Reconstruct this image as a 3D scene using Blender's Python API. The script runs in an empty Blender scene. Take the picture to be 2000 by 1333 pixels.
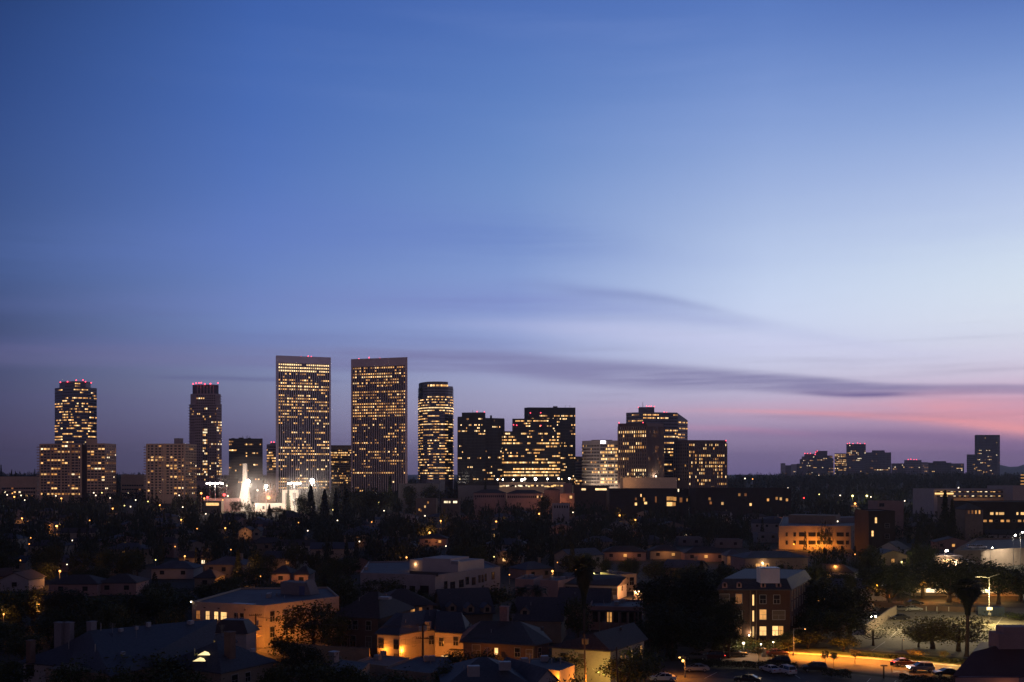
import bpy, bmesh, math, random
from mathutils import Vector, Matrix
R = math.radians
random.seed(7)
scn = bpy.context.scene
COL = scn.collection

# ------------------------------------------------------------------ camera
CAM_H = 37.0          # metres above the street: a high window or roof terrace
F = 2000.0            # focal length in photo pixels (2000 wide)
HOR = 927.0           # photo row of the horizon
cam_data = bpy.data.cameras.new("camera")
cam_data.sensor_width = 36.0
cam_data.lens = 36.0
cam_data.shift_y = (HOR - 666.5) / 2000.0
cam_data.clip_start = 1.0
cam_data.clip_end = 60000.0
cam = bpy.data.objects.new("camera", cam_data)
cam.location = (0, 0, CAM_H)
cam.rotation_euler = (R(90), 0, 0)
COL.objects.link(cam)
scn.camera = cam

# ------------------------------------------------------------------ exposure
scn.view_settings.view_transform = 'Standard'
scn.view_settings.look = 'None'
scn.view_settings.gamma = 1.0
scn.view_settings.exposure = 0.0
scn.cycles.max_bounces = 4
scn.cycles.diffuse_bounces = 2
scn.cycles.glossy_bounces = 2
scn.cycles.transmission_bounces = 2
scn.cycles.volume_bounces = 0
scn.cycles.caustics_reflective = False
scn.cycles.caustics_refractive = False
scn.cycles.sample_clamp_indirect = 2.0

def lin(c):
    """8-bit sRGB triple -> linear RGBA"""
    o = []
    for v in c[:3]:
        v = v / 255.0
        o.append(v / 12.92 if v <= 0.04045 else ((v + 0.055) / 1.055) ** 2.4)
    return (o[0], o[1], o[2], 1.0)

# ------------------------------------------------------------------ node maths with python operators
class X:
    nt = None
    def __init__(s, sock): s.s = sock
    @staticmethod
    def put(n, i, v):
        if isinstance(v, X): X.nt.links.new(v.s, n.inputs[i])
        else: n.inputs[i].default_value = v
    @staticmethod
    def op(name, *a, clamp=False):
        n = X.nt.nodes.new('ShaderNodeMath'); n.operation = name; n.use_clamp = clamp
        for i, v in enumerate(a): X.put(n, i, v)
        return X(n.outputs[0])
    def __add__(s, o): return X.op('ADD', s, o)
    __radd__ = __add__
    def __sub__(s, o): return X.op('SUBTRACT', s, o)
    def __rsub__(s, o): return X.op('SUBTRACT', o, s)
    def __mul__(s, o): return X.op('MULTIPLY', s, o)
    __rmul__ = __mul__
    def __truediv__(s, o): return X.op('DIVIDE', s, o)
    def __neg__(s): return X.op('MULTIPLY', s, -1.0)
def smooth(x, a, b):
    n = X.nt.nodes.new('ShaderNodeMapRange'); n.interpolation_type = 'SMOOTHSTEP'
    X.put(n, 0, x); n.inputs[1].default_value = a; n.inputs[2].default_value = b
    return X(n.outputs[0])
def gauss(x, w):
    """exp(-(x/w)^2)"""
    q = x / w
    return X.op('EXPONENT', -(q * q))
def curve(x, pts, x0, x1, y0, y1):
    """float curve through (x, y) points given in real units"""
    n = X.nt.nodes.new('ShaderNodeFloatCurve')
    c = n.mapping.curves[0]
    P = [((a - x0) / (x1 - x0), (b - y0) / (y1 - y0)) for a, b in pts]
    c.points[0].location = P[0]; c.points[1].location = P[-1]
    for p in P[1:-1]: c.points.new(*p)
    n.mapping.update()
    X.put(n, 'Value', (x - x0) / (x1 - x0))
    for p in c.points: p.handle_type = 'AUTO_CLAMPED'
    n.mapping.update()
    return X(n.outputs[0]) * (y1 - y0) + y0
def ramp(x, stops, interp='B_SPLINE'):
    n = X.nt.nodes.new('ShaderNodeValToRGB'); cr = n.color_ramp; cr.interpolation = interp
    while len(cr.elements) < len(stops): cr.elements.new(0.5)
    for e, (p, c) in zip(cr.elements, sorted(stops)): e.position = p; e.color = c
    X.put(n, 0, x)
    return X(n.outputs[0])
def mixc(f, a, b):
    n = X.nt.nodes.new('ShaderNodeMix'); n.data_type = 'RGBA'
    X.put(n, 0, f); 
    for i, v in ((6, a), (7, b)): X.put(n, i, v)
    return X(n.outputs[2])
def noise(vec, scale, detail=3, rough=0.5):
    n = X.nt.nodes.new('ShaderNodeTexNoise')
    X.nt.links.new(vec.s, n.inputs['Vector'])
    n.inputs['Scale'].default_value = scale; n.inputs['Detail'].default_value = detail
    n.inputs['Roughness'].default_value = rough
    return X(n.outputs['Fac'])
def combine(a, b, c):
    n = X.nt.nodes.new('ShaderNodeCombineXYZ')
    for i, v in enumerate((a, b, c)): X.put(n, i, v)
    return X(n.outputs[0])

# ------------------------------------------------------------------ world: the sky after sunset, by azimuth and elevation
world = bpy.data.worlds.new("World"); scn.world = world
world.use_nodes = True
nt = world.node_tree; nt.nodes.clear(); X.nt = nt
tc = nt.nodes.new('ShaderNodeTexCoord'); sep = nt.nodes.new('ShaderNodeSeparateXYZ')
nt.links.new(tc.outputs['Generated'], sep.inputs[0])
dx, dy, dz = (X(sep.outputs[i]) for i in range(3))
hyp = X.op('SQRT', dx * dx + dy * dy) + 1e-5
az = X.op('ARCTAN2', dx, dy)                       # 0 ahead, + to the right (west)
el = dz / hyp                                       # tangent of the elevation
T = X.op('MULTIPLY', el, 2.0, clamp=True)           # 0 .. 0.5 -> 0 .. 1
EL = (0.0, .03, .06, .09, .13, .18, .24, .32, .40, .46)
SKY = [  # columns at azimuth -26.6, -14, 0, 14, 26.6 degrees, from the horizon up
 [(72,64,98),(78,74,114),(82,86,134),(80,90,140),(74,90,142),(72,98,156),(64,94,158),(50,82,150),(42,72,134),(34,60,112)],
 [(90,86,130),(100,100,152),(116,122,180),(122,134,190),(118,144,208),(112,142,210),(94,128,202),(76,114,192),(66,106,184),(58,96,174)],
 [(110,100,146),(140,132,178),(164,160,204),(166,172,218),(154,172,222),(140,166,222),(124,160,220),(102,144,212),(86,128,202),(74,114,192)],
 [(112,98,150),(146,124,170),(190,170,212),(204,200,236),(208,216,244),(198,214,242),(176,200,238),(138,170,224),(106,142,208),(84,122,194)],
 [(106,94,138),(150,116,158),(202,158,194),(216,204,230),(222,226,245),(216,228,246),(196,214,243),(144,176,225),(104,140,208),(78,112,184)],
]
FIX = [[(.93,.91,.85)]*4 + [(.88,.88,.86)]*2 + [(.96,.93,.92)]*2 + [(.93,.93,.94)]*2,
 [(1.03,.99,.88)]*4 + [(.97,.94,.92)]*2 + [(.98,.96,.95)]*2 + [(1,.97,.96)]*2,
 [(1,.99,.94)]*4 + [(.97,.96,.965)]*2 + [(1,.95,.94)]*4,
 [(.98,.99,.95)]*4 + [(1,1,1)]*2 + [(.98,.955,.965)]*4,
 [(.99,1,.985)]*6 + [(.95,.94,.97)]*2 + [(.89,.895,.93)]*2]
SKY = [[tuple(v*f for v, f in zip(c, k)) for c, k in zip(cc, kk)] for cc, kk in zip(SKY, FIX)]
AZC = [R(-26.6), R(-14), 0.0, R(14), R(26.6)]
cols = [ramp(T, [(e * 2, lin(c)) for e, c in zip(EL, cc)]) for cc in SKY]
sky = cols[0]
for i in range(1, 5):
    n = nt.nodes.new('ShaderNodeMapRange'); X.put(n, 0, az)
    n.inputs[1].default_value = AZC[i-1]; n.inputs[2].default_value = AZC[i]
    sky = mixc(X(n.outputs[0]), sky, cols[i])
# streaks of thin cloud: long, nearly level, bending down to the right
PXA = lambda px: math.atan((px - 1000) / 2000)
def pv(px, py): return ((HOR - py) / 2000.0) * math.cos(PXA(px))
warp = noise(combine(az * 2.0, el * 9.0, 0.3), 1.6, 4) - 0.5
el2 = el + warp * 0.009
def band(pts, widths, alphas, col, base, seed, flat=False):
    global sky
    A = lambda p: PXA(p)
    c = curve(az, [(A(px), pv(px, py)) for px, py in pts], -0.9, 0.9, 0, 0.5)
    w = curve(az, [(A(px), v / 2000) for px, v in widths], -0.9, 0.9, 0, 0.06)
    a = curve(az, [(A(px), v) for px, v in alphas], -0.9, 0.9, 0, 1)
    g = gauss(el2 - c, w)
    if flat: q = (el2 - c) / w; q = q * q; g = X.op('EXPONENT', -(q * q))
    st = noise(combine(az * 3.0, el2 * 60.0, seed), 2.0, 4, 0.6)
    f = X.op('MULTIPLY', g * a, smooth(st, 0.2, 0.62) * 0.5 + 0.5, clamp=True)
    f = X.op('MINIMUM', f, 1.0)
    sky = mixc(f, base, col) if base is not None else mixc(f, sky, col)
# the long mauve bar above the skyline
band([(-800,700),(0,694),(560,698),(850,702),(1200,728),(1500,746),(1750,760),(2000,762),(2700,765)],
     [(-800,20),(0,20),(560,22),(850,24),(1200,25),(1500,19),(1750,12),(2000,9),(2700,9)],
     [(-800,.3),(0,.32),(300,.42),(560,.5),(850,.66),(1200,.72),(1500,.8),(1700,.82),(1850,.7),(2000,.6),(2700,.3)],
     lin((118,114,162)), None, 1.0, True)
band([(-800,734),(200,734),(500,740),(800,746),(2700,780)],
     [(-800,4),(300,4),(500,4.5),(700,4),(2700,4)],
     [(-800,0),(250,.05),(350,.35),(500,.4),(640,.2),(760,0),(2700,0)],
     lin((84,84,136)), None, 2.0)
# soft periwinkle veils above it
band([(-800,520),(300,480),(700,450),(1100,470),(1500,520),(2700,640)],
     [(-800,50),(300,60),(700,60),(1100,45),(1500,30),(2700,20)],
     [(-800,.1),(300,.25),(700,.42),(1000,.4),(1200,.2),(1400,.03),(2000,0),(2700,0)],
     lin((96,122,196)), None, 3.0)
band([(-800,596),(300,590),(700,588),(1000,592),(1250,606),(1500,640),(1800,690),(2700,800)],
     [(-800,20),(300,24),(700,30),(1000,30),(1250,22),(1500,14),(1800,10),(2700,10)],
     [(-800,.05),(300,.16),(700,.28),(1000,.42),(1250,.36),(1450,.22),(1650,.08),(2000,0),(2700,0)],
     lin((118,128,196)), None, 4.0)
band([(-800,560),(1000,556),(1150,570),(1250,580),(1350,596),(1500,628),(2700,800)],
     [(-800,8),(1000,12),(1150,13),(1250,12),(1350,9),(1500,8),(2700,4)],
     [(-800,0),(850,0),(1050,.15),(1180,.34),(1280,.36),(1360,.25),(1480,.08),(1700,0),(2700,0)],
     lin((104,112,178)), None, 6.0)
band([(-800,664),(300,668),(700,664),(1000,672),(1300,690),(2700,800)],
     [(-800,12),(300,14),(700,14),(1000,12),(1300,8),(2700,10)],
     [(-800,.08),(300,.2),(700,.28),(900,.26),(1050,.14),(1300,0),(2700,0)],
     lin((104,108,168)), None, 5.0)
# long pale wisps fanning out to the right
band([(-800,640),(800,632),(1200,650),(1500,672),(1800,690),(2700,720)],
     [(-800,10),(800,12),(1200,22),(1500,26),(2000,14),(2700,10)],
     [(-800,0),(700,.02),(1000,.2),(1300,.42),(1600,.35),(2000,.1),(2700,0)],
     lin((206,206,240)), None, 9.0)
# salmon afterglow low on the right, in broken streaks
band([(-800,800),(1200,800),(1500,800),(1700,795),(1850,800),(2000,812),(2700,830)],
     [(-800,10),(1200,16),(1500,20),(1700,22),(1850,26),(2000,30),(2700,46)],
     [(-800,0),(1000,0),(1200,.12),(1450,.22),(1650,.32),(1800,.7),(1900,.9),(2000,.9),(2700,1)],
     lin((230,160,176)), None, 13.0)
band([(-800,790),(1300,800),(1550,805),(1700,812),(1850,822),(2000,838),(2700,880)],
     [(-800,3),(1300,4),(1550,5),(1700,7),(1850,9),(2000,11),(2700,14)],
     [(-800,0),(1200,0),(1400,.3),(1600,.55),(1750,.8),(1850,.95),(2000,1),(2700,1)],
     lin((238,160,170)), None, 14.0)
band([(-800,820),(1200,828),(1400,836),(1550,846),(1700,856),(2700,900)],
     [(-800,4),(1200,5),(1400,7),(1550,6),(1700,5),(2700,5)],
     [(-800,0),(1150,0),(1280,.3),(1420,.55),(1560,.35),(1700,0),(2700,0)],
     lin((196,144,178)), None, 21.0)
band([(-800,850),(1300,850),(1700,852),(1850,858),(2000,872),(2700,900)],
     [(-800,8),(1300,10),(1700,12),(1850,12),(2000,12),(2700,12)],
     [(-800,0),(1200,.1),(1500,.4),(1700,.55),(1850,.6),(2000,.5),(2700,.3)],
     lin((126,104,152)), None, 23.0)
band([(-800,770),(1400,762),(1560,766),(1660,770),(1760,770),(1900,782),(2700,790)],
     [(-800,4),(1400,4),(1560,5),(1660,6),(1760,5),(1900,4),(2700,4)],
     [(-800,0),(1450,.05),(1580,.6),(1680,.85),(1760,.4),(1880,.05),(2700,0)],
     lin((104,94,148)), None, 17.0)
# faint high streaks
hi = noise(combine(az * 1.6 + el * 2.2, el * 14.0, 2.0), 1.5, 5, 0.55)
sky = mixc(smooth(hi, 0.45, 0.8) * smooth(el, 0.05, 0.2) * smooth(az, -0.5, 0.4) * 0.16, sky, lin((150,170,225)))
lo = noise(combine(az * 2.0, el * 40.0, 7.0), 2.0, 4, 0.55)
sky = mixc(smooth(lo, 0.5, 0.8) * (1.0 - smooth(el, 0.08, 0.2)) * 0.22, sky, lin((92,84,136)))
# night blue higher up; the eastern horizon behind the camera is brightened to light facades
up = smooth(el, 0.45, 0.95)
eastern = ramp(X.op('MULTIPLY', el, 0.8, clamp=True), [(0, lin((92,86,112))), (.07, lin((150,126,142))), (.2, lin((120,104,130))), (.42, lin((46,52,86))), (.75, lin((15,24,50)))])
back = smooth(X.op('ABSOLUTE', az), R(45), R(120))
sky = mixc(back, sky, eastern)
sky = mixc(up, sky, lin((15,25,52)))
below = smooth(el, -0.02, 0.0)
sky = mixc(below, (0.004, 0.004, 0.007, 1), sky)
# a Nishita dusk sky (sun just under the horizon to the right) adds its own faint light
nis = nt.nodes.new('ShaderNodeTexSky'); nis.sky_type = 'NISHITA'; nis.sun_disc = False
nis.sun_elevation = R(-1.5); nis.sun_rotation = R(48)
nm = nt.nodes.new('ShaderNodeMix'); nm.data_type = 'RGBA'; nm.blend_type = 'ADD'
nm.inputs[0].default_value = 0.02
nt.links.new(sky.s, nm.inputs[6]); nt.links.new(nis.outputs[0], nm.inputs[7])
bg = nt.nodes.new('ShaderNodeBackground'); out = nt.nodes.new('ShaderNodeOutputWorld')
nt.links.new(nm.outputs[2], bg.inputs[0]); bg.inputs[1].default_value = 1.0
nt.links.new(bg.outputs[0], out.inputs[0])
# ------------------------------------------------------------------ geometry helpers
def Z(py, d): return CAM_H + (HOR - py) / F * d          # height of a photo row at depth d
def XD(px, d): return (px - 1000.0) / F * d              # world x of a photo column at depth d
def P(px, py, d): return Vector((XD(px, d), d, Z(py, d)))
def at(px, py, h=0.0):
    """the point at height h seen at a photo position (rows below the horizon)"""
    d = (CAM_H - h) * F / (py - HOR)
    return Vector((XD(px, d), d, h))
def sstep(x): x = max(0.0, min(1.0, x)); return x * x * (3 - 2 * x)
def gz(x, y):
    """height of the ground: flat town, then a long low rise under the towers"""
    w = math.sin(x * .0021 + 1.3) * math.cos(y * .0017) + .5 * math.sin(x * .0057 + y * .0031)
    side = 0.55 + 0.45 * sstep((abs(x + 60) - 250) / 500)
    return sstep((y - 850) / 1000) * (22 * side + 1.6 * w) + sstep((y - 2300) / 1500) * 6.5

class MB:
    """collects faces, then links them as ONE mesh object"""
    def __init__(s): s.v = []; s.f = []; s.m = []
    def face(s, pts, m=0):
        n = len(s.v); s.v += [tuple(p) for p in pts]; s.f.append(tuple(range(n, n + len(pts)))); s.m.append(m)
    def hull8(s, c, m=0):
        n = len(s.v); s.v += [tuple(p) for p in c]
        for q in ((0,3,2,1),(4,5,6,7),(0,1,5,4),(1,2,6,5),(2,3,7,6),(3,0,4,7)):
            s.f.append(tuple(n + i for i in q)); s.m.append(m)
    def box(s, c, size, rz=0.0, m=0):
        c = Vector(c); a, b, h = size[0]/2, size[1]/2, size[2]/2
        cs, sn = math.cos(rz), math.sin(rz)
        P8 = []
        for z in (-h, h):
            for x, y in ((-a,-b),(a,-b),(a,b),(-a,b)):
                P8.append((c.x + x*cs - y*sn, c.y + x*sn + y*cs, c.z + z))
        s.hull8(P8, m)
    def slab(s, A, B, z0, z1, t0, t1, n, m=0):
        """box over the line A-B (xy), from t0 to t1 along the outward normal n"""
        A = Vector((A[0], A[1])); B = Vector((B[0], B[1])); n = Vector((n[0], n[1]))
        q = [A + n*t0, B + n*t0, B + n*t1, A + n*t1]
        if (q[1]-q[0]).x*(q[2]-q[1]).y - (q[1]-q[0]).y*(q[2]-q[1]).x < 0: q = [q[0], q[3], q[2], q[1]]
        s.hull8([(p.x, p.y, z0) for p in q] + [(p.x, p.y, z1) for p in q], m)
    def prism(s, poly, z0, z1, m=0, mt=None):
        n = len(poly); poly = [Vector((p[0], p[1])) for p in poly]
        ar = sum(poly[i].x*poly[(i+1)%n].y - poly[(i+1)%n].x*poly[i].y for i in range(n))
        if ar < 0: poly = poly[::-1]
        for i in range(n):
            a, b = poly[i], poly[(i+1) % n]
            s.face([(a.x,a.y,z0),(b.x,b.y,z0),(b.x,b.y,z1),(a.x,a.y,z1)], m)
        s.face([(p.x,p.y,z1) for p in poly], m if mt is None else mt)
        s.face([(p.x,p.y,z0) for p in reversed(poly)], m)
    def tube(s, pts, rad, n=8, m=0, cap=True):
        pts = [Vector(p) for p in pts]; k0 = len(s.v)
        if not hasattr(rad, '__len__'): rad = [rad] * len(pts)
        for i, p in enumerate(pts):
            d = (pts[min(i+1, len(pts)-1)] - pts[max(i-1, 0)]).normalized()
            u = d.cross(Vector((0.013, 0.9, 0.43))).normalized(); w = d.cross(u)
            for j in range(n):
                a = 2*math.pi*j/n
                s.v.append(tuple(p + (u*math.cos(a) + w*math.sin(a))*rad[i]))
        for i in range(len(pts)-1):
            for j in range(n):
                a, b = k0+i*n+j, k0+i*n+(j+1) % n
                s.f.append((a, b, b+n, a+n)); s.m.append(m)
        if cap:
            s.f.append(tuple(k0+j for j in range(n))[::-1]); s.m.append(m)
            s.f.append(tuple(k0+(len(pts)-1)*n+j for j in range(n))); s.m.append(m)
    def ball(s, c, r, m=0, nu=10, nv=6, sq=(1,1,1)):
        c = Vector(c); k = len(s.v)
        for i in range(nv+1):
            t = math.pi*i/nv
            for j in range(nu):
                a = 2*math.pi*j/nu
                s.v.append((c.x+r*sq[0]*math.sin(t)*math.cos(a), c.y+r*sq[1]*math.sin(t)*math.sin(a), c.z+r*sq[2]*math.cos(t)))
        for i in range(nv):
            for j in range(nu):
                a, b = k+i*nu+j, k+i*nu+(j+1) % nu
                s.f.append((a, a+nu, b+nu, b)); s.m.append(m)
    def build(s, name, mats, parent=None, smooth=False):
        if not isinstance(mats, (list, tuple)): mats = [mats]
        o0 = origin_of(parent)
        me = bpy.data.meshes.new(name)
        me.from_pydata([(a-o0[0], b-o0[1], c-o0[2]) for a, b, c in s.v], [], s.f)
        for m in mats: me.materials.append(m)
        if len(mats) > 1: me.polygons.foreach_set('material_index', s.m)
        if smooth: me.polygons.foreach_set('use_smooth', [True]*len(s.f))
        me.update()
        ob = bpy.data.objects.new(name, me); COL.objects.link(ob)
        if parent: ob.parent = parent
        return ob
def origin_of(o):
    v = Vector((0, 0, 0))
    while o is not None: v = v + Vector(o.location); o = o.parent
    return v
def tag(o, label=None, cat=None, group=None, kind=None):
    if label: o['label'] = label
    if cat: o['category'] = cat
    if group: o['group'] = group
    if kind: o['kind'] = kind
    return o
def thing(name, label, cat, loc, group=None, rz=0.0):
    o = bpy.data.objects.new(name, None); COL.objects.link(o)
    o.location = loc; o.rotation_euler = (0, 0, rz); o.empty_display_size = 1
    return tag(o, label, cat, group)
def dup_tree(o, parent=None):
    c = o.copy(); COL.objects.link(c); c.parent = parent
    for ch in o.children: dup_tree(ch, c)
    return c

# ------------------------------------------------------------------ materials
def principled(name):
    m = bpy.data.materials.new(name); m.use_nodes = True
    return m, m.node_tree, m.node_tree.nodes['Principled BSDF']
MC = {}
def mat(name, col, rough=0.8, var=0.25, scale=0.6, metal=0.0, spec=0.3, bump=0.0, stretch=(1,1,1), fine=True):
    """procedural paint / stucco / asphalt / leaf: base colour (linear 3-tuple) mottled by two noises"""
    if name in MC: return MC[name]
    m, t, b = principled(name); X.nt = t
    tcn = t.nodes.new('ShaderNodeTexCoord'); mp = t.nodes.new('ShaderNodeMapping')
    t.links.new(tcn.outputs['Object'], mp.inputs[0]); mp.inputs['Scale'].default_value = stretch
    v = X(mp.outputs[0])
    n1 = noise(v, scale, 4, 0.6)
    f = n1
    if fine: f = n1 * 0.6 + noise(v, scale * 9, 3, 0.6) * 0.4
    lo = tuple(c * (1 - var) for c in col[:3]) + (1,); hi = tuple(min(1, c * (1 + var)) for c in col[:3]) + (1,)
    c = mixc(smooth(f, 0.3, 0.7), lo, hi)
    t.links.new(c.s, b.inputs['Base Color'])
    b.inputs['Roughness'].default_value = rough; b.inputs['Metallic'].default_value = metal
    b.inputs['Specular IOR Level'].default_value = spec
    if bump:
        bn = t.nodes.new('ShaderNodeBump'); bn.inputs['Strength'].default_value = bump; bn.inputs['Distance'].default_value = 0.05
        t.links.new(n1.s if not fine else f.s, bn.inputs['Height']); t.links.new(bn.outputs[0], b.inputs['Normal'])
    MC[name] = m; return m
def emi(name, col, strength, var=0.0, sample=False, scale=0.9):
    """something that gives off light; var: how much panes differ among themselves"""
    if name in MC: return MC[name]
    m, t, b = principled(name); X.nt = t
    b.inputs['Base Color'].default_value = (0.05, 0.05, 0.05, 1); b.inputs['Roughness'].default_value = 0.4
    b.inputs['Emission Color'].default_value = tuple(col[:3]) + (1,)
    if var:
        oi = t.nodes.new('ShaderNodeObjectInfo'); ge = t.nodes.new('ShaderNodeNewGeometry')
        tcn = t.nodes.new('ShaderNodeTexCoord')
        r = X.op('FRACT', X(oi.outputs['Random']) * 7.31 + X(ge.outputs['Random Per Island']) * 3.7)
        n = noise(X(tcn.outputs['Object']), scale, 2, 0.5)
        s = (1.0 - var + r * (2 * var)) * (0.55 + n * 0.9) * strength
        X.nt.links.new(s.s, b.inputs['Emission Strength'])
    else: b.inputs['Emission Strength'].default_value = strength
    m.cycles.emission_sampling = 'AUTO' if sample else 'NONE'
    MC[name] = m; return m
def glass(name, col=(0.02, 0.022, 0.03), rough=0.12):
    if name in MC: return MC[name]
    m, t, b = principled(name); X.nt = t
    b.inputs['Base Color'].default_value = tuple(col) + (1,); b.inputs['Roughness'].default_value = rough
    b.inputs['Specular IOR Level'].default_value = 0.5
    MC[name] = m; return m

WARM = [emi('office light amber', (1.0, .46, .13), 0.85, .6), emi('office light yellow', (1.0, .54, .18), 1.25, .6),
        emi('office light pale', (1.0, .66, .31), 1.8, .5), emi('office light dim', (.8, .36, .12), 0.28, .6)]
HOME = [emi('home light amber', (1.0, .45, .12), .62, .5), emi('home light yellow', (1.0, .56, .20), 1.15, .45), emi('home light dim', (.9, .32, .08), .22, .5),
        emi('home light white', (1.0, .78, .48), 1.6, .4)]
RED = emi('red beacon', (1.0, .05, .09), 6.0)
GLASS = glass('dark office glass')
BLACK = mat('black metal', (.02,.02,.022), .5, .2)

# ------------------------------------------------------------------ towers
_pane_mesh = {}
def pane_mesh(w, h, m, name):
    k = (round(w, 1), round(h, 1), m.name)
    if k not in _pane_mesh:
        b = MB(); b.box((0, 0, 0), (w, .12, h)); me_o = b.build(name, m); me = me_o.data; bpy.data.objects.remove(me_o)
        _pane_mesh[k] = me
    return _pane_mesh[k]
class Tower:
    def __init__(s, name, label, cat, D, seed, group=None, px=None):
        s.D = D; s.rng = random.Random(seed)
        x = XD(px, D) if px else 0
        s.g = gz(x, D)
        s.root = thing(name, label, cat, (x, D, s.g), group)
        s.win = []; s.red = []; s.body = MB(); s.trim = MB(); s.glassrest = None
    def pt(s, px, dd=0): d = s.D + dd; return Vector((XD(px, d), d))
    def z(s, py): return Z(py, s.D)
    def block(s, corners, top, bot=None, m=0, mt=None):
        """corners: (px, depth offset); top/bottom are photo rows at depth D"""
        poly = [s.pt(*c) for c in corners]
        s.body.prism(poly, s.g - 2 if bot is None else s.z(bot), s.z(top), m, mt)
        return poly
    def facade(s, A, B, top, bot, rows, cols, base=.25, hot={}, wf=.8, hf=.55, lights=WARM, wts=(6,5,1.5,4), fin=None, band=None, off=.08, skipc=(), persist=.55, margin=0.0, spread=(.2,.5,1,1.6,2.6), tm=0):
        A = Vector(A[:2]); B = Vector(B[:2]); z1 = s.z(top); z0 = s.z(bot) if bot else s.g + 4
        L = (B - A).length; u = (B - A) / L; n = Vector((u.y, -u.x))
        if n.dot((A + B) / 2) > 0: n = -n
        A = A + u * margin; B = B - u * margin; L = (B - A).length
        cw = L / cols; rh = (z1 - z0) / rows; r = s.rng
        for i in range(rows):
            zc = z1 - (i + .5) * rh
            p = hot[i] if i in hot else min(.95, base * r.choice(spread))
            on = r.random() < p
            for j in range(cols):
                if r.random() > (persist if i not in hot else persist * .6): on = r.random() < p
                if j in skipc: continue
                c = A + u * ((j + .5) * cw) + n * off
                lm = r.choices(lights, wts)[0] if on else None
                if on and i in hot and hot[i] > .75: lm = lights[2] if hot[i] > .95 else r.choices(lights, (1, 5, 5, .3))[0]
                s.win.append((c.x, c.y, zc, cw * wf, rh * hf, math.atan2(u.y, u.x), lm))
        if fin:
            fw, fd = fin
            for j in range(cols + 1):
                c = A + u * (j * cw)
                s.trim.slab(c - u * fw / 2, c + u * fw / 2, z0, z1, 0.01, fd, n, tm)
        if band:
            bh, bd = band
            for i in range(rows + 1):
                zz = z1 - i * rh
                s.trim.slab(A, B, zz - bh / 2, zz + bh / 2, 0.01, bd, n, tm)
    def balconies(s, A, B, top, bot, rows, depth=1.6, h=1.0, tm=0):
        A = Vector(A[:2]); B = Vector(B[:2]); z1 = s.z(top); z0 = s.z(bot) if bot else s.g + 4
        u = (B - A).normalized(); n = Vector((u.y, -u.x))
        if n.dot((A + B) / 2) > 0: n = -n
        rh = (z1 - z0) / rows
        for i in range(rows):
            zz = z1 - (i + 1) * rh
            s.trim.slab(A, B, zz, zz + h, 0.02, depth, n, tm)
    def beacon(s, px, py, dd=0, size=.9):
        s.red.append((px, py, dd, size))
    def done(s, body_mats, trim_mats=None, glassm=GLASS, cap=100, body='wall', trim='facade_trim'):
        s.body.build(body, body_mats, s.root)
        if s.trim.f: s.trim.build(trim, trim_mats or body_mats, s.root)
        lit = [w for w in s.win if w[6]]; dark = [w for w in s.win if not w[6]]
        lit.sort(key=lambda w: -w[3] * w[4] * (1 + (w[2] > s.z(955))))
        seen = [w for w in lit if w[2] > s.z(960)]; hid = [w for w in lit if w[2] <= s.z(960)]
        s.rng.shuffle(seen)
        seen.sort(key=lambda w: -round(w[3] * w[4]))
        order = seen + hid + dark
        ind, rest = order[:cap], order[cap:]
        if len(order) == cap + 1: ind, rest = order, []
        o0 = Vector(s.root.location)
        for (x, y, z, w, h, a, m) in ind:
            o = bpy.data.objects.new('window', pane_mesh(w, h, m or glassm, 'window'))
            o.location = (x - o0.x, y - o0.y, z - o0.z); o.rotation_euler = (0, 0, a); o.parent = s.root
            COL.objects.link(o)
        if rest:
            ml = [glassm] + sorted({w[6] for w in rest if w[6]}, key=lambda m: m.name)
            b = MB()
            for (x, y, z, w, h, a, m) in rest: b.box((x, y, z), (w, .12, h), a, ml.index(m) if m else 0)
            tag(b.build('window', ml, s.root), kind='stuff')
        for px, py, dd, size in s.red:
            b = MB(); p = P(px, py, s.D + dd)
            b.tube([p - Vector((0, 0, 2.2)), p], size * .25, 5, 1); b.ball(p, size, 0, 8, 5)
            b.build('beacon', [RED, BLACK], s.root)
        return s.root
# ------------------------------------------------------------------ the ground: one sheet to the horizon
def ground():
    ys = [30]
    while ys[-1] < 30000: ys.append(ys[-1] * 1.045 + 1)
    N = 70; v = []; f = []
    for y in ys:
        hw = y * 1.3 + 500
        for i in range(N + 1):
            x = -hw + 2 * hw * i / N; v.append((x, y, gz(x, y)))
    for j in range(len(ys) - 1):
        for i in range(N):
            a = j * (N + 1) + i; f.append((a, a + 1, a + N + 2, a + N + 1))
    b = MB(); b.v = v; b.f = f; b.m = [0] * len(f)
    b.build('ground', mat('dark planted ground', (.030,.028,.022), .95, .5, .03), None, True)['kind'] = 'structure'
ground()
def hills():
    b = MB(); D = 5600; n = 60; rows = []
    prof = lambda px: 927 - (27 + 9*math.sin(px*.021+.5) + 5*math.sin(px*.063)) * sstep((px-1880)/70) 
    for k, (dd, fr) in enumerate(((0,0),(350,.55),(700,.85),(1100,1.0),(1700,.6),(2400,0))):
        for i in range(n + 1):
            px = 1860 + i * 16; d = D + dd
            zt = Z(prof(px), D + 1100) ; z0 = 20
            b.v.append((XD(px, d), d, z0 + (zt - z0) * fr * (1 + .04*math.sin(i*1.7+k))))
    for k in range(5):
        for i in range(n): a = k*(n+1)+i; b.f.append((a, a+1, a+n+2, a+n+1)); b.m.append(0)
    b.build('hills', mat('far hills', (.05,.05,.055), .95, .3, .002), None, True)['kind'] = 'structure'
hills()
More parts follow.
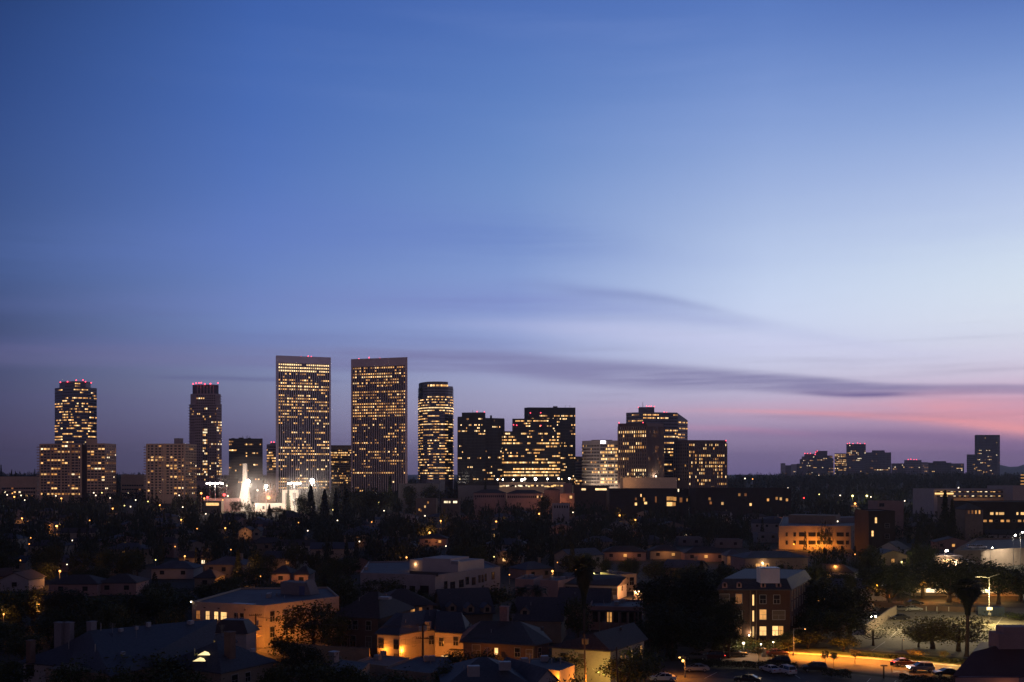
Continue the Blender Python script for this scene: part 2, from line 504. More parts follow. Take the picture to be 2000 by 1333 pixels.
# ------------------------------------------------------------------ the skyline
conc = mat('warm grey concrete', (.28,.24,.25), .8, .12, .05)
concL = mat('pale aluminium fins', (.60,.55,.62), .42, .1, .05, metal=.75)
fin2 = mat('brown grey fins', (.46,.36,.38), .45, .1, .05, metal=.6)
tanc = mat('tan stucco', (.70,.50,.34), .85, .12, .06)
tand = mat('dim tan stucco', (.60,.40,.27), .85, .12, .06)
pinkc = mat('pinkish stone', (.42,.30,.30), .8, .15, .06)
navy = mat('blue black cladding', (.11,.115,.16), .35, .25, .08, spec=.5, metal=.6)
dark = mat('near black cladding', (.022,.019,.024), .5, .25, .08)
brown = mat('brown stone piers', (.24,.165,.15), .75, .15, .06)
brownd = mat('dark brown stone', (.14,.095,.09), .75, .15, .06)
whitec = mat('white painted concrete', (.55,.50,.48), .8, .1, .05)
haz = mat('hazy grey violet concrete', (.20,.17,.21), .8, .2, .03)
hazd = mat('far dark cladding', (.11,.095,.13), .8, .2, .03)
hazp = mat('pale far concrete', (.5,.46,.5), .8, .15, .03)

# dark glass tower at far left, crown set back
t = Tower('office_tower', 'dark blue glass tower with a set-back crown, rising behind the wide condominium block', 'tower', 1420, 11, px=148)
c = t.block([(107,14),(122,2),(144,-4),(172,2),(189,14),(184,50),(112,50)], 757)
k = t.block([(116,12),(127,4),(146,-1),(168,4),(177,12),(172,44),(120,44)], 745, 760)
for i, cols in ((0,5),(1,8),(2,9),(3,6)):
    t.facade(c[i], c[i+1], 759, 872, 21, cols, .33, {10:.6, 8:.5, 12:.5, 13:.6, 5:.35}, .9, .4, band=(1.2,.25), persist=.6)
for i, cols in ((1,6),(2,6)): t.facade(k[i], k[i+1], 747, 757, 2, cols, .12, {}, .8, .4)
for px, py in ((118,747),(132,746),(149,743),(162,743),(167,746),(178,748)): t.beacon(px, py, 0, .8)
t.done(navy, navy)

# wide tan condominium with balconies
t = Tower('apartment_tower', 'wide tan condominium block with recessed balcony bays, lowest left of the skyline', 'tower', 1180, 12, px=152)
L1 = t.block([(78,4),(160,-4),(160,40),(82,44)], 867)
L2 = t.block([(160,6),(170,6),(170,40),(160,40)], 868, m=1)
L3 = t.block([(170,-4),(205,-2),(227,30),(190,44),(170,40)], 866.5)
L4 = t.block([(168,8),(190,8),(190,30),(168,30)], 857, 868)
t.facade(L1[0], L1[1], 869, 968, 18, 12, .24, {0:.22,1:.3,3:.3}, .74, .52, lights=HOME, wts=(4,4,3,2), band=(.9,.5), persist=.5)
for j in (0, 3, 6, 8.6, 11.6):
    a = L1[0].lerp(L1[1], j/12); b = L1[0].lerp(L1[1], min(1,(j+.36)/12)); t.trim.slab(a, b, t.g, t.z(867.5), .02, 1.5, (0,-1), 0)
t.facade(L3[0], L3[1], 869, 968, 18, 5, .17, {3:.4,5:.4}, .74, .5, lights=HOME, wts=(4,4,3,2), band=(.9,.5))
t.facade(L3[1], L3[2], 869, 968, 18, 7, .30, {}, .42, .45, lights=HOME, wts=(2,1,7,1))
t.balconies(L1[0]+Vector((-4,3)), L1[0]+Vector((0.5,-.5)), 869, 968, 18, 1.2)
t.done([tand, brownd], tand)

# second tan condominium
t = Tower('apartment_tower', 'pale tan condominium block with a small rooftop box, left of the pink stepped tower', 'tower', 1180, 13, px=335)
L1 = t.block([(286,2),(362,-4),(384,30),(310,40)], 867)
t.block([(340,8),(351,6),(358,12),(347,18)], 856, 868, m=1)
t.facade(L1[0], L1[1], 869, 967, 18, 10, .24, {}, .62, .5, lights=HOME, wts=(3,5,3,1), band=(.9,.6), persist=.4)
for j in (0, 1.9, 4.4, 6.8, 9.6):
    a = L1[0].lerp(L1[1], j/10); b = L1[0].lerp(L1[1], min(1,(j+.4)/10)); t.trim.slab(a, b, t.g, t.z(867.5), .02, 1.6, (0,-1), 0)
t.facade(L1[1], L1[2], 869, 967, 18, 7, .22, {}, .42, .45, lights=HOME, wts=(2,1,7,1))
t.balconies(L1[0]+Vector((-3,2)), L1[0]+Vector((0.5,-.5)), 869, 967, 18, 1.2)
t.done([tanc, conc], tanc)

# pink stepped residential tower
t = Tower('apartment_tower', 'slender pinkish tower stepping in near its red-lit top', 'tower', 1420, 14, px=401)
A = t.block([(370,10),(381,0),(423,0),(433,10),(430,50),(374,50)], 790)
B_ = t.block([(372,11),(383,2),(421,2),(431,11),(428,46),(376,46)], 769, 792)
Cc = t.block([(376,12),(386,4),(417,4),(427,12),(424,42),(380,42)], 751, 770, m=1)
t.facade(A[0], A[1], 790, 940, 28, 5, .10, {}, .6, .5, lights=HOME, band=(.7,.3))
t.facade(A[1], A[2], 790, 940, 28, 12, .11, {}, .55, .5, lights=HOME, wts=(3,4,3,3), fin=(1.1,.5), band=(.7,.5))
t.facade(A[1].lerp(A[2],.36)+Vector((0,-.6)), A[1].lerp(A[2],.58)+Vector((0,-.6)), 796, 930, 26, 3, .42, {}, .7, .6, lights=HOME, wts=(3,5,1,5))
t.facade(A[2], A[3], 790, 940, 28, 4, .25, {}, .6, .5, lights=HOME, band=(.7,.5))
t.facade(B_[1], B_[2], 771, 790, 4, 9, .05, {}, .6, .5, lights=HOME, band=(.7,.6))
t.facade(Cc[1], Cc[2], 752.5, 769, 2, 5, 0, {}, .8, .7, fin=(1.4,.4))
t.balconies(A[0], A[1], 786, 940, 28, 1.4); t.balconies(B_[2], B_[3], 769, 790, 4, 1.8)
for px, py in ((377,750),(383,749),(389,748.5),(393,748),(400,750.5),(411,750),(426,748.5)): t.beacon(px, py, 2, .9)
t.done([pinkc, hazd], pinkc)

# low dark block and its neighbour
t = Tower('office_block', 'low near-black office block with rooftop antennas, behind the floodlit construction site', 'office block', 1320, 15, px=480)
A = t.block([(447,0),(513,-2),(513,50),(450,50)], 857)
for a, b, h in ((452,458,855.5),(466,476,854.5),(484,490,855)): t.block([(a,10),(b,10),(b,20),(a,20)], h, 858)
t.facade(A[0], A[1], 860, 945, 15, 22, .06, {1:.35,4:.25,6:.2,8:.3,10:.25}, .8, .45, wts=(3,3,4,3), persist=.75)
for px, h in ((474,852),(483,851),(488,852.5),(481,853)):
    t.trim.tube([P(px, 857, 1335), P(px, h, 1335)], .25, 5)
t.done(dark, BLACK)
t = Tower('office_block', 'small rounded pinkish block just left of the left twin tower', 'office block', 1500, 16, px=531)
A = t.block([(521,8),(526,1),(534,-2),(545,0),(545,40),(522,40)], 868)
t.block([(528,8),(540,8),(540,30),(528,30)], 865, 869)
for i, cols in ((0,3),(1,4),(2,5)): t.facade(A[i], A[i+1], 871, 925, 10, cols, .45, {}, .75, .45, band=(1.2,.4))
t.beacon(530, 864, 10, .7); t.beacon(535, 864, 10, .7)
t.done(pinkc, pinkc)

# the twin triangular towers
t = Tower('office_tower', 'left of the two tall twin towers, with three fully lit floors under its top', 'tower', 1300, 17, px=592)
W = t.block([(540,-14),(646.5,8),(600,90),(560,70)], 697.5)
W2 = t.block([(538.6,-10),(541,-14),(561,70),(556,60)], 697.5, m=1)
A, B = W[0], W[1]
t.facade(A, B, 711, 962, 42, 24, .35, {0:.99,1:.98,2:.96,7:.85,17:.6,18:.4,24:.5,26:.45,31:.8,34:.45,39:.4}, .56, .44, fin=(.9,1.3), off=.1, persist=.35, margin=2.2, wts=(4,6,2,2))
t.trim.slab(A, A.lerp(B,.028), t.g, t.z(711), .02, 1.9, (0,-1)); t.trim.slab(A.lerp(B,.972), B, t.g, t.z(711), .02, 1.9, (0,-1))
t.trim.slab(A, B, t.z(711), t.z(697.4), .02, 1.95, (0,-1))
for px, py in ((588,697),(602,696.4),(608,697),(628,699)): t.beacon(px, py, 30, .7)
t.done([dark, concL], concL, cap=100)
t = Tower('office_tower', 'right of the two tall twin towers, brown-grey with unevenly lit floors', 'tower', 1280, 18, px=740)
W = t.block([(686,10),(796,-12),(782,60),(745,85)], 700.5)
A, B = W[0], W[1]
t.facade(A, B, 716, 962, 42, 24, .31, {0:.75,1:.3,3:.8,4:.4,5:.65,6:.4,10:.45,23:.6,25:.55,27:.5,33:.45}, .54, .44, fin=(.9,1.3), off=.1, persist=.4, margin=2.2, wts=(5,5,1,3))
t.trim.slab(A, A.lerp(B,.028), t.g, t.z(716), .02, 1.9, (0,-1)); t.trim.slab(A.lerp(B,.955), B, t.g, t.z(716), .02, 1.9, (0,-1))
t.trim.slab(A, B, t.z(716), t.z(700.4), .02, 1.95, (0,-1))
for px, py in ((701,701.5),(721,699),(742,700.5)): t.beacon(px, py, 20, .7)
t.done([dark, fin2], fin2, cap=100)
# tan block between the twins
t = Tower('office_block', 'tan block with two bright upper floors, between the twin towers', 'office block', 1420, 19, px=665)
A = t.block([(640,0),(692,0),(692,50),(640,50)], 870)
t.facade(A[0], A[1], 878, 950, 16, 28, .30, {0:.6,1:.9,3:.35,14:.7}, .7, .42, band=(1.6,.8), wts=(4,4,1,5))
t.done(tanc, tanc)

# curved glass tower
t = Tower('office_tower', 'curved dark glass tower with bright bands of lit floors, right of the twin towers', 'tower', 1250, 20, px=851)
cv = [(816.5,34),(817,24),(820,14),(826,6),(835,0),(846,-3),(858,-3),(869,-1),(875,2),(884.5,10),(886,34),(870,52),(832,52)]
poly = t.block(cv, 770); t.block([(px + (1.2 if px < 830 else 0), dd) for px, dd in cv[:9]] + [(875,40),(832,48)], 746, 771)
t.block([(868,0),(875,2.4),(884.5,10.4),(884.5,34),(868,34)], 754, 771)
for i in range(0, 10):
    L = (poly[i+1] - poly[i]).length; cols = max(2, round(L / 2.1))
    t.facade(poly[i], poly[i+1], 757, 938, 34, cols, .5, {0:0,1:0,2:0,4:.6,5:.7,7:.97,8:.8,13:.95,24:.6,26:.65,27:.6}, .88, .34, band=(1.0,.2), persist=.75, wts=(4,5,2,3))
up = [t.pt(*q) for q in cv[3:9]]
for i in range(5): t.facade(up[i], up[i+1], 750, 757, 1, 4, .5, {}, .85, .5)
t.done(navy, navy, cap=100)

# dark pair of slabs, then the big dark stepped complex
t = Tower('office_tower', 'near-black tower with a raised left crown and few lit windows, right of the curved tower', 'tower', 1230, 21, px=938)
A = t.block([(894,2),(948,-6),(948,50),(897,50)], 814); t.block([(902,2),(948,-4),(948,40),(904,40)], 806, 815)
B = t.block([(948,-3),(985,6),(985,50),(948,50)], 817); t.block([(957,8),(961,8),(961,14),(957,14)], 811, 818)
t.facade(A[0], A[1], 816, 945, 22, 20, .07, {2:.3,4:.2,9:.15,13:.35,20:.3}, .6, .45, fin=(.5,.5), wts=(3,2,5,2), persist=.6)
t.facade(B[0], B[1], 819, 945, 21, 14, .05, {12:.3,19:.2}, .6, .45, fin=(.5,.5), wts=(3,2,4,2))
for px, py in ((932,804.5),(946,805.5)): t.beacon(px, py, 10, .6)
t.trim.tube([P(923, 806, 1250), P(923, 801, 1250)], .2, 5)
t.done(dark, dark)
t = Tower('office_tower', 'tall black tower with a tiny rooftop box, at the back of the dark stepped complex', 'tower', 1290, 22, px=1075)
A = t.block([(1024,4),(1032,-4),(1124,0),(1124,50),(1026,50)], 796.5); t.block([(1080,8),(1089,8),(1089,16),(1080,16)], 793, 798)
t.facade(A[1].lerp(A[2],.02), A[2], 804, 945, 24, 32, .13, {1:.3,2:.35,4:.35,7:.3,11:.3,15:.3,16:.3,18:.3,21:.3}, .6, .45, wts=(3,5,3,2), persist=.5)
for px in (1104, 1113): t.trim.tube([P(px, 797, 1310), P(px, 792, 1310)], .2, 5)
for px, py in ((1036,807),(1056,806.5)): t.beacon(px, py, -14, .6)
t.done(dark, BLACK)
t = Tower('office_tower', 'mid-height black slab stepping up toward the tallest black tower', 'tower', 1265, 23, px=1030)
A = t.block([(1000.5,2),(1083,-2),(1083,20),(1001,20)], 818)
t.facade(A[0], A[1], 820, 845, 5, 28, .12, {0:.55,2:.2}, .8, .45, wts=(3,5,3,1), persist=.7)
for px, py in ((1003,830),(1009,831),(1056,831.5)): t.beacon(px, py, -10, .6)
t.done(dark, dark)
t = Tower('office_block', 'broad black office block with long rows of brightly lit floors, front of the dark complex', 'office block', 1235, 24, px=1036)
A = t.block([(977,4),(984,-4),(1094,-2),(1094,24),(978,24)], 843)
t.facade(A[1], A[2], 844.5, 932, 14, 36, .32, {0:.25,1:.62,2:.5,3:.75,6:.5,7:.35,9:.7,11:.75,12:.92,13:.95,5:.5}, .86, .46, persist=.82, wts=(4,6,3,2), spread=(.5,1,1.5))
t.facade(A[0], A[1], 844.5, 932, 14, 3, .5, {}, .86, .46)
t.done(dark, dark)
t = Tower('office_block', 'small brown block squeezed between the black complex and the white curved block', 'office block', 1400, 25, px=1130)
A = t.block([(1118,0),(1141,0),(1141,40),(1118,40)], 892)
t.facade(A[0], A[1], 897, 948, 9, 10, .1, {7:.5}, .8, .4, band=(1.4,.5))
t.done(brown, brown)

# white block with rounded left corner
t = Tower('office_block', 'white banded office block with a rounded corner and a glowing white rooftop panel', 'office block', 1200, 26, px=1175)
cv = [(1137,26),(1137.5,16),(1140,10),(1146,4),(1156,-1),(1171,-4),(1214,-4),(1214,40),(1140,44)]
poly = t.block(cv, 861)
t.block([(1155,2),(1162,0),(1196,0),(1196,20),(1155,20)], 859.5, 862, m=1)
for i in range(0, 5):
    L = (poly[i+1] - poly[i]).length
    t.facade(poly[i], poly[i+1], 868, 952, 13, max(2, round(L/1.9)), .12, {}, .62, .5, band=(1.3,.5), wts=(6,2,1,6))
t.facade(poly[5], poly[6], 868, 952, 13, 14, .30, {10:.6}, .8, .56, band=(1.3,.5), wts=(3,6,4,1))
for f in (0.0, .34, .67): 
    a = poly[5].lerp(poly[6], f); t.trim.slab(a, a + Vector((.9,0)), t.g, t.z(861), .02, .8, (0,-1))
sg = MB(); sg.slab(P(1173,0,1196).xy, P(1182,0,1196).xy, t.z(867), t.z(861.5), .1, .7, (0,-1)); sg.build('rooftop_light_panel', emi('white panel light', (.95,.95,1), 5), t.root)
root = t.done([whitec, conc], whitec)
# uplights on its lower floors
for px in (1144, 1160, 1176, 1200):
    l = bpy.data.lights.new('uplight', 'SPOT'); l.energy = 8000; l.color = (1, .74, .5); l.spot_size = R(120); l.shadow_soft_size = .5
    o = bpy.data.objects.new('uplight', l); COL.objects.link(o); p = P(px, 962, 1180)
    o.location = p; o.rotation_euler = (R(135), 0, 0)

# brown piers, tower behind, block on the right
t = Tower('office_tower', 'grey-blue glass tower with sloping right shoulder and mast, behind the brown tower', 'tower', 1290, 27, px=1285)
A = t.block([(1223,6),(1256,-6),(1324,2),(1343,16),(1343,44),(1226,50)], 820)
bm_ = t.body
def sl(px, dd, py): d = 1290 + dd; return (XD(px, d), d, Z(py, 1290))
top = [sl(1223,6,810), sl(1256,-6,806), sl(1322,2,806), sl(1322,44,806), sl(1226,50,810)]
t.block([(1223,6),(1256,-6),(1322,2),(1322,44),(1226,50)], 806, 820)
bm_.face([sl(1322,2,806), sl(1343,16,820), sl(1343,44,820), sl(1322,44,806)]); bm_.face([sl(1322,2,806), sl(1322,2.2,820), sl(1343,16,820)])
t.block([(1247,6),(1278,4),(1278,24),(1247,24)], 795, 807)
t.facade(A[0], A[1], 808, 860, 9, 9, .12, {0:.4}, .8, .4, band=(1.2,.2))
t.facade(A[1], A[2], 808, 935, 21, 22, .22, {}, .8, .42, band=(1.2,.2), persist=.8, wts=(5,4,2,3))
t.facade(A[2], A[3], 822, 935, 19, 7, .25, {4:.7}, .8, .42, band=(1.2,.2), persist=.8)
t.trim.tube([P(1255.5, 797, 1300), P(1255.5, 786, 1300)], .3, 6)
for px, py in ((1247,796),(1263,794),(1268,794),(1272,794),(1278,794.5),(1297,805.5),(1302,806)): t.beacon(px, py, 8, .55)
t.done(navy, navy)
t = Tower('office_tower', 'brown tower with close vertical piers and a row of bright windows near its top', 'tower', 1180, 28, px=1248)
A = t.block([(1207,8),(1264,-6),(1296,14),(1240,44)], 827)
t.facade(A[0], A[1], 833, 945, 15, 13, .25, {1:.92,8:.35,11:.85,13:.7}, .55, .6, fin=(1.3,1.5), margin=.6, wts=(5,4,3,2))
t.facade(A[1], A[2], 833, 945, 15, 12, .16, {1:.6,11:.6}, .5, .6, fin=(.9,1.2), margin=.6, wts=(6,3,1,5))
t.block([(1207,8),(1264,-6),(1264,-4),(1207,10)], 827, 833)
t.beacon(1209, 826, 6, .6); t.beacon(1256, 826, -2, .6)
t.done(brown, brown)
t = Tower('office_tower', 'brown-black block with vertical piers, rightmost of the main skyline group', 'tower', 1210, 29, px=1372)
A = t.block([(1316,16),(1345,-2),(1419,4),(1419,50),(1320,50)], 860)
t.facade(A[1], A[2], 866, 956, 13, 19, .26, {3:.6,4:.45,5:.6,8:.4,10:.4}, .52, .55, fin=(1.2,1.4), wts=(4,5,3,2), persist=.45)
t.facade(A[0], A[1], 866, 940, 11, 7, .08, {}, .5, .5, fin=(.9,.5))
t.facade(A[1].lerp(A[2],.08)+Vector((0,-12)), A[1].lerp(A[2],.66)+Vector((0,-12)), 952, 966, 2, 11, .7, {}, .55, .6)
t.block([(1349,-12),(1398,-12),(1398,4),(1349,4)], 951)
t.beacon(1418, 861, 4, .6)
t.done(brownd, brown)

# ------------------------------------------------------------------ far cluster, three kilometres off
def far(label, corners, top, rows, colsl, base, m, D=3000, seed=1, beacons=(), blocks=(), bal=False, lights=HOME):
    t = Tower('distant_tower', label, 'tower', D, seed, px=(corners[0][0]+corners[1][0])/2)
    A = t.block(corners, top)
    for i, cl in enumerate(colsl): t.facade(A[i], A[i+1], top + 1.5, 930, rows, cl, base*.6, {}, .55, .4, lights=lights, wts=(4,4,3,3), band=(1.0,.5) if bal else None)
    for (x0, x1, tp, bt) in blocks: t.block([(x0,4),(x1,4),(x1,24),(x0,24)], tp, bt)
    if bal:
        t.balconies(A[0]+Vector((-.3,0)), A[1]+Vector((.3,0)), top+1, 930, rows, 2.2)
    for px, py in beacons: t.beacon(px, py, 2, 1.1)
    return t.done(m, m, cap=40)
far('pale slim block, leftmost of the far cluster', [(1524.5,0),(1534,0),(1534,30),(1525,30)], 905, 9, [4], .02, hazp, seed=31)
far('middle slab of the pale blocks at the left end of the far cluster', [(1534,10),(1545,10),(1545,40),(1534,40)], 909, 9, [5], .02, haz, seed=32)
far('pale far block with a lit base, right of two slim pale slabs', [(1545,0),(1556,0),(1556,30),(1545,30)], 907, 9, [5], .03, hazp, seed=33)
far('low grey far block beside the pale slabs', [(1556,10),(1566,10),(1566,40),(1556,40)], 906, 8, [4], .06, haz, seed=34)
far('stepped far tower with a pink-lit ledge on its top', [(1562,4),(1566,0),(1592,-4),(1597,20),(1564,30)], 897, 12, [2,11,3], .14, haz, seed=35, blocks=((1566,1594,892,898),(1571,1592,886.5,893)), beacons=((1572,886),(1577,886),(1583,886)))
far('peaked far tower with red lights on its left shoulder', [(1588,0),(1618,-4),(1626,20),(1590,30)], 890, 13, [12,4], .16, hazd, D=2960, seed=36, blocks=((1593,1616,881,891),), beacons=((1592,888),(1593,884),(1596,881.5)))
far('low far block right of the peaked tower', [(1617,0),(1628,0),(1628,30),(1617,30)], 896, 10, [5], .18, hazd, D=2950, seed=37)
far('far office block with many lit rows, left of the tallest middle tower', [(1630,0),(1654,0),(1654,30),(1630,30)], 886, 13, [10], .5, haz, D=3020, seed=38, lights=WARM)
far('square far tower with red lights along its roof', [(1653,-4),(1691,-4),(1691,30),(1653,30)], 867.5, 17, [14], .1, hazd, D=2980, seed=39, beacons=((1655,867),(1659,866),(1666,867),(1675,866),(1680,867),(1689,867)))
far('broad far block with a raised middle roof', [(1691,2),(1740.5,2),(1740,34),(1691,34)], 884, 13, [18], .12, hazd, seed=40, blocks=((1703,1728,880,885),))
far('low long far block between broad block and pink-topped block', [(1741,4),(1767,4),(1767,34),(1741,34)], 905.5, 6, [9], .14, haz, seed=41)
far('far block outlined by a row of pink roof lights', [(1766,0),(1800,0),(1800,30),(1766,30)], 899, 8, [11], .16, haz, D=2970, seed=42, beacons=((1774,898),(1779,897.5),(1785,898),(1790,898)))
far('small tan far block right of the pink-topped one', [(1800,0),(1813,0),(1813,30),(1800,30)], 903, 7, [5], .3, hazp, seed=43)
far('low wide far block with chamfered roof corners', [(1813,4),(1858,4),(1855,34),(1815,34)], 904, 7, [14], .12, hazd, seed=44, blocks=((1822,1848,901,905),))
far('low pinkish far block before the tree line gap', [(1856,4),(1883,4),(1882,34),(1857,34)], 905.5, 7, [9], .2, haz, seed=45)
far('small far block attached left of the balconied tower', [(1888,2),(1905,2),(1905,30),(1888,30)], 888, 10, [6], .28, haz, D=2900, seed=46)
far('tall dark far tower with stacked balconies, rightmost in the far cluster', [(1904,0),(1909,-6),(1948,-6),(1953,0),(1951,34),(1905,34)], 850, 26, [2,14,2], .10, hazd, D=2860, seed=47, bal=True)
# ------------------------------------------------------------------ trees: tapered trunk with limbs, crown of many leaf-sized faces
import numpy as np
leaf_m = []
def leaf_mat(name, a, b_):
    m, t, b = principled(name); X.nt = t
    ge = t.nodes.new('ShaderNodeNewGeometry'); tcn = t.nodes.new('ShaderNodeTexCoord')
    f = X(ge.outputs['Random Per Island']) * .55 + noise(X(tcn.outputs['Object']), .35, 2) * .45
    c = mixc(smooth(f, .25, .75), tuple(a) + (1,), tuple(b_) + (1,))
    t.links.new(c.s, b.inputs['Base Color']); b.inputs['Roughness'].default_value = .7
    b.inputs['Specular IOR Level'].default_value = .2
    return m
LEAF = leaf_mat('dull green leaves', (.020,.030,.010), (.055,.065,.022))
LEAFD = leaf_mat('dark conifer needles', (.012,.020,.010), (.026,.034,.016))
LEAFY = leaf_mat('olive leaves', (.08,.08,.025), (.18,.16,.06))
BARK = mat('bark', (.07,.05,.035), .9, .4, 1.5, bump=.4)
PBARK = mat('palm bark', (.06,.045,.035), .9, .3, 3.0, stretch=(1,1,4))
def leaves_np(C, S, rng, flat=0.0, asp=.62):
    """C (n,3) centres, S (n,) sizes -> verts, faces of little rhombs in random directions"""
    n = len(C); a = rng.normal(size=(n,3)); a[:,2] *= (1 - flat); a /= np.linalg.norm(a, axis=1)[:,None] + 1e-9
    b = rng.normal(size=(n,3)); b -= (b*a).sum(1)[:,None]*a; b /= np.linalg.norm(b, axis=1)[:,None] + 1e-9
    S = S[:,None]
    V = np.stack([C - a*S, C - b*S*asp, C + a*S, C + b*S*asp], 1).reshape(-1, 3)
    return V
def np_mesh(name, V, mats, mi=None):
    me = bpy.data.meshes.new(name); n = len(V); q = n // 4
    me.vertices.add(n); me.vertices.foreach_set('co', V.astype(np.float32).ravel())
    me.loops.add(n); me.loops.foreach_set('vertex_index', np.arange(n, dtype=np.int32))
    me.polygons.add(q); me.polygons.foreach_set('loop_start', np.arange(0, n, 4, dtype=np.int32))
    me.polygons.foreach_set('loop_total', np.full(q, 4, dtype=np.int32))
    for m in mats: me.materials.append(m)
    if mi is not None: me.polygons.foreach_set('material_index', mi.astype(np.int32))
    me.update(calc_edges=True); return me
def clumps(rng, n, shape):
    out = []
    while len(out) < n:
        p = rng.uniform(-1, 1, 3)
        if shape(p): out.append(p)
    return np.array(out)
def crown_round(seed, R_=4.0, H=10.0, base=3.0, ncl=60, per=34, leaf=.26, loose=1.0):
    """clumps of leaves scattered unevenly through an ellipsoid shell"""
    rng = np.random.default_rng(seed); ch = (H - base) / 2
    ph = rng.uniform(0, 6.28, 4)
    def sh(p):
        r = np.linalg.norm(p); a = math.atan2(p[1], p[0])
        lim = .80 + .14*math.sin(2*a+ph[0]) + .10*math.sin(5*a+ph[1]+3*p[2]) + .08*math.sin(4*p[2]+ph[2])
        return lim*.42 < r < lim
    c = clumps(rng, ncl, sh) * np.array([R_, R_, ch]) + np.array([0, 0, base + ch])
    k = rng.uniform(.55, 1.25, (ncl, 1, 1)) * R_ * .22 * loose
    pts = (c[:,None,:] + rng.normal(size=(ncl, per, 3)) * k * np.array([1,1,.7])).reshape(-1,3)
    return leaves_np(pts, rng.uniform(.6,1.3,len(pts))*leaf, rng)
def crown_cone(seed, R_=3.0, H=14.0, base=1.0, tiers=13, leaf=.34, n=2600, pw=.85):
    rng = np.random.default_rng(seed)
    t = rng.uniform(0, 1, n)**1.35; lay = np.floor(t*tiers)/tiers; fr = t*tiers % 1
    rad = R_*((1-lay)**pw + .05)*(1 - .35*fr)*rng.uniform(.78,1.12,n); a = rng.uniform(0,6.28,n)
    arm = .82 + .18*np.sin(a*5 + lay*40); r = rad*arm*np.sqrt(rng.uniform(.15,1,n))
    z = base + (H-base)*(lay + (fr*.9)/tiers) - r*.22
    return leaves_np(np.stack([r*np.cos(a), r*np.sin(a), z],1), rng.uniform(.6,1.2,n)*leaf, rng)
def crown_column(seed, R_=1.2, H=11.0, n=900, leaf=.25):
    rng = np.random.default_rng(seed); t = rng.uniform(0,1,n)
    rad = R_*np.sin(np.pi*np.clip(t*.9+.1,0,1))**.6*(1-.25*t); a = rng.uniform(0,6.28,n); r = rad*np.sqrt(rng.uniform(.3,1,n))
    return leaves_np(np.stack([r*np.cos(a), r*np.sin(a), .4+t*(H-.4)],1), rng.uniform(.6,1.2,n)*leaf, rng)
def trunk_mb(seed, H=10.0, base=3.0, r=.28, R_=4.0, limbs=6, bare=False):
    rg = random.Random(seed); b = MB()
    top = Vector((rg.uniform(-.4,.4), rg.uniform(-.4,.4), base + (H-base)*.45))
    b.tube([(0,0,0), (rg.uniform(-.1,.1), 0, base*.5), (top.x*.5, top.y*.5, base), top], [r*1.3, r, r*.8, r*.4], 8)
    for i in range(limbs):
        a = i*6.28/limbs + rg.uniform(-.4,.4); z0 = base*rg.uniform(.75,1.15); l = R_*rg.uniform(.55,.85)
        p0 = Vector((top.x*.4, top.y*.4, z0)); p2 = p0 + Vector((math.cos(a)*l, math.sin(a)*l, (H-base)*rg.uniform(.3,.6)))
        p1 = p0.lerp(p2, .5) + Vector((0,0,-.4)); b.tube([p0, p1, p2], [r*.45, r*.3, r*.12], 6)
        if bare:
            for k in range(7):
                q0 = p1.lerp(p2, k/7); q1 = q0 + Vector((rg.uniform(-1,1), rg.uniform(-1,1), rg.uniform(.5,1.6)))*R_*.3
                b.tube([q0, q0.lerp(q1,.5)+Vector((0,0,.1)), q1], [r*.14, r*.08, r*.03], 4)
    return b
def build_plant(name, V, trunk, lm, bm=None, crown='crown'):
    """a prototype: Empty > trunk, crown (meshes later shared by the copies)"""
    e = thing(name, name.replace('_', ' '), 'tree', (0, 0, 0))
    o = bpy.data.objects.new(crown, np_mesh(crown, V, [lm])); COL.objects.link(o); o.parent = e
    if trunk: trunk.build('trunk', bm or BARK, e, True)
    return e
def palm_fan(seed, H=17.0):
    rg = random.Random(seed); b = MB(); b.tube([(0,0,0),(.05,0,.8),(.1,.1,H*.5),(.0,.15,H)], [.42,.30,.24,.22], 8)
    V = []; rng = np.random.default_rng(seed)
    for i in range(120):
        a = rg.uniform(0,6.28); e = rg.uniform(-.9,1.35); l = rg.uniform(1.0,2.0)
        p0 = Vector((0,.15,H)); d = Vector((math.cos(a)*math.cos(e), math.sin(a)*math.cos(e), math.sin(e)))
        s = Vector((-math.sin(a), math.cos(a), 0)); c = p0 + d*l
        for k in range(9):     # fingers of the fan
            t = (k-4)/4*1.15; dd = (d*math.cos(t) + s*math.sin(t)); tip = c + dd*rg.uniform(.8,1.05) - Vector((0,0,.35)); w = s*.05 + d*.03
            m = c.lerp(tip,.5) + Vector((0,0,.05)); V += [c, m - w*2, tip, m + w*2]
    for i in range(1100):      # skirt of dead fronds
        a = rg.uniform(0,6.28); z = H - rg.uniform(.1, 6.5); r = .28 + 1.7*math.exp(-((H-.8-z)/2.6)**2)*rg.uniform(.5,1)
        c = Vector((math.cos(a)*r, .15+math.sin(a)*r, z)); s = Vector((-math.sin(a), math.cos(a), 0))*.14; l = Vector((math.cos(a)*.12, math.sin(a)*.12, -.55))
        V += [c-l, c-s, c+l, c+s]
    return build_plant('palm_tree', np.array([tuple(v) for v in V]), b, LEAFD, PBARK)
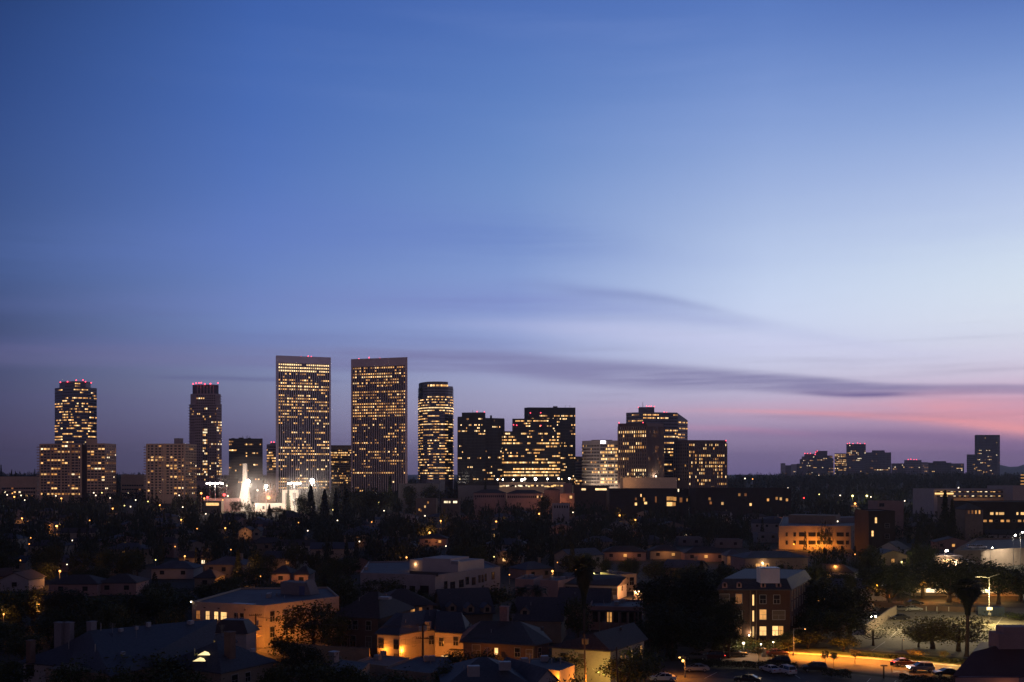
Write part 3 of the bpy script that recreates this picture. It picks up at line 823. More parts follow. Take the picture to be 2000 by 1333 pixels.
def palm_feather(seed, H=7.0):
    rg = random.Random(seed); b = MB(); b.tube([(0,0,0),(.1,0,H*.5),(.1,.1,H)], [.38,.3,.28], 8); V = []
    for i in range(30):
        a = i*2.4; e = rg.uniform(.0,1.2); L = rg.uniform(2.6,3.4); p = Vector((.1,.1,H)); d = Vector((math.cos(a)*math.cos(e), math.sin(a)*math.cos(e), math.sin(e)))
        s = Vector((-math.sin(a), math.cos(a), 0))
        for k in range(16):
            q = p + d*(L/16); d = (d - Vector((0,0,.11+.02*(k>8)))).normalized()
            for sg in (-1,1):
                tip = q + s*sg*.75*math.sin(math.pi*(k+1.5)/18) + d*.35 - Vector((0,0,.18)); w = d*.07
                V += [q, q.lerp(tip,.5)-w, tip, q.lerp(tip,.5)+w]
            V += [p, p + s*.05, q + s*.04, q - s*.04]; p = q
    return build_plant('palm_tree', np.array([tuple(v) for v in V]), b, LEAFD, PBARK)
PROTO = {}
def protos():
    for i in range(4): PROTO['round%d' % i] = build_plant('broadleaf_tree', crown_round(100+i, 4.0, 9.5+i*.5, 2.6, 62, 46, .24), trunk_mb(i), LEAF)
    for i in range(2): PROTO['big%d' % i] = build_plant('broadleaf_tree', crown_round(120+i, 5.5, 16, 3.0, 110, 60, .26, .8), trunk_mb(20+i, 16, 3, .45, 5.5, 8), LEAFD)
    PROTO['olive'] = build_plant('broadleaf_tree', crown_round(131, 3.4, 6.4, 1.7, 90, 44, .13, 1.0), trunk_mb(31, 6.4, 1.9, .22, 3.2, 7, True), LEAFY)
    PROTO['young'] = build_plant('young_tree', crown_round(133, 1.5, 5.0, 2.4, 22, 26, .15, 1.3), trunk_mb(33, 5, 2.4, .07, 1.4, 5), LEAFY)
    PROTO['bare'] = build_plant('sparse_tree', crown_round(134, 2.8, 6.5, 1.6, 60, 16, .10, 1.2), trunk_mb(34, 6.5, 1.6, .14, 2.8, 9, True), LEAF)
    for i in range(2): PROTO['cone%d' % i] = build_plant('conifer_tree', crown_cone(140+i, 3.2, 14, 1.2, 11+i*3), trunk_mb(40, 14, 3, .3, 1.2, 2), LEAFD)
    for i in range(2): PROTO['column%d' % i] = build_plant('cypress_tree', crown_column(150+i), trunk_mb(50, 9, 3, .16, .5, 2), LEAFD)
    PROTO['bush'] = build_plant('bush', crown_round(160, 1.6, 2.4, .1, 30, 50, .13), trunk_mb(60, 2.0, .4, .06, 1.0, 5), LEAF)
    PROTO['fan'] = palm_fan(3); PROTO['feather'] = palm_feather(4)
protos()
used_proto = set(); NTREE = [0]
PSIZE = {'round': 4.0, 'big': 5.5, 'olive': 3.4, 'young': 1.5, 'bare': 2.8, 'cone': 3.2, 'column': 1.2, 'bush': 1.6, 'fan': 2.4, 'feather': 3.2}
PH = {'round0': 9.5, 'round1': 10, 'round2': 10.5, 'round3': 11, 'big0': 16, 'big1': 16, 'olive': 6.4, 'young': 5, 'bare': 6.5, 'cone0': 14, 'cone1': 14, 'column0': 11, 'column1': 11, 'bush': 2.4, 'fan': 18.2, 'feather': 9}
TREES = []
def tree(kind, x, y, h, w, label, group=None, z=None, name=None):
    p = PROTO[kind]; base = kind.rstrip('0123456789')
    if kind in used_proto: o = dup_tree(p)
    else: o = p; used_proto.add(kind)
    sz = h / PH[kind]; sx = w / (2 * PSIZE[base])
    o.location = (x, y, gz(x, y) - .05 if z is None else z); o.scale = (sx, sx, sz); o.rotation_euler = (0, 0, random.uniform(0, 6.28))
    if 'group' in o.keys(): del o['group']
    tag(o, label, 'bush' if base == 'bush' else 'palm tree' if base in ('fan', 'feather') else 'tree', group)
    NTREE[0] += 1; TREES.append((x, y, w/2)); return o
def treep(kind, px, top, d, wpx, label, group=None):
    """tree at photo column px, top row, depth d, crown width in photo pixels"""
    x = XD(px, d); return tree(kind, x, d, Z(top, d) - gz(x, d), wpx * d / F, label, group)
# ------------------------------------------------------------------ buildings made of named parts
W_CREAM = mat('cream stucco', (.30,.25,.20), .9, .14, .35, bump=.15)
W_WHITE = mat('white stucco', (.34,.31,.31), .9, .1, .35, bump=.15)
W_PINK = mat('pink stucco', (.28,.18,.165), .9, .14, .35, bump=.15)
W_TAN = mat('tan painted stucco', (.20,.155,.12), .9, .16, .35, bump=.15)
W_BRICK = mat('dark brick', (.05,.025,.02), .9, .35, 2.5, stretch=(1,1,4), bump=.3)
W_BROWN = mat('brown stucco', (.11,.07,.055), .9, .2, .35)
W_DARK = mat('very dark stone', (.035,.024,.022), .9, .2, .3)
W_GREY = mat('grey render', (.15,.14,.155), .9, .15, .3)
R_SLATE = mat('slate shingles', (.05,.052,.066), .7, .35, 2.2, stretch=(1,1,3), bump=.4)
R_BLUE = mat('pale gravel roof felt', (.075,.08,.10), .8, .3, .25)
R_BROWN = mat('brown shingles', (.048,.038,.038), .8, .35, 2.2, stretch=(1,1,3), bump=.4)
R_TILE = mat('clay tiles', (.12,.055,.04), .8, .35, 2.2, bump=.4)
TRIMW = mat('white painted trim', (.26,.24,.23), .6, .08, 1)
TRIMD = mat('dark painted trim', (.05,.04,.04), .6, .1, 1)
DARKG = glass('dark window glass', (.012,.013,.018), .1)
CURT = mat('drawn blinds', (.10,.075,.055), .8, .15, 3, stretch=(8,8,1))
METAL = mat('galvanised metal', (.22,.22,.23), .45, .2, 2, metal=.6)
ROOFBOX = mat('painted sheet metal box', (.2,.2,.22), .5, .15, 1)
WOOD = mat('weathered pole wood', (.06,.045,.035), .9, .3, 2, stretch=(3,3,.4))
SODIUM = emi('sodium lamp', (1.0,.45,.10), 6); LEDW = emi('white lamp', (1.0,.85,.60), 12); YEL = emi('yellow green lamp', (.95,.85,.22), 8)
DOT_O = emi('far orange lamp', (1.0,.38,.08), 2.6); DOT_W = emi('far white lamp', (1.0,.80,.55), 3.5); DOT_R = emi('red signal', (1.0,.04,.04), 6); DOT_Y = emi('far yellow lamp', (.95,.80,.25), 2.8)
def under(px):
    for lim, nm in ((60,'at the left edge'),(230,'below the wide condominium'),(290,'below the gap between the condominiums'),(385,'below the second condominium'),(440,'below the pink stepped tower'),(530,'below the floodlit pylon'),(650,'below the left twin tower'),(690,'below the gap between the twins'),(800,'below the right twin tower'),(890,'below the curved tower'),(980,'below the near-black pair'),(1130,'below the black stepped complex'),(1215,'below the white curved block'),(1345,'below the brown-piered tower'),(1420,'below the rightmost skyline block'),(1560,'below the empty sky right of the skyline'),(1660,'below the stepped far towers'),(1760,'below the square far tower'),(1890,'below the low far blocks')):
        if px < lim: return nm
    return 'below the balconied far tower'
def band_of(py):
    for lim, nm in ((958,'on the far tree line'),(975,'at the foot of the skyline'),(1000,'in the farthest streets'),(1040,'in the far gardens'),(1090,'in the middle gardens'),(1150,'in the nearer gardens')):
        if py < lim: return nm
    return 'near the foreground roofs'
FOOT = []          # footprints, so trees and small houses keep clear
def V2(p): return Vector((p[0], p[1]))
def outward(A, B, C):
    u = (V2(B) - V2(A)).normalized(); n = Vector((u.y, -u.x))
    if n.dot(V2(A) - V2(C)) < 0: n = -n
    return u, n
def window(th, A, B, C, s, z, w, h, pane=None, frame=TRIMW, bars=True, name='window'):
    """window > pane on the wall A-B, s metres along it, sill height z"""
    u, n = outward(A, B, C); c = V2(A) + u * s; fw = .09
    b = MB()
    def seg(s0, s1, z0, z1): b.slab(c + u*s0, c + u*s1, z0, z1, .0, .09, n)
    seg(-w/2-fw, -w/2, z, z+h); seg(w/2, w/2+fw, z, z+h); seg(-w/2-fw, w/2+fw, z-fw, z); seg(-w/2-fw, w/2+fw, z+h, z+h+fw)
    if bars: b.slab(c - u*w/2, c + u*w/2, z+h*.5-.03, z+h*.5+.03, .0, .07, n); b.slab(c - u*.03, c + u*.03, z, z+h*.497, .0, .07, n)
    f = b.build(name, frame, th)
    g = MB(); g.slab(c - u*w/2, c + u*w/2, z, z+h, .005, .04, n); g.build('pane', pane or DARKG, f)
    return f
def rect_from(A, B, depth):
    A = V2(A); B = V2(B); u = (B - A).normalized(); n = Vector((-u.y, u.x))
    if n.y < 0: n = -n
    return [A, B, B + n*depth, A + n*depth]
def roof_mb(poly, h, kind, rh, ov=.5):
    """poly: 4 corners A B C D (A-B in front). Ridge runs parallel to A-B, or front to back for 'gfront'."""
    b = MB(); A, B, C, D = [V2(p) for p in poly]
    if kind == 'gfront': A, B, C, D = B, C, D, A
    u = (B-A).normalized(); v = (D-A).normalized(); L = (B-A).length; W = (D-A).length
    a_, b_, c_, d_ = A-u*ov-v*ov, B+u*ov-v*ov, C+u*ov+v*ov, D-u*ov+v*ov
    e = 0.0 if kind in ('gable', 'gfront') else min(L*.5, W*.5)
    if kind == 'mansard':
        i = min(1.6, W*.25); q = [A+u*i+v*i, B-u*i+v*i, C-u*i-v*i, D+u*i-v*i]; lo = [a_, b_, c_, d_]
        for k in range(4): b.face([(*lo[k],h),(*lo[(k+1)%4],h),(*q[(k+1)%4],h+rh),(*q[k],h+rh)])
        b.face([(*p,h+rh) for p in q]); b.face([(*p,h) for p in lo[::-1]]); return b
    r0 = a_.lerp(d_, .5) + u*e; r1 = b_.lerp(c_, .5) - u*e; H = h + rh; dz = .18
    P_ = lambda p, z: (p.x, p.y, z)
    lo = h - .12
    b.face([P_(a_,lo),P_(b_,lo),P_(r1,H),P_(r0,H)]); b.face([P_(c_,lo),P_(d_,lo),P_(r0,H),P_(r1,H)])
    if e > 0: b.face([P_(b_,lo),P_(c_,lo),P_(r1,H)]); b.face([P_(d_,lo),P_(a_,lo),P_(r0,H)])
    b.face([P_(a_,lo-dz),P_(b_,lo-dz),P_(r1,H-dz),P_(r0,H-dz)][::-1]); b.face([P_(c_,lo-dz),P_(d_,lo-dz),P_(r0,H-dz),P_(r1,H-dz)][::-1])
    for p, q in ((a_,b_),(b_,c_),(c_,d_),(d_,a_)):
        if e > 0 or (p, q) in ((a_,b_),(c_,d_)): b.face([P_(p,lo-dz),P_(q,lo-dz),P_(q,lo),P_(p,lo)])
    if e == 0:
        for p, r, q in ((a_,r0,d_),(b_,r1,c_)):
            b.face([P_(p,lo-dz),P_(p,lo),P_(r,H),P_(r,H-dz)]); b.face([P_(q,lo),P_(q,lo-dz),P_(r,H-dz),P_(r,H)])
    return b
def gable_walls(b, poly, h, rh, kind):
    A, B, C, D = [V2(p) for p in poly]
    if kind == 'gfront': A, B, C, D = B, C, D, A
    for p, q in ((A, D), (B, C)):
        m = p.lerp(q, .5); b.face([(p.x,p.y,h),(q.x,q.y,h),(m.x,m.y,h+rh-.15)])
class House:
    def __init__(s, name, label, cat, poly, h, wall, roofm, kind='hip', rh=3.0, ov=.5, parapet=.5, z0=0.0, group=None, foot=True, z_base=None):
        s.poly = [V2(p) for p in poly]; s.h = h; c = sum(s.poly, Vector((0,0))) / len(s.poly); s.c = c
        s.z0 = z0
        s.root = thing(name, label, cat, (c.x, c.y, z0), group)
        b = MB(); b.prism(s.poly, z0 - .3, h)
        if kind in ('gable', 'gfront'): gable_walls(b, s.poly, h, rh, kind)
        if kind == 'flat':
            n = len(s.poly)
            for i in range(n):
                p, q = s.poly[i], s.poly[(i+1)%n]; u, nn = outward(p, q, c); b.slab(p, q, h, h+parapet, -.25, .04, nn)
        s.wall = b.build('wall', wall, s.root)
        if kind == 'flat':
            r = MB(); q = [c + (p-c)*(1 - .3/max(1,(p-c).length)) for p in s.poly]; r.prism(q, h-.05, h+.06); s.roof = r.build('roof', roofm, s.root)
        else: s.roof = roof_mb(s.poly, h, kind, rh, ov).build('roof', roofm, s.root)
        if foot: FOOT.append(s.poly)
    def win(s, e, fr, z, w=1.1, h=1.4, pane=None, **k):
        A, B = s.poly[e], s.poly[(e+1) % len(s.poly)]; L = (V2(B)-V2(A)).length
        return window(s.root, A, B, s.c, fr*L, z, w, h, pane, **k)
    def chimney(s, p, z0, z1, w=.9, m=None, d=None):
        b = MB(); b.box((p[0],p[1],(z0+z1)/2), (w, d or w, z1-z0), s.ang() ); b.box((p[0],p[1],z1+.06), (w+.18,(d or w)+.18,.15), s.ang())
        return b.build('chimney', m or W_BROWN, s.roof)
    def ang(s): u = s.poly[1]-s.poly[0]; return math.atan2(u.y, u.x)
    def box(s, p, z0, size, m=ROOFBOX, name='roof_vent'):
        b = MB(); b.box((p[0],p[1],z0+size[2]/2), size, s.ang()); return b.build(name, m, s.roof)
    def porch(s, e, fr, z, m=None, energy=0, col=(1,.5,.15), size=.14):
        A, B = s.poly[e], s.poly[(e+1) % len(s.poly)]; u, n = outward(A, B, s.c); p = V2(A).lerp(V2(B), fr) + n*.3
        b = MB(); b.ball((p.x,p.y,z), size, 0, 8, 5); b.slab(p-u*.06, p+u*.06, z+.05, z+.2, -.3, 0, n, 1)
        b.build('wall_lamp', [m or SODIUM, TRIMD], s.root)
        if energy: point('porch_light', (p.x+n.x*.7, p.y+n.y*.7, z-.1), energy, col)
def point(name, loc, energy, col, r=.2, spot=None, target=None):
    l = bpy.data.lights.new(name, 'SPOT' if spot else 'POINT'); l.energy = energy * 2.0; l.color = col; l.shadow_soft_size = r
    if spot: l.spot_size = R(spot); l.spot_blend = .6
    o = bpy.data.objects.new(name, l); COL.objects.link(o); o.location = loc
    if spot: o.rotation_euler = (Vector(target) - Vector(loc)).to_track_quat('-Z', 'Y').to_euler() if target else (0,0,0)
    return o
ORANGE = (1.0, .30, .03)
def street_lamp(x, y, h, label, arm=(1.6, 0), m=None, energy=900, col=ORANGE, double=False, group=None, size=.22, z0=0.0, spot=150, pole_m=None):
    t = thing('street_lamp', label, 'street lamp', (x, y, z0), group)
    b = MB(); b.tube([(x,y,z0-.1),(x,y,z0+.6)], .16, 8); b.tube([(x,y,z0+.6),(x,y,z0+h)], [.10,.06], 8); b.build('pole', pole_m or METAL, t)
    for s in ((1,-1) if double else (1,)):
        ax, ay = x + arm[0]*s, y + arm[1]*s
        a = MB(); a.tube([(x,y,z0+h-.15),(x+arm[0]*s*.5,y+arm[1]*s*.5,z0+h+.12),(ax,ay,z0+h+.1)], .045, 6); a.build('arm', METAL, t)
        hd = MB(); hd.box((ax,ay,z0+h+.08), (.5,.26,.14), math.atan2(arm[1],arm[0])); hd.ball((ax,ay,z0+h-.02), size, 1, 8, 5, (1,1,.6)); hd.build('lamp_head', [METAL, m or SODIUM], t)
        if energy: point('street_lamp_or_fill_light', (ax, ay, z0+h-.35), energy, col, .15, spot)
    return t
# ------------------------------------------------------------------ roads, car parks, pavements
def sheet(name, pts, z, m, kind='structure'):
    b = MB(); q = [at(px, py, 0) for px, py in pts]
    ar = sum(q[i].x*q[(i+1)%len(q)].y - q[(i+1)%len(q)].x*q[i].y for i in range(len(q)))
    if ar < 0: q = q[::-1]
    b.face([(p.x, p.y, z) for p in q]); o = b.build(name, m); o['kind'] = kind; return o
ASPH = mat('asphalt', (.075,.07,.066), .85, .3, .5, bump=.1); ASPHL = mat('worn grey asphalt', (.20,.185,.14), .85, .3, .22, bump=.1)
SIDE = mat('pavement concrete', (.22,.20,.18), .9, .15, .8); GRASSM = mat('verge grass', (.035,.05,.018), .95, .4, 1.2, bump=.5)
PAINT = mat('white road paint', (.55,.54,.50), .7, .2, 2); HEDGE = LEAFD
sheet('street_road', [(1300,1262),(1600,1281),(2120,1322),(2120,1346),(1860,1334),(1640,1310),(1300,1287)], .03, ASPH)
sheet('verge', [(1560,1266),(1700,1272),(2100,1302),(2120,1322),(1600,1281)], .06, GRASSM)
sheet('pavement', [(1400,1266),(1640,1281.5),(1900,1302.5),(2120,1318),(2120,1322),(1900,1306),(1640,1284.5),(1400,1269.5)], .15, SIDE)
sheet('car_park', [(1668,1279),(1640,1245),(1700,1215),(1752,1188),(1830,1186),(2040,1190),(2120,1240),(2080,1302),(1900,1292)], .05, ASPHL)
sheet('near_car_park', [(1180,1300),(1330,1292),(1640,1314),(1860,1338),(2120,1352),(2300,1800),(900,1800)], .04, ASPH)
sheet('side_street_road', [(1560,1262),(1640,1266),(1700,1206),(1722,1188),(1690,1183),(1640,1212)], .035, ASPH)
sheet('back_street_road', [(1690,1183),(1722,1189),(2120,1196),(2120,1180),(1700,1174)], .035, ASPH)
sheet('alley_road', [(560,1246),(640,1262),(720,1275),(940,1300),(1010,1318),(940,1335),(700,1310),(560,1285),(500,1272)], .03, ASPH)
# painted bay lines in the car park
def line(name, a, b_, w=.12, z=.058, m=PAINT):
    p, q = at(*a, 0), at(*b_, 0); u = (q - p).normalized(); n = Vector((-u.y, u.x, 0)) * w / 2; k = MB()
    pts = [p - n, q - n, q + n, p + n]; 
    k.face([(v.x, v.y, z) for v in pts]); return k, name, m
def lines(name, segs, z=.058, w=.14):
    b = MB()
    for a, c in segs:
        k, _, _ = line(name, a, c, w, z); b.face(k.v)
    o = b.build(name, PAINT); o['kind'] = 'structure'
lines('bay_markings', [((1763,1223),(1737,1248)),((1729,1254),(1694,1278)),((1909,1202),(1899,1214)),((1959,1204),(1941,1229)),((1933,1241),(1921,1258)),((1926,1213),(1936,1220)),((1944,1236),(1951,1240)),((1745,1216),(1720,1222)),((1737,1224),(1700,1232)),((1905,1219),(1958,1224))])
lines('near_bay_markings', [((1563,1326),(1551,1318)),((1700,1326),(1690,1337)),((1750,1330),(1742,1340)),((1480,1320),(1462,1331)),((1400,1314),(1376,1326))], .048)

# ------------------------------------------------------------------ houses and flats of the foreground
A_, B_ = at(212,1318,6.3), at(404,1272,6.3); fp = rect_from(A_, B_, 13)
h = House('slate_roof_house', 'long slate-roofed house with many small roof vents, lower left', 'house', fp, 6.3, W_TAN, R_SLATE, 'flat', parapet=0)
bpy.data.objects.remove(h.roof); b = MB(); u_ = (V2(B_)-V2(A_)).normalized(); n_ = Vector((-u_.y,u_.x)); n_ = n_ if n_.y > 0 else -n_
a0 = V2(A_)-n_*.7-u_*.5; b0 = V2(B_)-n_*.7+u_*.5; r0 = V2(at(174,1232,10.4)); r1 = V2(at(425,1209,10.4)); bl = r0 + n_*7 - u_*3; br = r1 + n_*7
b.face([(*a0,6.2),(*b0,6.2),(*r1,10.4),(*r0,10.4)]); b.face([(*bl,6.2),(*a0,6.2),(*r0,10.4)]); b.face([(*br,6.2),(*bl,6.2),(*r0,10.4),(*r1,10.4)]); b.face([(*b0,6.2),(*br,6.2),(*r1,10.4)])
b.face([(*a0,6.0),(*b0,6.0),(*b0,6.2),(*a0,6.2)])
h.roof = b.build('roof', R_SLATE, h.root)
def roofpt(px, py, z): return at(px, py, z)
from mathutils.bvhtree import BVHTree
def on_roof(hs, px, py):
    o = Vector(hs.root.location); t = BVHTree.FromPolygons([v.co + o for v in hs.roof.data.vertices], [tuple(p.vertices) for p in hs.roof.data.polygons])
    return t.ray_cast(Vector((0,0,CAM_H)), (P(px, py, 100) - Vector((0,0,CAM_H))).normalized())[0]
for px, py, w_ in ((236,1238,.7),(290,1226,.7),(288,1264,.45),(332,1256,.45),(372,1248,.45),(267,1234,.5),(372,1222,1.0),(240,1284,.6)):
    p = on_roof(h, px, py)
    if p: h.box(p, p.z-.2, (w_, w_*.8, 1.1))
c = at(179,1262,7.5); h.chimney((c.x,c.y), 6.5, 11.6, 1.3, W_GREY, 1.0)
b = MB(); p = at(197,1240,9.6); b.tube([(p.x,p.y,8.6),(p.x,p.y,11.6)], .09, 8); b.build('vent_pipe', METAL, h.roof)
for fr in (.3,.55,.8): h.win(0, fr, 3.6, 1.2, 1.3)
h = House('slate_roof_house', 'slate-roofed house with two white chimneys at the lower left corner', 'house', rect_from(at(46,1291,6), at(218,1307,6), 17), 6, W_WHITE, R_SLATE, 'hip', 4.0, .7)
for px, w in ((117,1.6),(134,1.5)):
    c = at(px,1258,8); h.chimney((c.x,c.y), 6, 11.6, w, W_GREY, 1.0)
c = at(60,1283,7); h.chimney((c.x,c.y), 6, 9.6, 1.0, W_BROWN)
h.win(0,.08,3.7,1.5,1.7,None,frame=TRIMD); h.win(0,.66,3.3,1.0,2.0,HOME[0]); h.win(0,.4,3.5,1.2,1.4)
h = House('hip_roof_house', 'dark blue hip-roofed house carrying two glowing pyramid roof lights', 'house', rect_from(at(432,1312,5.4), at(532,1290,5.4), 13), 5.4, W_TAN, R_SLATE, 'hip', 3.6, .6)
c = at(449,1264,8.5); h.chimney((c.x,c.y), 6, 10.9, 1.3, W_BROWN)
h.box(at(494,1266,8.6), 8.0, (.8,.6,.5)); h.win(0,.25,2.6,1.3,1.8); h.win(0,.5,2.8,1.1,1.5)
# two glowing pyramid roof lights, set on whichever slope of the hip roof their sight line meets
from mathutils.bvhtree import BVHTree
_o = Vector(h.root.location); _t = BVHTree.FromPolygons([v.co + _o for v in h.roof.data.vertices], [tuple(p.vertices) for p in h.roof.data.polygons])
for px, py in ((400,1280),(391,1292)):
    ray = (P(px, py, 100) - Vector((0,0,CAM_H))).normalized(); hit = _t.ray_cast(Vector((0,0,CAM_H)), ray)[0]
    p = hit if hit else at(px, py, 6.5); z0 = p.z + .12; n = [(p.x-1.0,p.y-.75),(p.x+1.0,p.y-.75),(p.x+1.0,p.y+.75),(p.x-1.0,p.y+.75)]
    b = MB()
    for k in range(4): b.face([(*n[k],z0),(*n[(k+1)%4],z0),(p.x,p.y,z0+.55)])
    b.build('roof_light', emi('lit roof light', (1,.76,.36), 1.5, .1), h.roof)
    b = MB(); b.box((p.x,p.y,z0-.35),(2.1,1.6,.69)); b.build('roof_light_kerb', R_SLATE, h.roof)
h = House('mansard_house', 'small house with a black mansard roof and a pale lavender wall', 'house', rect_from(at(416,1236,6), at(481,1238,6), 4.5), 6, W_WHITE, TRIMD, 'mansard', 2.4, .6)
h.win(0,.18,3.2,1.0,1.9,frame=TRIMW); h.win(0,.42,3.2,1.0,1.9,frame=TRIMW)
h = House('small_gable_house', 'little gabled wing lit yellow beside the lavender wall', 'house', rect_from(at(402,1256,6.0), at(428,1259,6.0), 4), 6.0, W_CREAM, R_SLATE, 'gfront', 1.6, .4)
h.win(0,.4,4.2,1.2,1.3,HOME[1]); point('yard_light', (h.c.x, h.c.y-5, 5.2), 120, (1,.75,.3))

h = House('flat_roof_apartments', 'two-storey flat-roofed cream flats glowing orange at the corner', 'apartment building', [at(375,1179,8.6), at(516,1187,8.6), at(662,1169,8.6), at(640,1150,8.6), at(470,1152,8.6)], 8.6, W_CREAM, R_BLUE, 'flat', parapet=.45)
L = (h.poly[1]-h.poly[0]).length
for fr, pane in ((.09,HOME[2]),(.225,HOME[1]),(.345,HOME[1]),(.45,HOME[1]),(.62,None),(.70,None)): h.win(0, fr, 5.3, 1.0 if fr != .45 else 1.5, 1.8, pane)
for fr, z in ((.1,5.4),(.28,5.4),(.45,5.4),(.65,5.4),(.85,5.4),(.1,2.0),(.27,2.0),(.36,2.0),(.6,2.0),(.8,2.0)): h.win(1, fr, z, 1.2, 2.2)
for fr in (.18,.38,.74): h.box(V2(h.poly[0]).lerp(h.poly[1], fr) - Vector((0,.08)), 7.75, (.35,.3,.22), TRIMD, 'wall_vent')
pe = [at(548,1160,8.7), at(596,1163,8.7)]; q = rect_from(pe[0], pe[1], 3.4); b = MB(); b.prism(q, 8.6, 11.6); b.build('penthouse', W_GREY, h.roof)
b = MB(); c = q[1]; b.face([(q[1].x+.02,q[1].y,11.6),(q[1].x+1.3,q[1].y+.3,8.7),(q[1].x+.02,q[1].y,8.7)]); b.face([(q[2].x+.02,q[2].y,12.2),(q[2].x+.02,q[2].y,8.7),(q[2].x+1.3,q[2].y+.3,8.7)]); b.face([(q[1].x+.02,q[1].y,12.2),(q[2].x+.02,q[2].y,12.2),(q[2].x+1.3,q[2].y+.3,8.7),(q[1].x+1.3,q[1].y+.3,8.7)]); b.build('stair_roof', W_GREY, h.roof)
b = MB(); p = q[0].lerp(q[1], .88); b.box((p.x,p.y-.02,9.75),(1.4,.3,2.1),h.ang()); b.build('door', mat('dark blue door', (.05,.07,.16), .6, .1, 1), h.roof)
p = at(476,1181,8.8); h.box(p, 8.66, (5.5,1.2,.35), METAL, 'skylight')
p = at(376,1174,9); h.porch(0,.0,9.0, LEDW, 0)
h = House('brown_apartments', 'dark brown flats under a broad hip roof, middle of the near rows', 'apartment building', rect_from(at(657,1202,8), at(738,1206,8), 16), 8, W_BROWN, R_BROWN, 'hip', 4.2, .9)
for fr in (.3,.46,.78): h.win(0, fr, 5.3, 1.1, 1.8)
for fr in (.2,.4,.78): h.win(0, fr, 1.8, 1.3, 2.2, CURT if fr == .78 else None)
p = at(752,1165,11.6); h.box(p, 11.0, (2.4,1.6,.5), ROOFBOX, 'roof_light'); h.box(at(738,1181,9.8), 9.3, (.8,.6,.5))
h = House('brown_apartments', 'rear wing of dark flats with three slim lit windows under its eaves', 'apartment building', rect_from(at(742,1184,7.6), at(846,1180,7.6), 13), 7.6, W_TAN, R_BROWN, 'hip', 3.0, .9)
for fr, pn in ((.22,HOME[0]),(.58,HOME[2]),(.62,HOME[0]),(.76,HOME[2]),(.9,None)): h.win(0, fr, 5.2, .7, 1.7, pn)
# the cream zig-zag flats
fr_ = [(737,1236),(780,1239),(826,1230),(848,1229),(850,1233),(906,1236)]
fp = [V2(at(px,py,6.2)) for px,py in fr_]
poly = fp + [fp[-1] + Vector((1,13)), fp[0] + Vector((1,13))]
h = House('cream_apartments', 'cream two-storey flats with a zig-zag front lit bright orange by a lamp', 'apartment building', poly, 6.2, W_CREAM, R_SLATE, 'flat', parapet=.0)
bpy.data.objects.remove(h.roof); b = MB()
ev = [p + Vector((0,-.6)) for p in fp]; ev[0].x -= .6; ev[-1].x += .6; rd = [fp[0]+Vector((3,6)), fp[1]+Vector((0,6.5)), fp[2]+Vector((0,6.2)), fp[3]+Vector((0,6.2)), fp[4]+Vector((0,6.6)), fp[5]+Vector((-.8,6.4))]
bk = [fp[0]+Vector((0,13.6)), fp[5]+Vector((.6,13.6))]
for i in range(5): b.face([(*ev[i],6.1),(*ev[i+1],6.1),(*rd[i+1],9.3),(*rd[i],9.3)])
b.face([(*ev[5],6.1),(*bk[1],6.1),(*rd[5],9.3)]); b.face([(*bk[0],6.1),(*ev[0],6.1),(*rd[0],9.3)]); b.face([(*bk[1],6.1),(*bk[0],6.1)] + [(*q,9.3) for q in rd])
for i in range(5): b.face([(*ev[i],5.95),(*ev[i+1],5.95),(*ev[i+1],6.1),(*ev[i],6.1)])
h.roof = b.build('roof', R_SLATE, h.root)
for e, fr, z in ((0,.18,3.3),(0,.86,3.3),(1,.18,3.3),(1,.62,3.3),(2,.75,3.2),(4,.22,3.3),(4,.72,3.6),(0,.15,.6),(0,.88,.6),(1,.2,.7)): h.win(e, fr, z, 1.0, 1.7, CURT if z < 1 else None, frame=TRIMD if e < 2 else TRIMW)
h.win(4,.78,1.2,.9,1.3,HOME[2]); h.win(4,.35,.3,1.6,1.2,HOME[1],name='lit_doorway',bars=False)
pb = MB(); u, n = outward(fp[4], fp[5], h.c); q = fp[4].lerp(fp[5], .82); pb.slab(q-u*1.6, q+u*1.6, 2.8, 2.95, 0, 1.1, n); pb.build('awning', TRIMD, h.root)
for px, z in ((836,1229),): h.box(at(px,1228,6.5), 6.3, (1.0,.8,1.6), W_GREY, 'dormer')
h.box(at(955,1205,8.5), 8.0, (.1,.1,.1))
h = House('brick_apartments', 'brown brick flats with an outside stair and one small lit window', 'apartment building', [at(905,1252,6.2), at(1041,1259,6.2), at(1072,1252,6.2), at(1050,1226,6.2), at(912,1228,6.2)], 6.2, W_BROWN, R_SLATE, 'flat', parapet=0)
bpy.data.objects.remove(h.roof); b = MB(); P0 = h.poly; ap = [V2(at(940,1213,8.8)), V2(at(1016,1214,8.8))]
ez = 6.1
def ex(p): return p + (p - h.c).normalized() * .9
A_, B_, C_, D_, E_ = [ex(p) for p in P0]
b.face([(*A_,ez),(*B_,ez),(*ap[1],8.8),(*ap[0],8.8)]); b.face([(*B_,ez),(*C_,ez),(*ap[1],8.8)]); b.face([(*C_,ez),(*D_,ez),(*ap[1],8.8)]); b.face([(*D_,ez),(*E_,ez),(*ap[0],8.8),(*ap[1],8.8)]); b.face([(*E_,ez),(*A_,ez),(*ap[0],8.8)])
for p, q in ((A_,B_),(B_,C_),(C_,D_),(E_,A_)): b.face([(*p,ez-.16),(*q,ez-.16),(*q,ez),(*p,ez)])
h.roof = b.build('roof', R_BROWN, h.root)
h.win(0,.19,3.6,1.5,2.0,CURT); h.win(0,.48,4.0,.65,1.2,HOME[1],bars=False); h.win(0,.95,3.6,1.2,1.6,CURT); h.win(1,.4,3.6,1.0,1.7); h.win(0,.78,3.8,1.0,1.6)
u, n = outward(P0[0], P0[1], h.c); b = MB(); 
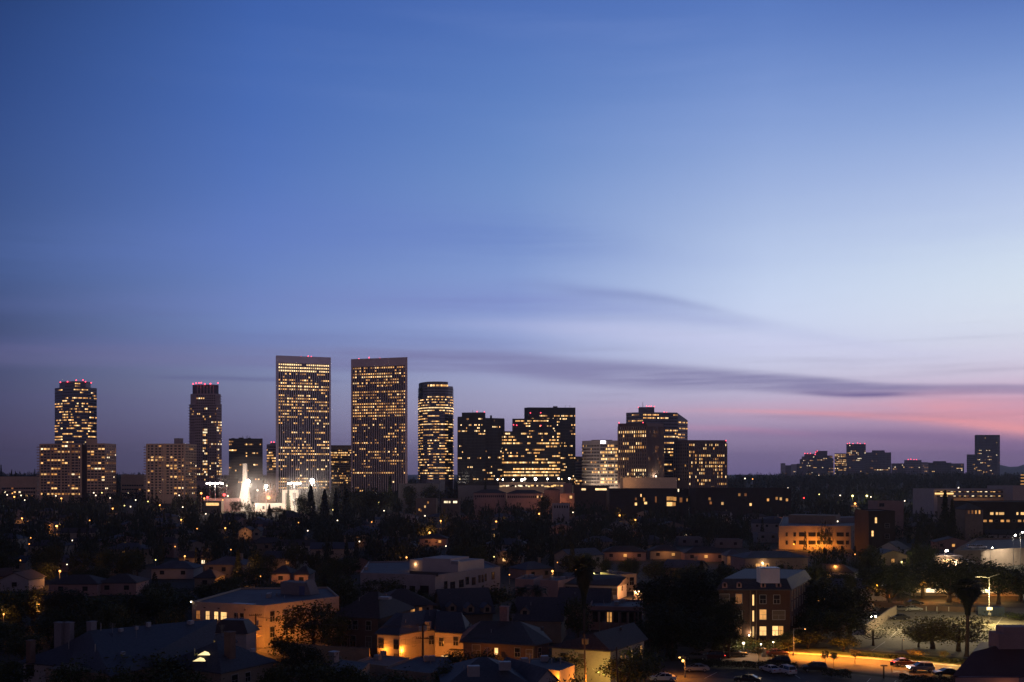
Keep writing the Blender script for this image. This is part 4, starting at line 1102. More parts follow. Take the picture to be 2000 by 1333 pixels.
for k in range(10):
    q = P0[0].lerp(P0[1], .52 + .028*k); z = 3.4 - k*.34; b.slab(q, q+u*.5, z-.2, z, .0, 1.1, n); b.slab(q, q+u*.5, z, z+1.0, 1.05, 1.1, n)
b.build('staircase', TRIMD, h.root)
c = at(985,1210,9); h.chimney((c.x,c.y), 5.0, 11.4, 1.5, mat('chimney brick', (.22,.13,.12), .9, .3, 3), 1.2)
h.box(at(1059,1224,8), 7.2, (.5,.5,.7), TRIMD)
h = House('hip_roof_apartments', 'hip-roofed flats with one wall lit yellow-green from below', 'apartment building', [at(1078,1262,6.4), at(1192,1270,6.4), at(1258,1248,6.4), at(1170,1240,6.4)], 6.4, W_CREAM, R_BLUE, 'flat', parapet=0)
bpy.data.objects.remove(h.roof); b = MB(); A_, B_, C_, D_ = [ex(p) for p in h.poly]; r0 = V2(at(1158,1237,8.6)); r1 = V2(at(1238,1216,8.6))
b.face([(*A_,6.3),(*B_,6.3),(*r0,8.6)]); b.face([(*B_,6.3),(*C_,6.3),(*r1,8.6),(*r0,8.6)]); b.face([(*C_,6.3),(*D_,6.3),(*r1,8.6)]); b.face([(*D_,6.3),(*A_,6.3),(*r0,8.6),(*r1,8.6)])
for p, q in ((A_,B_),(B_,C_)): b.face([(*p,6.14),(*q,6.14),(*q,6.3),(*p,6.3)])
h.roof = b.build('roof', R_BROWN, h.root)
h.win(0,.52,3.8,1.4,1.6,CURT); h.win(1,.3,3.9,.5,.9,HOME[0]); h.win(1,.42,3.9,.5,.9,HOME[2]); h.win(1,.62,3.6,.6,1.6,HOME[1],bars=False); h.win(1,.9,3.6,1.0,1.7,HOME[0]); h.win(0,.12,1.2,1.2,1.8); h.win(0,.2,3.8,1.2,1.5)
p = at(1176,1330,1.0); point('garden_light', (XD(1172,174.5), 174.5, 3.0), 520, (1,.72,.16))
h.box(at(1143,1250,8), 7.2, (1.0,.8,1.0), W_BROWN, 'dormer'); h.box(at(1213,1228,8.4), 8.1, (.4,.4,.6), TRIMD)
p = at(1108,1268,4.8); b = MB(); b.box((p.x,p.y-.8,4.9),(3.4,1.6,.12),h.ang()); b.build('awning', mat('blue awning', (.16,.2,.3), .8, .1, 1), h.root)

h = House('arcade_row', 'long low row of doors under a flat roof, behind the round tree', 'apartment building', rect_from(at(1150,1188,5.2), at(1254,1190,5.2), 14), 5.2, W_PINK, R_BLUE, 'flat', parapet=.5)
for k in range(7): h.win(0, .12+.135*k, 2.0, 1.1, 2.3, HOME[0] if k == 2 else None, frame=TRIMD)
b = MB(); u, n = outward(h.poly[0], h.poly[1], h.c); b.slab(h.poly[0], h.poly[1], 4.6, 4.8, 0, 1.6, n); b.build('canopy', TRIMD, h.root)
for k in range(6): 
    q = h.poly[0].lerp(h.poly[1], .02+.18*k); b = MB(); b.slab(q, q+u*.25, 0, 4.6, 1.3, 1.55, n); b.build('post', W_CREAM, h.root)
def dormer_house(label, A, B, hh, rh, dep, dor, m=R_SLATE, wall=W_TAN):
    hs = House('dormer_house', label, 'house', rect_from(A, B, dep), hh, wall, m, 'gable', rh, .6)
    for px, py, s in dor:
        p = at(px, py, hh + rh*.42); u = (hs.poly[1]-hs.poly[0]).normalized(); n = Vector((u.y,-u.x)); c = V2(p) - n*.2
        if n.y > 0: n = -n
        z0, w = hh + rh*.15, s
        for nm, mm in (('dormer', wall),):
            b = MB(); f0 = c + n*1.0; bk = c - n*2.2
            for t in (-1, 1): b.face([(*(f0+u*w*t),z0),(*(bk+u*w*t),z0),(*(bk+u*w*t),z0+1.2),(*(f0+u*w*t),z0+1.2)])
            b.face([(*(f0-u*w),z0),(*(f0+u*w),z0),(*(f0+u*w),z0+1.2),(*f0,z0+2.0),(*(f0-u*w),z0+1.2)])
            d = b.build(nm, mm, hs.roof)
            r = MB()
            for t in (-1,1): r.face([(*(f0+n*.3+u*(w+.3)*t),z0+1.0),(*(bk+u*(w+.3)*t),z0+1.0),(*bk,z0+2.15),(*(f0+n*.3),z0+2.15)])
            r.build('dormer_roof', m, hs.roof)
            g = MB(); g.slab(f0-u*w*.45, f0+u*w*.45, z0+.2, z0+1.15, .01, .05, n); g.build('pane', DARKG, hs.roof)
    return hs
h1 = dormer_house('steep-roofed house with three small dormers, left of the brick chimney', at(868,1200,5), at(962,1196,5), 5, 5.2, 11, [(882,1182,.9),(917,1184,.9),(950,1184,.9)])
h2 = dormer_house('steep-roofed house with two orange-lit dormers, right of the brick chimney', at(1006,1210,5), at(1096,1212,5), 5, 4.4, 11, [(1026,1192,1.0),(1062,1190,1.0)])
h3 = dormer_house('dark-roofed house with an orange-lit gable below the white house', at(1092,1178,5), at(1188,1180,5), 5, 3.4, 9, [(1041,1166,.8)] if False else [])
h.win  # arcade row stays as built
point('court_light', (at(1045,1215,2).x, at(1045,1215,2).y, 3.4), 110, ORANGE); point('court_light', (at(1192,1170,4).x+2.5, at(1192,1170,4).y, 5.5), 200, (1,.5,.2))
h = House('white_corner_building', 'large white L-shaped flat-roofed building with plain windows on its right face', 'apartment building', [at(704,1122,7), at(850,1127,7), at(977,1110,7), at(940,1096,7), at(720,1100,7)], 7, mat('greyish white stucco', (.24,.215,.225), .9, .14, .35), R_BLUE, 'flat', parapet=.5)  # wall tone darker than the plain white stucco
for fr, w_ in ((.42,2.4),(.56,2.6),(.7,1.6),(.86,2.6)): h.win(0, fr, 1.6 if fr != .7 else 2.4, w_, 2.6 if fr != .7 else 1.6, None, frame=TRIMD)
h.win(0,.47,.6,1.2,.8,HOME[0],bars=False)
for fr, w_, z in ((.15,1.4,3.0),(.25,2.2,2.6),(.38,2.2,2.8),(.47,1.6,3.4),(.57,1.8,3.0),(.66,.9,3.4),(.71,.9,3.4),(.76,.8,3.6),(.88,1.4,3.8)): h.win(1, fr, z, w_, 2.2, None, frame=TRIMD)
q = rect_from(at(800,1113,7.2), at(895,1119,7.2), 14); b = MB(); b.prism(q, 7.05, 10.4); b.build('penthouse', W_WHITE, h.roof)
q2 = rect_from(at(880,1118,7.2), at(916,1112,7.2), 10); b = MB(); b.prism(q2, 7.05, 11.2); b.build('penthouse', W_WHITE, h.roof)
u, n = outward(q2[0], q2[1], (q2[2]+q2[3])/2)
for k in (.15,.32,.75): window(h.roof, q2[0], q2[1], (q2[2]+q2[3])/2, k*(q2[1]-q2[0]).length, 8.2, 1.0, 1.8, None, TRIMD)
b = MB()
for px in (807,823,842):
    p = at(px,1109.5,8.4); b.ball((p.x,q[0].y-.5,8.6), .34 if px < 830 else .2, 0, 8, 5)
    point('terrace_light', (p.x,q[0].y-1.6,8.9), 55 if px < 830 else 10, (1,.5,.2))
b.build('terrace_lamp', emi('terrace lamp', (1,.6,.3), 3), h.roof)
b = MB(); b.slab(at(800,1118,7.6).xy, at(856,1123,7.6).xy, 7.1, 8.1, 0, .2, Vector((0,-1))); b.build('terrace_wall', TRIMD, h.roof)
h.box(at(938,1098,8), 7.1, (2,1.5,1.3)); h.box(at(890,1104,11), 11.2, (2.2,1.5,1.0))

h = House('pink_flat_roof_house', 'left of two small pink flat-roofed houses beside the feather palms', 'house', rect_from(at(1006,1134,5), at(1042,1135,5), 12), 5, W_PINK, R_BLUE, 'flat'); h.win(0,.5,1.6,1.4,1.4)
h = House('pink_flat_roof_house', 'right of two small pink flat-roofed houses, next to the white house', 'house', rect_from(at(1055,1136,5), at(1090,1138,5), 12), 5, W_PINK, R_BLUE, 'flat'); h.win(0,.25,1.6,1.2,1.4)
h = House('white_house', 'long white single-storey house strongly lit orange at its right gable', 'house', [at(1100,1140,4.2), at(1206,1144,4.2), at(1224,1138,4.2), at(1206,1124,4.2), at(1110,1122,4.2)], 4.2, W_WHITE, R_BROWN, 'flat', parapet=0)
bpy.data.objects.remove(h.roof); b = MB(); A_, B_, C_, D_, E_ = [ex(p) for p in h.poly]; r0 = (A_+E_)/2; r1 = (B_+C_)/2*.5+(C_)*.5
b.face([(*A_,4.15),(*B_,4.15),(*r1,6.2),(*r0,6.2)]); b.face([(*B_,4.15),(*C_,4.15),(*r1,6.2)]); b.face([(*C_,4.15),(*D_,4.15),(*r1,6.2)]); b.face([(*D_,4.15),(*E_,4.15),(*r0,6.2),(*r1,6.2)]); b.face([(*E_,4.15),(*A_,4.15),(*r0,6.2)])
b.face([(*A_,4.0),(*B_,4.0),(*B_,4.15),(*A_,4.15)]); b.face([(*B_,4.0),(*C_,4.0),(*C_,4.15),(*B_,4.15)]); h.roof = b.build('roof', R_BROWN, h.root)
for fr, w_, pn in ((.09,2.4,None),(.2,2.4,None),(.56,2.6,CURT),(.66,2.4,CURT),(.78,2.8,CURT),(.91,2.6,CURT)): h.win(0, fr, 1.4 if fr > .3 else 2.2, w_, 1.9 if fr > .3 else 1.1, pn)
h.win(1,.5,2.2,1.0,1.4)
p = at(1240,1150,3); point('garage_light', (p.x, p.y-3, 4.2), 2600, (1,.40,.12)); point('garage_light', (at(1222,1157,2).x+3.5, at(1210,1160,2).y-5, 3.0), 1800, (1,.38,.11))
h = House('garage', 'low garage at right of the white house, lit orange by a glaring lamp', 'garage', rect_from(at(1238,1152,4), at(1290,1154,4), 12), 4, W_PINK, R_BROWN, 'hip', 1.6, .6)
h.win(0,.55,1.4,1.8,1.3); h.porch(0,.1,3.4,emi('garage lamp', (1,.68,.3), 30),500,(1,.55,.2),.35); h.porch(0,.22,3.4,emi('garage lamp', (1,.68,.3), 30),0,(1,.55,.2),.25)
h = House('yellow_lit_house', 'cream house lit yellow behind the garage, with white posts', 'house', rect_from(at(1206,1126,5), at(1243,1124,5), 10), 5, W_CREAM, R_BROWN, 'flat')
h.win(0,.45,2,1.6,2.4); h.win(0,.75,2,1.6,2.4); p = at(1222,1135,3); point('yard_light', (p.x,p.y-2,4), 500, (1,.66,.25))

h = House('gable_end_house', 'house whose small white gable end glows orange at the bottom edge', 'house', rect_from(at(1047,1334,4.6), at(1088,1329,4.6), 12), 4.6, W_WHITE, R_BLUE, 'gfront', 2.0, .4)
h.win(0,.5,2.2,1.4,1.2)
h = House('flat_wall_house', 'bright orange-lit wall of a low building beside the gable end', 'house', [at(1092,1313,5.4), at(1123,1301,5.4), at(1080,1286,5.4), at(1000,1292,5.4), at(1040,1306,5.4)], 5.4, W_CREAM, R_BLUE, 'flat', parapet=.2)
p = at(1125,1333,2); point('yard_light', (p.x+2.2,p.y-5.0,3.4), 900, ORANGE); p = at(1088,1345,2); point('yard_light', (p.x,p.y-4.5,4.4), 380, ORANGE)
h = House('dark_roof_house', 'dark blue-roofed house at the bottom edge, with a vent box on its ridge', 'house', rect_from(at(870,1342,4.6), at(1034,1338,4.6), 16), 4.6, W_TAN, R_SLATE, 'hip', 3.0, .6)
h.box(at(986,1300,7), 6.3, (1.8,1.2,1.3), ROOFBOX); h.box(at(925,1312,7), 6.3, (1.8,1.2,1.6), ROOFBOX)
h = House('flat_roof_house', 'low dark flat roof at the bottom edge in front of the orange-lit flats', 'house', [at(752,1308,3.6), at(842,1318,3.6), at(905,1286,3.6), at(820,1284,3.6)], 3.6, W_TAN, R_BLUE, 'flat', parapet=.2)
h = House('garage', 'garage with a pale roof catching orange light, below the flats with zig-zag front', 'garage', [at(700,1296,3), at(758,1303,3), at(800,1287,3), at(745,1281,3)], 3, W_CREAM, mat('pinkish gravel roof', (.22,.17,.15), .9, .2, 1), 'flat', parapet=.15)
h = House('shed', 'dark shed roof with a white chimney, between alley wall and bottom trees', 'shed', [at(640,1310,4), at(700,1318,4), at(722,1296,4), at(655,1288,4)], 4, W_TAN, R_BLUE, 'flat', parapet=.1)
h.chimney(tuple(at(652,1283,5).xy), 4, 5.8, 1.3, ROOFBOX)
def wall_run(name, label, pts, hgt, m, th=.25, cat='wall'):
    q = [at(px, py, hgt) for px, py in pts]; t = thing(name, label, cat, (q[0].x, q[0].y, 0)); b = MB()
    for i in range(len(q)-1):
        u = (q[i+1]-q[i]).xy.normalized(); n = Vector((u.y,-u.x)); b.slab(q[i].xy, q[i+1].xy, -.2, hgt - .001*i, -th/2, th/2, n)
    b.build('wall_panel', m, t); c = MB()
    for i in range(len(q)-1):
        u = (q[i+1]-q[i]).xy.normalized(); n = Vector((u.y,-u.x)); c.slab(q[i].xy, q[i+1].xy, hgt+.001*i, hgt+.12+.001*i, -th/2-.04, th/2+.04, n)
    c.build('coping', m, t); return t
wall_run('alley_wall', 'tall brown wall along the alley, lit orange beyond the near trees', [(583,1259),(640,1263),(722,1268)], 3.2, W_TAN)
wall_run('alley_wall', 'short cream wall leading to the garage with the pale roof', [(700,1292),(724,1284)], 3.0, W_CREAM)

# brick apartment house with arched dormers
bp = [at(1404,1150,12.6), at(1543,1150,12.6), at(1580,1129,12.6), at(1450,1126,12.6)]
h = House('brick_apartment_house', 'four-storey dark brick apartment house with arched dormers and a white rooftop box', 'apartment building', bp, 12.6, W_BRICK, R_SLATE, 'flat', parapet=.1)
bpy.data.objects.remove(h.roof); b = MB(); q = [ex(p) for p in h.poly]; qi = [h.c + (p-h.c)*(1-1.6/(p-h.c).length) for p in h.poly]
for k in range(4): b.face([(*q[k],12.5),(*q[(k+1)%4],12.5),(*qi[(k+1)%4],14.6),(*qi[k],14.6)])
b.face([(*p,14.6) for p in qi]); 
for k in range(4): b.face([(*q[k],12.3),(*q[(k+1)%4],12.3),(*q[(k+1)%4],12.5),(*q[k],12.5)])
b.face([(*p,12.3) for p in q[::-1]])
h.roof = b.build('roof', R_SLATE, h.root)
u, n = outward(h.poly[0], h.poly[1], h.c); L = (h.poly[1]-h.poly[0]).length
for px in (1415,1443,1490,1520):
    fr = (px-1404)/(1543-1404); c = h.poly[0].lerp(h.poly[1], fr); b = MB(); ring = [(-.55,0),(.55,0),(.55,.7),(.4,1.05),(0,1.25),(-.4,1.05),(-.55,.7)]
    f = [c + n*.35 + u*x for x, z in ring]; bk = [c - n*1.4 + u*x for x, z in ring]; zz = [12.75+z for x, z in ring]
    b.face([(*f[k],zz[k]) for k in range(7)])
    for k in range(7): b.face([(*f[k],zz[k]),(*f[(k+1)%7],zz[(k+1)%7]),(*bk[(k+1)%7],zz[(k+1)%7]),(*bk[k],zz[k])])
    d = b.build('dormer', mat('dull pink dormer', (.26,.15,.15), .8, .1, 1), h.roof)
    g = MB(); g.slab(c-u*.25, c+u*.25, 13.0, 13.75, .36, .40, n); g.build('pane', DARKG, h.roof)
rows = {10.0: [(1415,2.0,2.0,CURT),(1443,1.3,2.0,HOME[2]),(1490,1.3,1.8,None),(1517,1.3,1.8,None)], 6.6: [(1443,1.3,1.9,None),(1490,1.4,2.1,HOME[0]),(1521,2.6,1.9,CURT)], 3.2: [(1443,1.2,1.8,HOME[2]),(1490,1.4,1.9,HOME[1]),(1514,1.2,2.0,HOME[1]),(1525,1.0,2.0,HOME[0])], .6: [(1415,1.4,1.7,None),(1490,1.3,1.7,None)]}
for z, ws in rows.items():
    for px, w_, hh, pn in ws: h.win(0, (px-1404)/139, z-.6 if z > 1 else z, w_, hh, pn, frame=TRIMW if z in (10.0,6.6) else TRIMD)
for z in (9.0,5.6,2.2): h.win(0, (1471-1404)/139, z, .35, 2.3, HOME[1], frame=TRIMD, bars=False)
b = MB(); c0 = h.poly[0].lerp(h.poly[1], .435); b.slab(c0, c0+u*.18, 0, 12.4, 0, .25, n); c0 = h.poly[0].lerp(h.poly[1], .52); b.slab(c0, c0+u*.18, 0, 12.4, 0, .25, n); b.build('pilaster', W_BROWN, h.root)
for k in range(7):
    for z in (1.2,4.4,7.6,10.0): h.win(1, .1+.13*k, z, .55, 1.8, CURT if k % 3 else None, frame=W_CREAM, bars=False)
c = at(1505,1139,14.7); b = MB(); b.box((c.x,c.y+2,16.1),(4.0,3.4,3.0),h.ang()); rb = b.build('rooftop_box', mat('white painted box', (.55,.53,.56), .6, .08, 1), h.roof)
b = MB(); b.box((c.x,c.y+2,17.66),(4.2,3.6,.12),h.ang()); b.build('box_lid', METAL, h.roof)
b = MB(); b.tube([(c.x-1.2,c.y,17.6),(c.x-1.2,c.y,19.2)], .05, 5); b.tube([(c.x+1.5,c.y+1,17.6),(c.x+1.5,c.y+1,18.8)], .05, 5); b.build('vent_pipe', METAL, h.roof)

# bottom right: red-brown roof with a boxy chimney
h = House('red_roof_building', 'big building with a smooth dark red hipped roof in the bottom right corner', 'house', [at(1866,1324,6), at(1990,1324,6), at(2240,1300,6), at(2240,1240,6), at(1960,1240,6)], 6, W_PINK, R_BROWN, 'flat', parapet=0)
bpy.data.objects.remove(h.roof); RR = mat('dark red membrane roof', (.085,.035,.03), .7, .15, .3)
b = MB(); q = [V2(at(1860,1322,6)), V2(at(2260,1330,6)), V2(at(2260,1245,6.4)), V2(at(1905,1285,8.0)), ]
e0 = V2(at(1860,1321,6)); e1 = V2(at(2300,1326,6)); t0 = V2(at(1899,1274,8.6)); t1 = V2(at(1950,1260,9.4)); t2 = V2(at(2300,1262,9.4)); 
b.face([(*e0,6),(*e1,6),(*t2,9.4),(*t1,9.4),(*t0,8.6)]); bk0 = V2(at(1915,1255,6)); bk1 = V2(at(2300,1220,6)); b.face([(*t0,8.6),(*t1,9.4),(*t2,9.4),(*bk1,6),(*bk0,6)]); b.face([(*e0,6),(*t0,8.6),(*bk0,6)])
b.face([(*e0,5.7),(*e1,5.7),(*e1,6),(*e0,6)]); b.face([(*bk0,5.8),(*e0,5.7),(*e0,6),(*bk0,6)])
h.roof = b.build('roof', RR, h.root)
c = at(1968,1268,9); b = MB(); b.box((c.x+1.3,c.y+2,9.9),(5.2,3.6,3.0),0); b.box((c.x+1.9,c.y+2,11.9),(4.4,2.8,1.0),0); b.build('rooftop_box', W_PINK, h.roof)
b = MB(); b.slab(at(1946,1330,5).xy, at(2010,1330,5).xy, 3.2, 5.4, 0, .8, Vector((0,-1))); b.build('bay', W_PINK, h.root)
point('wall_light', (at(1925,1333,4).x, at(1925,1333,4).y-7, 3.0), 160, (1,.4,.16))

# ------------------------------------------------------------------ power poles
def power_pole(px, top, d, label, arms=3, label2=None, w=2.6, ang=.2, hgt=None):
    x = XD(px, d); zt = Z(top, d); t = thing('power_pole', label, 'power pole', (x, d, 0)); b = MB()
    b.tube([(x,d,-.2),(x,d,zt*.5),(x+.05,d,zt)], [.24,.2,.15], 8); b.build('pole', WOOD, t)
    for k in range(arms):
        z = zt - .3 - k*2.0 - (k > 0)*.4; c = MB(); c.box((x,d-.12,z), (w,.14,.16), ang)
        for s in (-.46,-.3,-.16,.16,.3,.46):
            q = (x + s*w*math.cos(ang), d - .12 + s*w*math.sin(ang)); c.tube([(*q,z+.05),(*q,z+.3)], .05, 6)
        c.build('crossarm', WOOD, t)
    return t
pp = power_pole(499, 1199, 213, 'wooden power pole with three crossarms in front of the orange-lit corner')
b = MB(); b.tube([(XD(499,213)+.5,212.7,Z(1212,213)),(XD(499,213)+.5,212.7,Z(1222,213))], .3, 8); b.build('transformer', METAL, pp)
pp = power_pole(826, 1218, 186, 'wooden power pole with a large transformer in front of the cream flats', 2, ang=-.1)
b = MB(); x = XD(826,186); b.tube([(x+.45,185.7,Z(1232,186)),(x+.45,185.7,Z(1222,186))], .34, 10); b.tube([(x-.45,185.7,Z(1232,186)),(x-.45,185.7,Z(1224,186))], .3, 10); b.build('transformer', METAL, pp)
b = MB()
for k in range(5):
    z0 = Z(1246+k*2.4,186); b.tube([(x-.3,185.9,z0),(x-9-k,176,z0+.4-k*.1)], .03, 4); b.tube([(x+.3,185.9,z0),(x+14,192,z0-1.0)], .03, 4)
b.build('wire', BLACK, pp)
for px, top, d, lb in ((1141,1238,168,'plain bare pole in front of the awning, under the tall palm'),(1204,1264,160,'pale leaning pole beside the dark bush at the bottom edge')):
    x = XD(px, d); t = thing('bare_pole', lb, 'pole', (x, d, 0)); b = MB(); b.tube([(x+.3,d,-.2),(x,d,Z(top,d))], [.17,.11], 8); b.build('pole', WOOD, t)

# ------------------------------------------------------------------ street lamps near by (each with its own light), then added fill lights
def lamp_at(px, py, d, label, arm=(1.4,0), **k): x = XD(px, d); return street_lamp(x, d, Z(py, d), label, arm, **k)
lamp_at(1550,1228,209,'tall street lamp on the kerb lighting the road orange', (2.2,-.5), energy=9000, size=.14, spot=128)
t = lamp_at(1338,1284,186,'twin-headed orange street lamp at the near car park edge', (-1.0,-.1), energy=900, size=.22)
b = MB(); x = XD(1334,185.2); b.ball((x,185.2,Z(1291,185.2)), .24, 0, 8, 5); b.build('second_lamp', SODIUM, t)
lamp_at(499,1229,212.5,'orange lamp hanging low on the wooden power pole', (.5,0), energy=1300, size=.2)
lamp_at(764,1300,196,'alley lamp post before the zig-zag flats', (0.2,.6), energy=0, size=.05)
for px, d, z, e in ((752,201,2.0,260),(790,201,2.0,380),(840,200.5,2.4,320),(880,200,2.4,200)): point('alley_light', (XD(px,d),d-3.2,z+1), e, ORANGE, .3)
for px, d, e in ((585,224,380),(640,222,450),(690,214,380),(504,216,900),(528,217.5,450)): point('alley_light', (XD(px,d),d-3,3.2), e, ORANGE, .3)  # the two at the flats' corner are extra, added to make it glow
point('alley_light', (XD(950,186), 184, 4), 160, ORANGE); point('alley_light', (XD(1030,184), 182, 3), 60, ORANGE)
for px, py, lab, e, s, m, col in ((1450,1255,'glaring white lamp at the foot of the brick apartment house',420,.22,LEDW,(1,.8,.5)),(1484,1257,'smaller white lamp right of the glaring one at the brick house',100,.14,LEDW,(1,.8,.5)),(1461,1240,'yellowish lamp over the brick house entrance',90,.14,LEDW,(1,.75,.4)),(1508,1253,'slim white post light near the brick house drive',40,.12,LEDW,(1,.8,.5))):
    p = at(px, py, 2.6); t = thing('entrance_lamp', lab, 'lamp', (p.x, p.y-1, 0)); b = MB(); b.tube([(p.x,p.y-1,-.1),(p.x,p.y-1,2.45)], .05, 6); b.build('pole', METAL, t); b = MB(); b.ball((p.x,p.y-1,2.6), s, 0, 10, 6); b.build('globe', m, t); point('entrance_light', (p.x,p.y-1.5,3.2), e, col)
x = XD(1932,254); t = street_lamp(x, 254, Z(1128,254), 'tall lamp post with long arms and two signs in the far car park', (-3.2,0), energy=0, double=False, size=.05, m=METAL)
b = MB(); b.tube([(x,254,Z(1128,254)),(x+2.6,254,Z(1121,254))], .05, 6); b.build('arm', METAL, t)
b = MB(); b.tube([(x-3.6,253.6,Z(1158,254)),(x-2.2,253.6,Z(1153,254)),(x,254,Z(1154,254))], .05, 6); b.build('arm', METAL, t)
b = MB(); b.ball((x-1.0,253.4,Z(1154,254)), .38, 0, 10, 6); b.build('lamp_head', YEL, t); point('car_park_light', (x-1.6,251.4,Z(1154,254)-.6), 6500, (1,.74,.28), .3)
for py, w_, hh, m in ((1189,1.4,.7,mat('sign white', (.5,.48,.45), .6, .05, 1)),(1200,.7,.7,METAL)):
    b = MB(); b.box((x,253.8,Z(py,254)),(w_,.05,hh)); b.build('sign_plate', m, t)
b = MB(); b.box((x,254,.45),(.9,.9,.9)); b.build('concrete_base', SIDE, t)
point('car_park_light', (XD(1790,238),240,9), 4200, (1,.74,.36), .5)
lamp_at(1762,1250,214,'dark slim post on the verge between bare tree and shrubs', (.3,0), energy=0, size=.05)
for px, py, e in ((1480,1281,1500),(1600,1283,4500),(1650,1287,9000),(1705,1291,6000),(1760,1297,4000),(1840,1306,2600)):
    p = at(px, py, 0); point('street_lamp_or_fill_light', (p.x,p.y,7.0), e, ORANGE, .2, 132)  # added spots that spread orange along the road; no lamp stands here
for px, py, e in ((1705,1182,5200),(1800,1176,1500),(1880,1172,1500),(1960,1168,1200)):
    p = at(px, py, 0); point('street_lamp_or_fill_light', (p.x, p.y-1, 6.2), e*1.6, ORANGE, .2, 140)  # added spots without lamps, brightening the boundary wall
# retaining wall of the ramp, back wall, container, bollards
wall_run('ramp_wall', 'concrete wall along the ramp down from the back street', [(1750,1184),(1735,1192),(1718,1205),(1690,1222)], 2.2, W_CREAM, .3)
wall_run('boundary_wall', 'long low orange-lit wall behind the far car park', [(1707,1176),(1790,1183),(1866,1186),(1905,1187)], 1.3, W_BROWN, .3)
p = at(1910,1204,0); q = at(1962,1206,0); t = thing('container', 'blue corrugated storage container at the back of the far car park', 'container', (p.x,p.y,0)); b = MB(); r = rect_from(p, q, 2.6); b.prism(r, .1, 2.5)
for k in range(14): a = r[0].lerp(r[1], (k+.3)/14); c = r[0].lerp(r[1], (k+.7)/14); b.slab(a, c, .2, 2.4, 0, .06, Vector((0,-1)))
b.build('body', mat('blue container paint', (.02,.035,.07), .6, .2, 1), t)
for k, px in enumerate((1809,1830,1853,1873)):
    p = at(px,1195,0); t = thing('bollard', 'pale posts in a row at the back of the far car park', 'bollard', (p.x,p.y,0), 'pale posts behind the far car park'); t['label'] = ('leftmost','second from left','third from left','rightmost')[k] + ' pale post in the row behind the far car park'
    b = MB(); b.tube([(p.x,p.y,0),(p.x,p.y,1.3)], .10, 8); b.tube([(p.x,p.y,1.3),(p.x,p.y,1.38)], [.10,.05], 8); b.build('post', PAINT, t)
p = at(1494,1283,0); t = thing('utility_cabinet', 'orange-lit utility cabinet on the pavement before the tall lamp', 'cabinet', (p.x,p.y,0)); b = MB(); b.box((p.x-.3,p.y,.8),(.9,.6,1.6)); b.box((p.x-.3,p.y,1.66),(1.0,.7,.1)); b.build('housing', W_CREAM, t); b = MB(); b.box((p.x-.3,p.y-.32,.8),(.78,.03,1.4)); b.build('door', W_TAN, t)
for px, py, lb in ((1742,1322,'square road sign on a post at the near kerb'),(1726,1326,'short thick post with a drooping top at the near kerb')):
    p = at(px, py, 0); t = thing('road_sign', lb, 'sign', (p.x,p.y,0)); b = MB(); b.tube([(p.x,p.y,0),(p.x,p.y,2.4)], .05 if px == 1742 else .16, 6); b.build('pole', METAL if px == 1742 else WOOD, t)
    b = MB(); b.box((p.x,p.y-.08,2.4),(.65,.04,.65) if px == 1742 else (1.1,.5,.2)); b.build('sign_plate', TRIMD, t)

# hedges
def hedge(label, a, c, hgt, w, name='hedge'):
    p, q = at(*a, 0), at(*c, 0); L = (q-p).length; n = int(L*260); rng = np.random.default_rng(int(a[0])); s = rng.uniform(0,1,n)[:,None]
    C = np.array(p)[None]*(1-s) + np.array(q)[None]*s; C[:,1] += rng.uniform(-w/2,w/2,n); C[:,2] = rng.uniform(.05,1,n)**.7*hgt*(1+.08*np.sin(s[:,0]*L*2))
    o = bpy.data.objects.new(name, np_mesh(name, leaves_np(C - np.array(p)[None], rng.uniform(.08,.17,n), rng), [LEAFD])); COL.objects.link(o); o.location = p; tag(o, label, 'hedge'); return o
hedge('long clipped black hedge along the near car park, behind the parked white cars', (1352,1303), (1558,1310), 1.4, 1.2)
hedge('short clipped hedge block between near car park and road', (1606,1322), (1662,1327), 1.6, 1.2)
hedge('clipped hedge running under the red-roofed building', (1757,1336), (1866,1345), 1.7, 1.3)
hedge('low hedge on the verge between the road and the far car park', (1668,1281), (1895,1297), .7, .8)
hedge('low planting along the brick apartment house front', (1430,1266), (1540,1270), 1.2, 1.6)

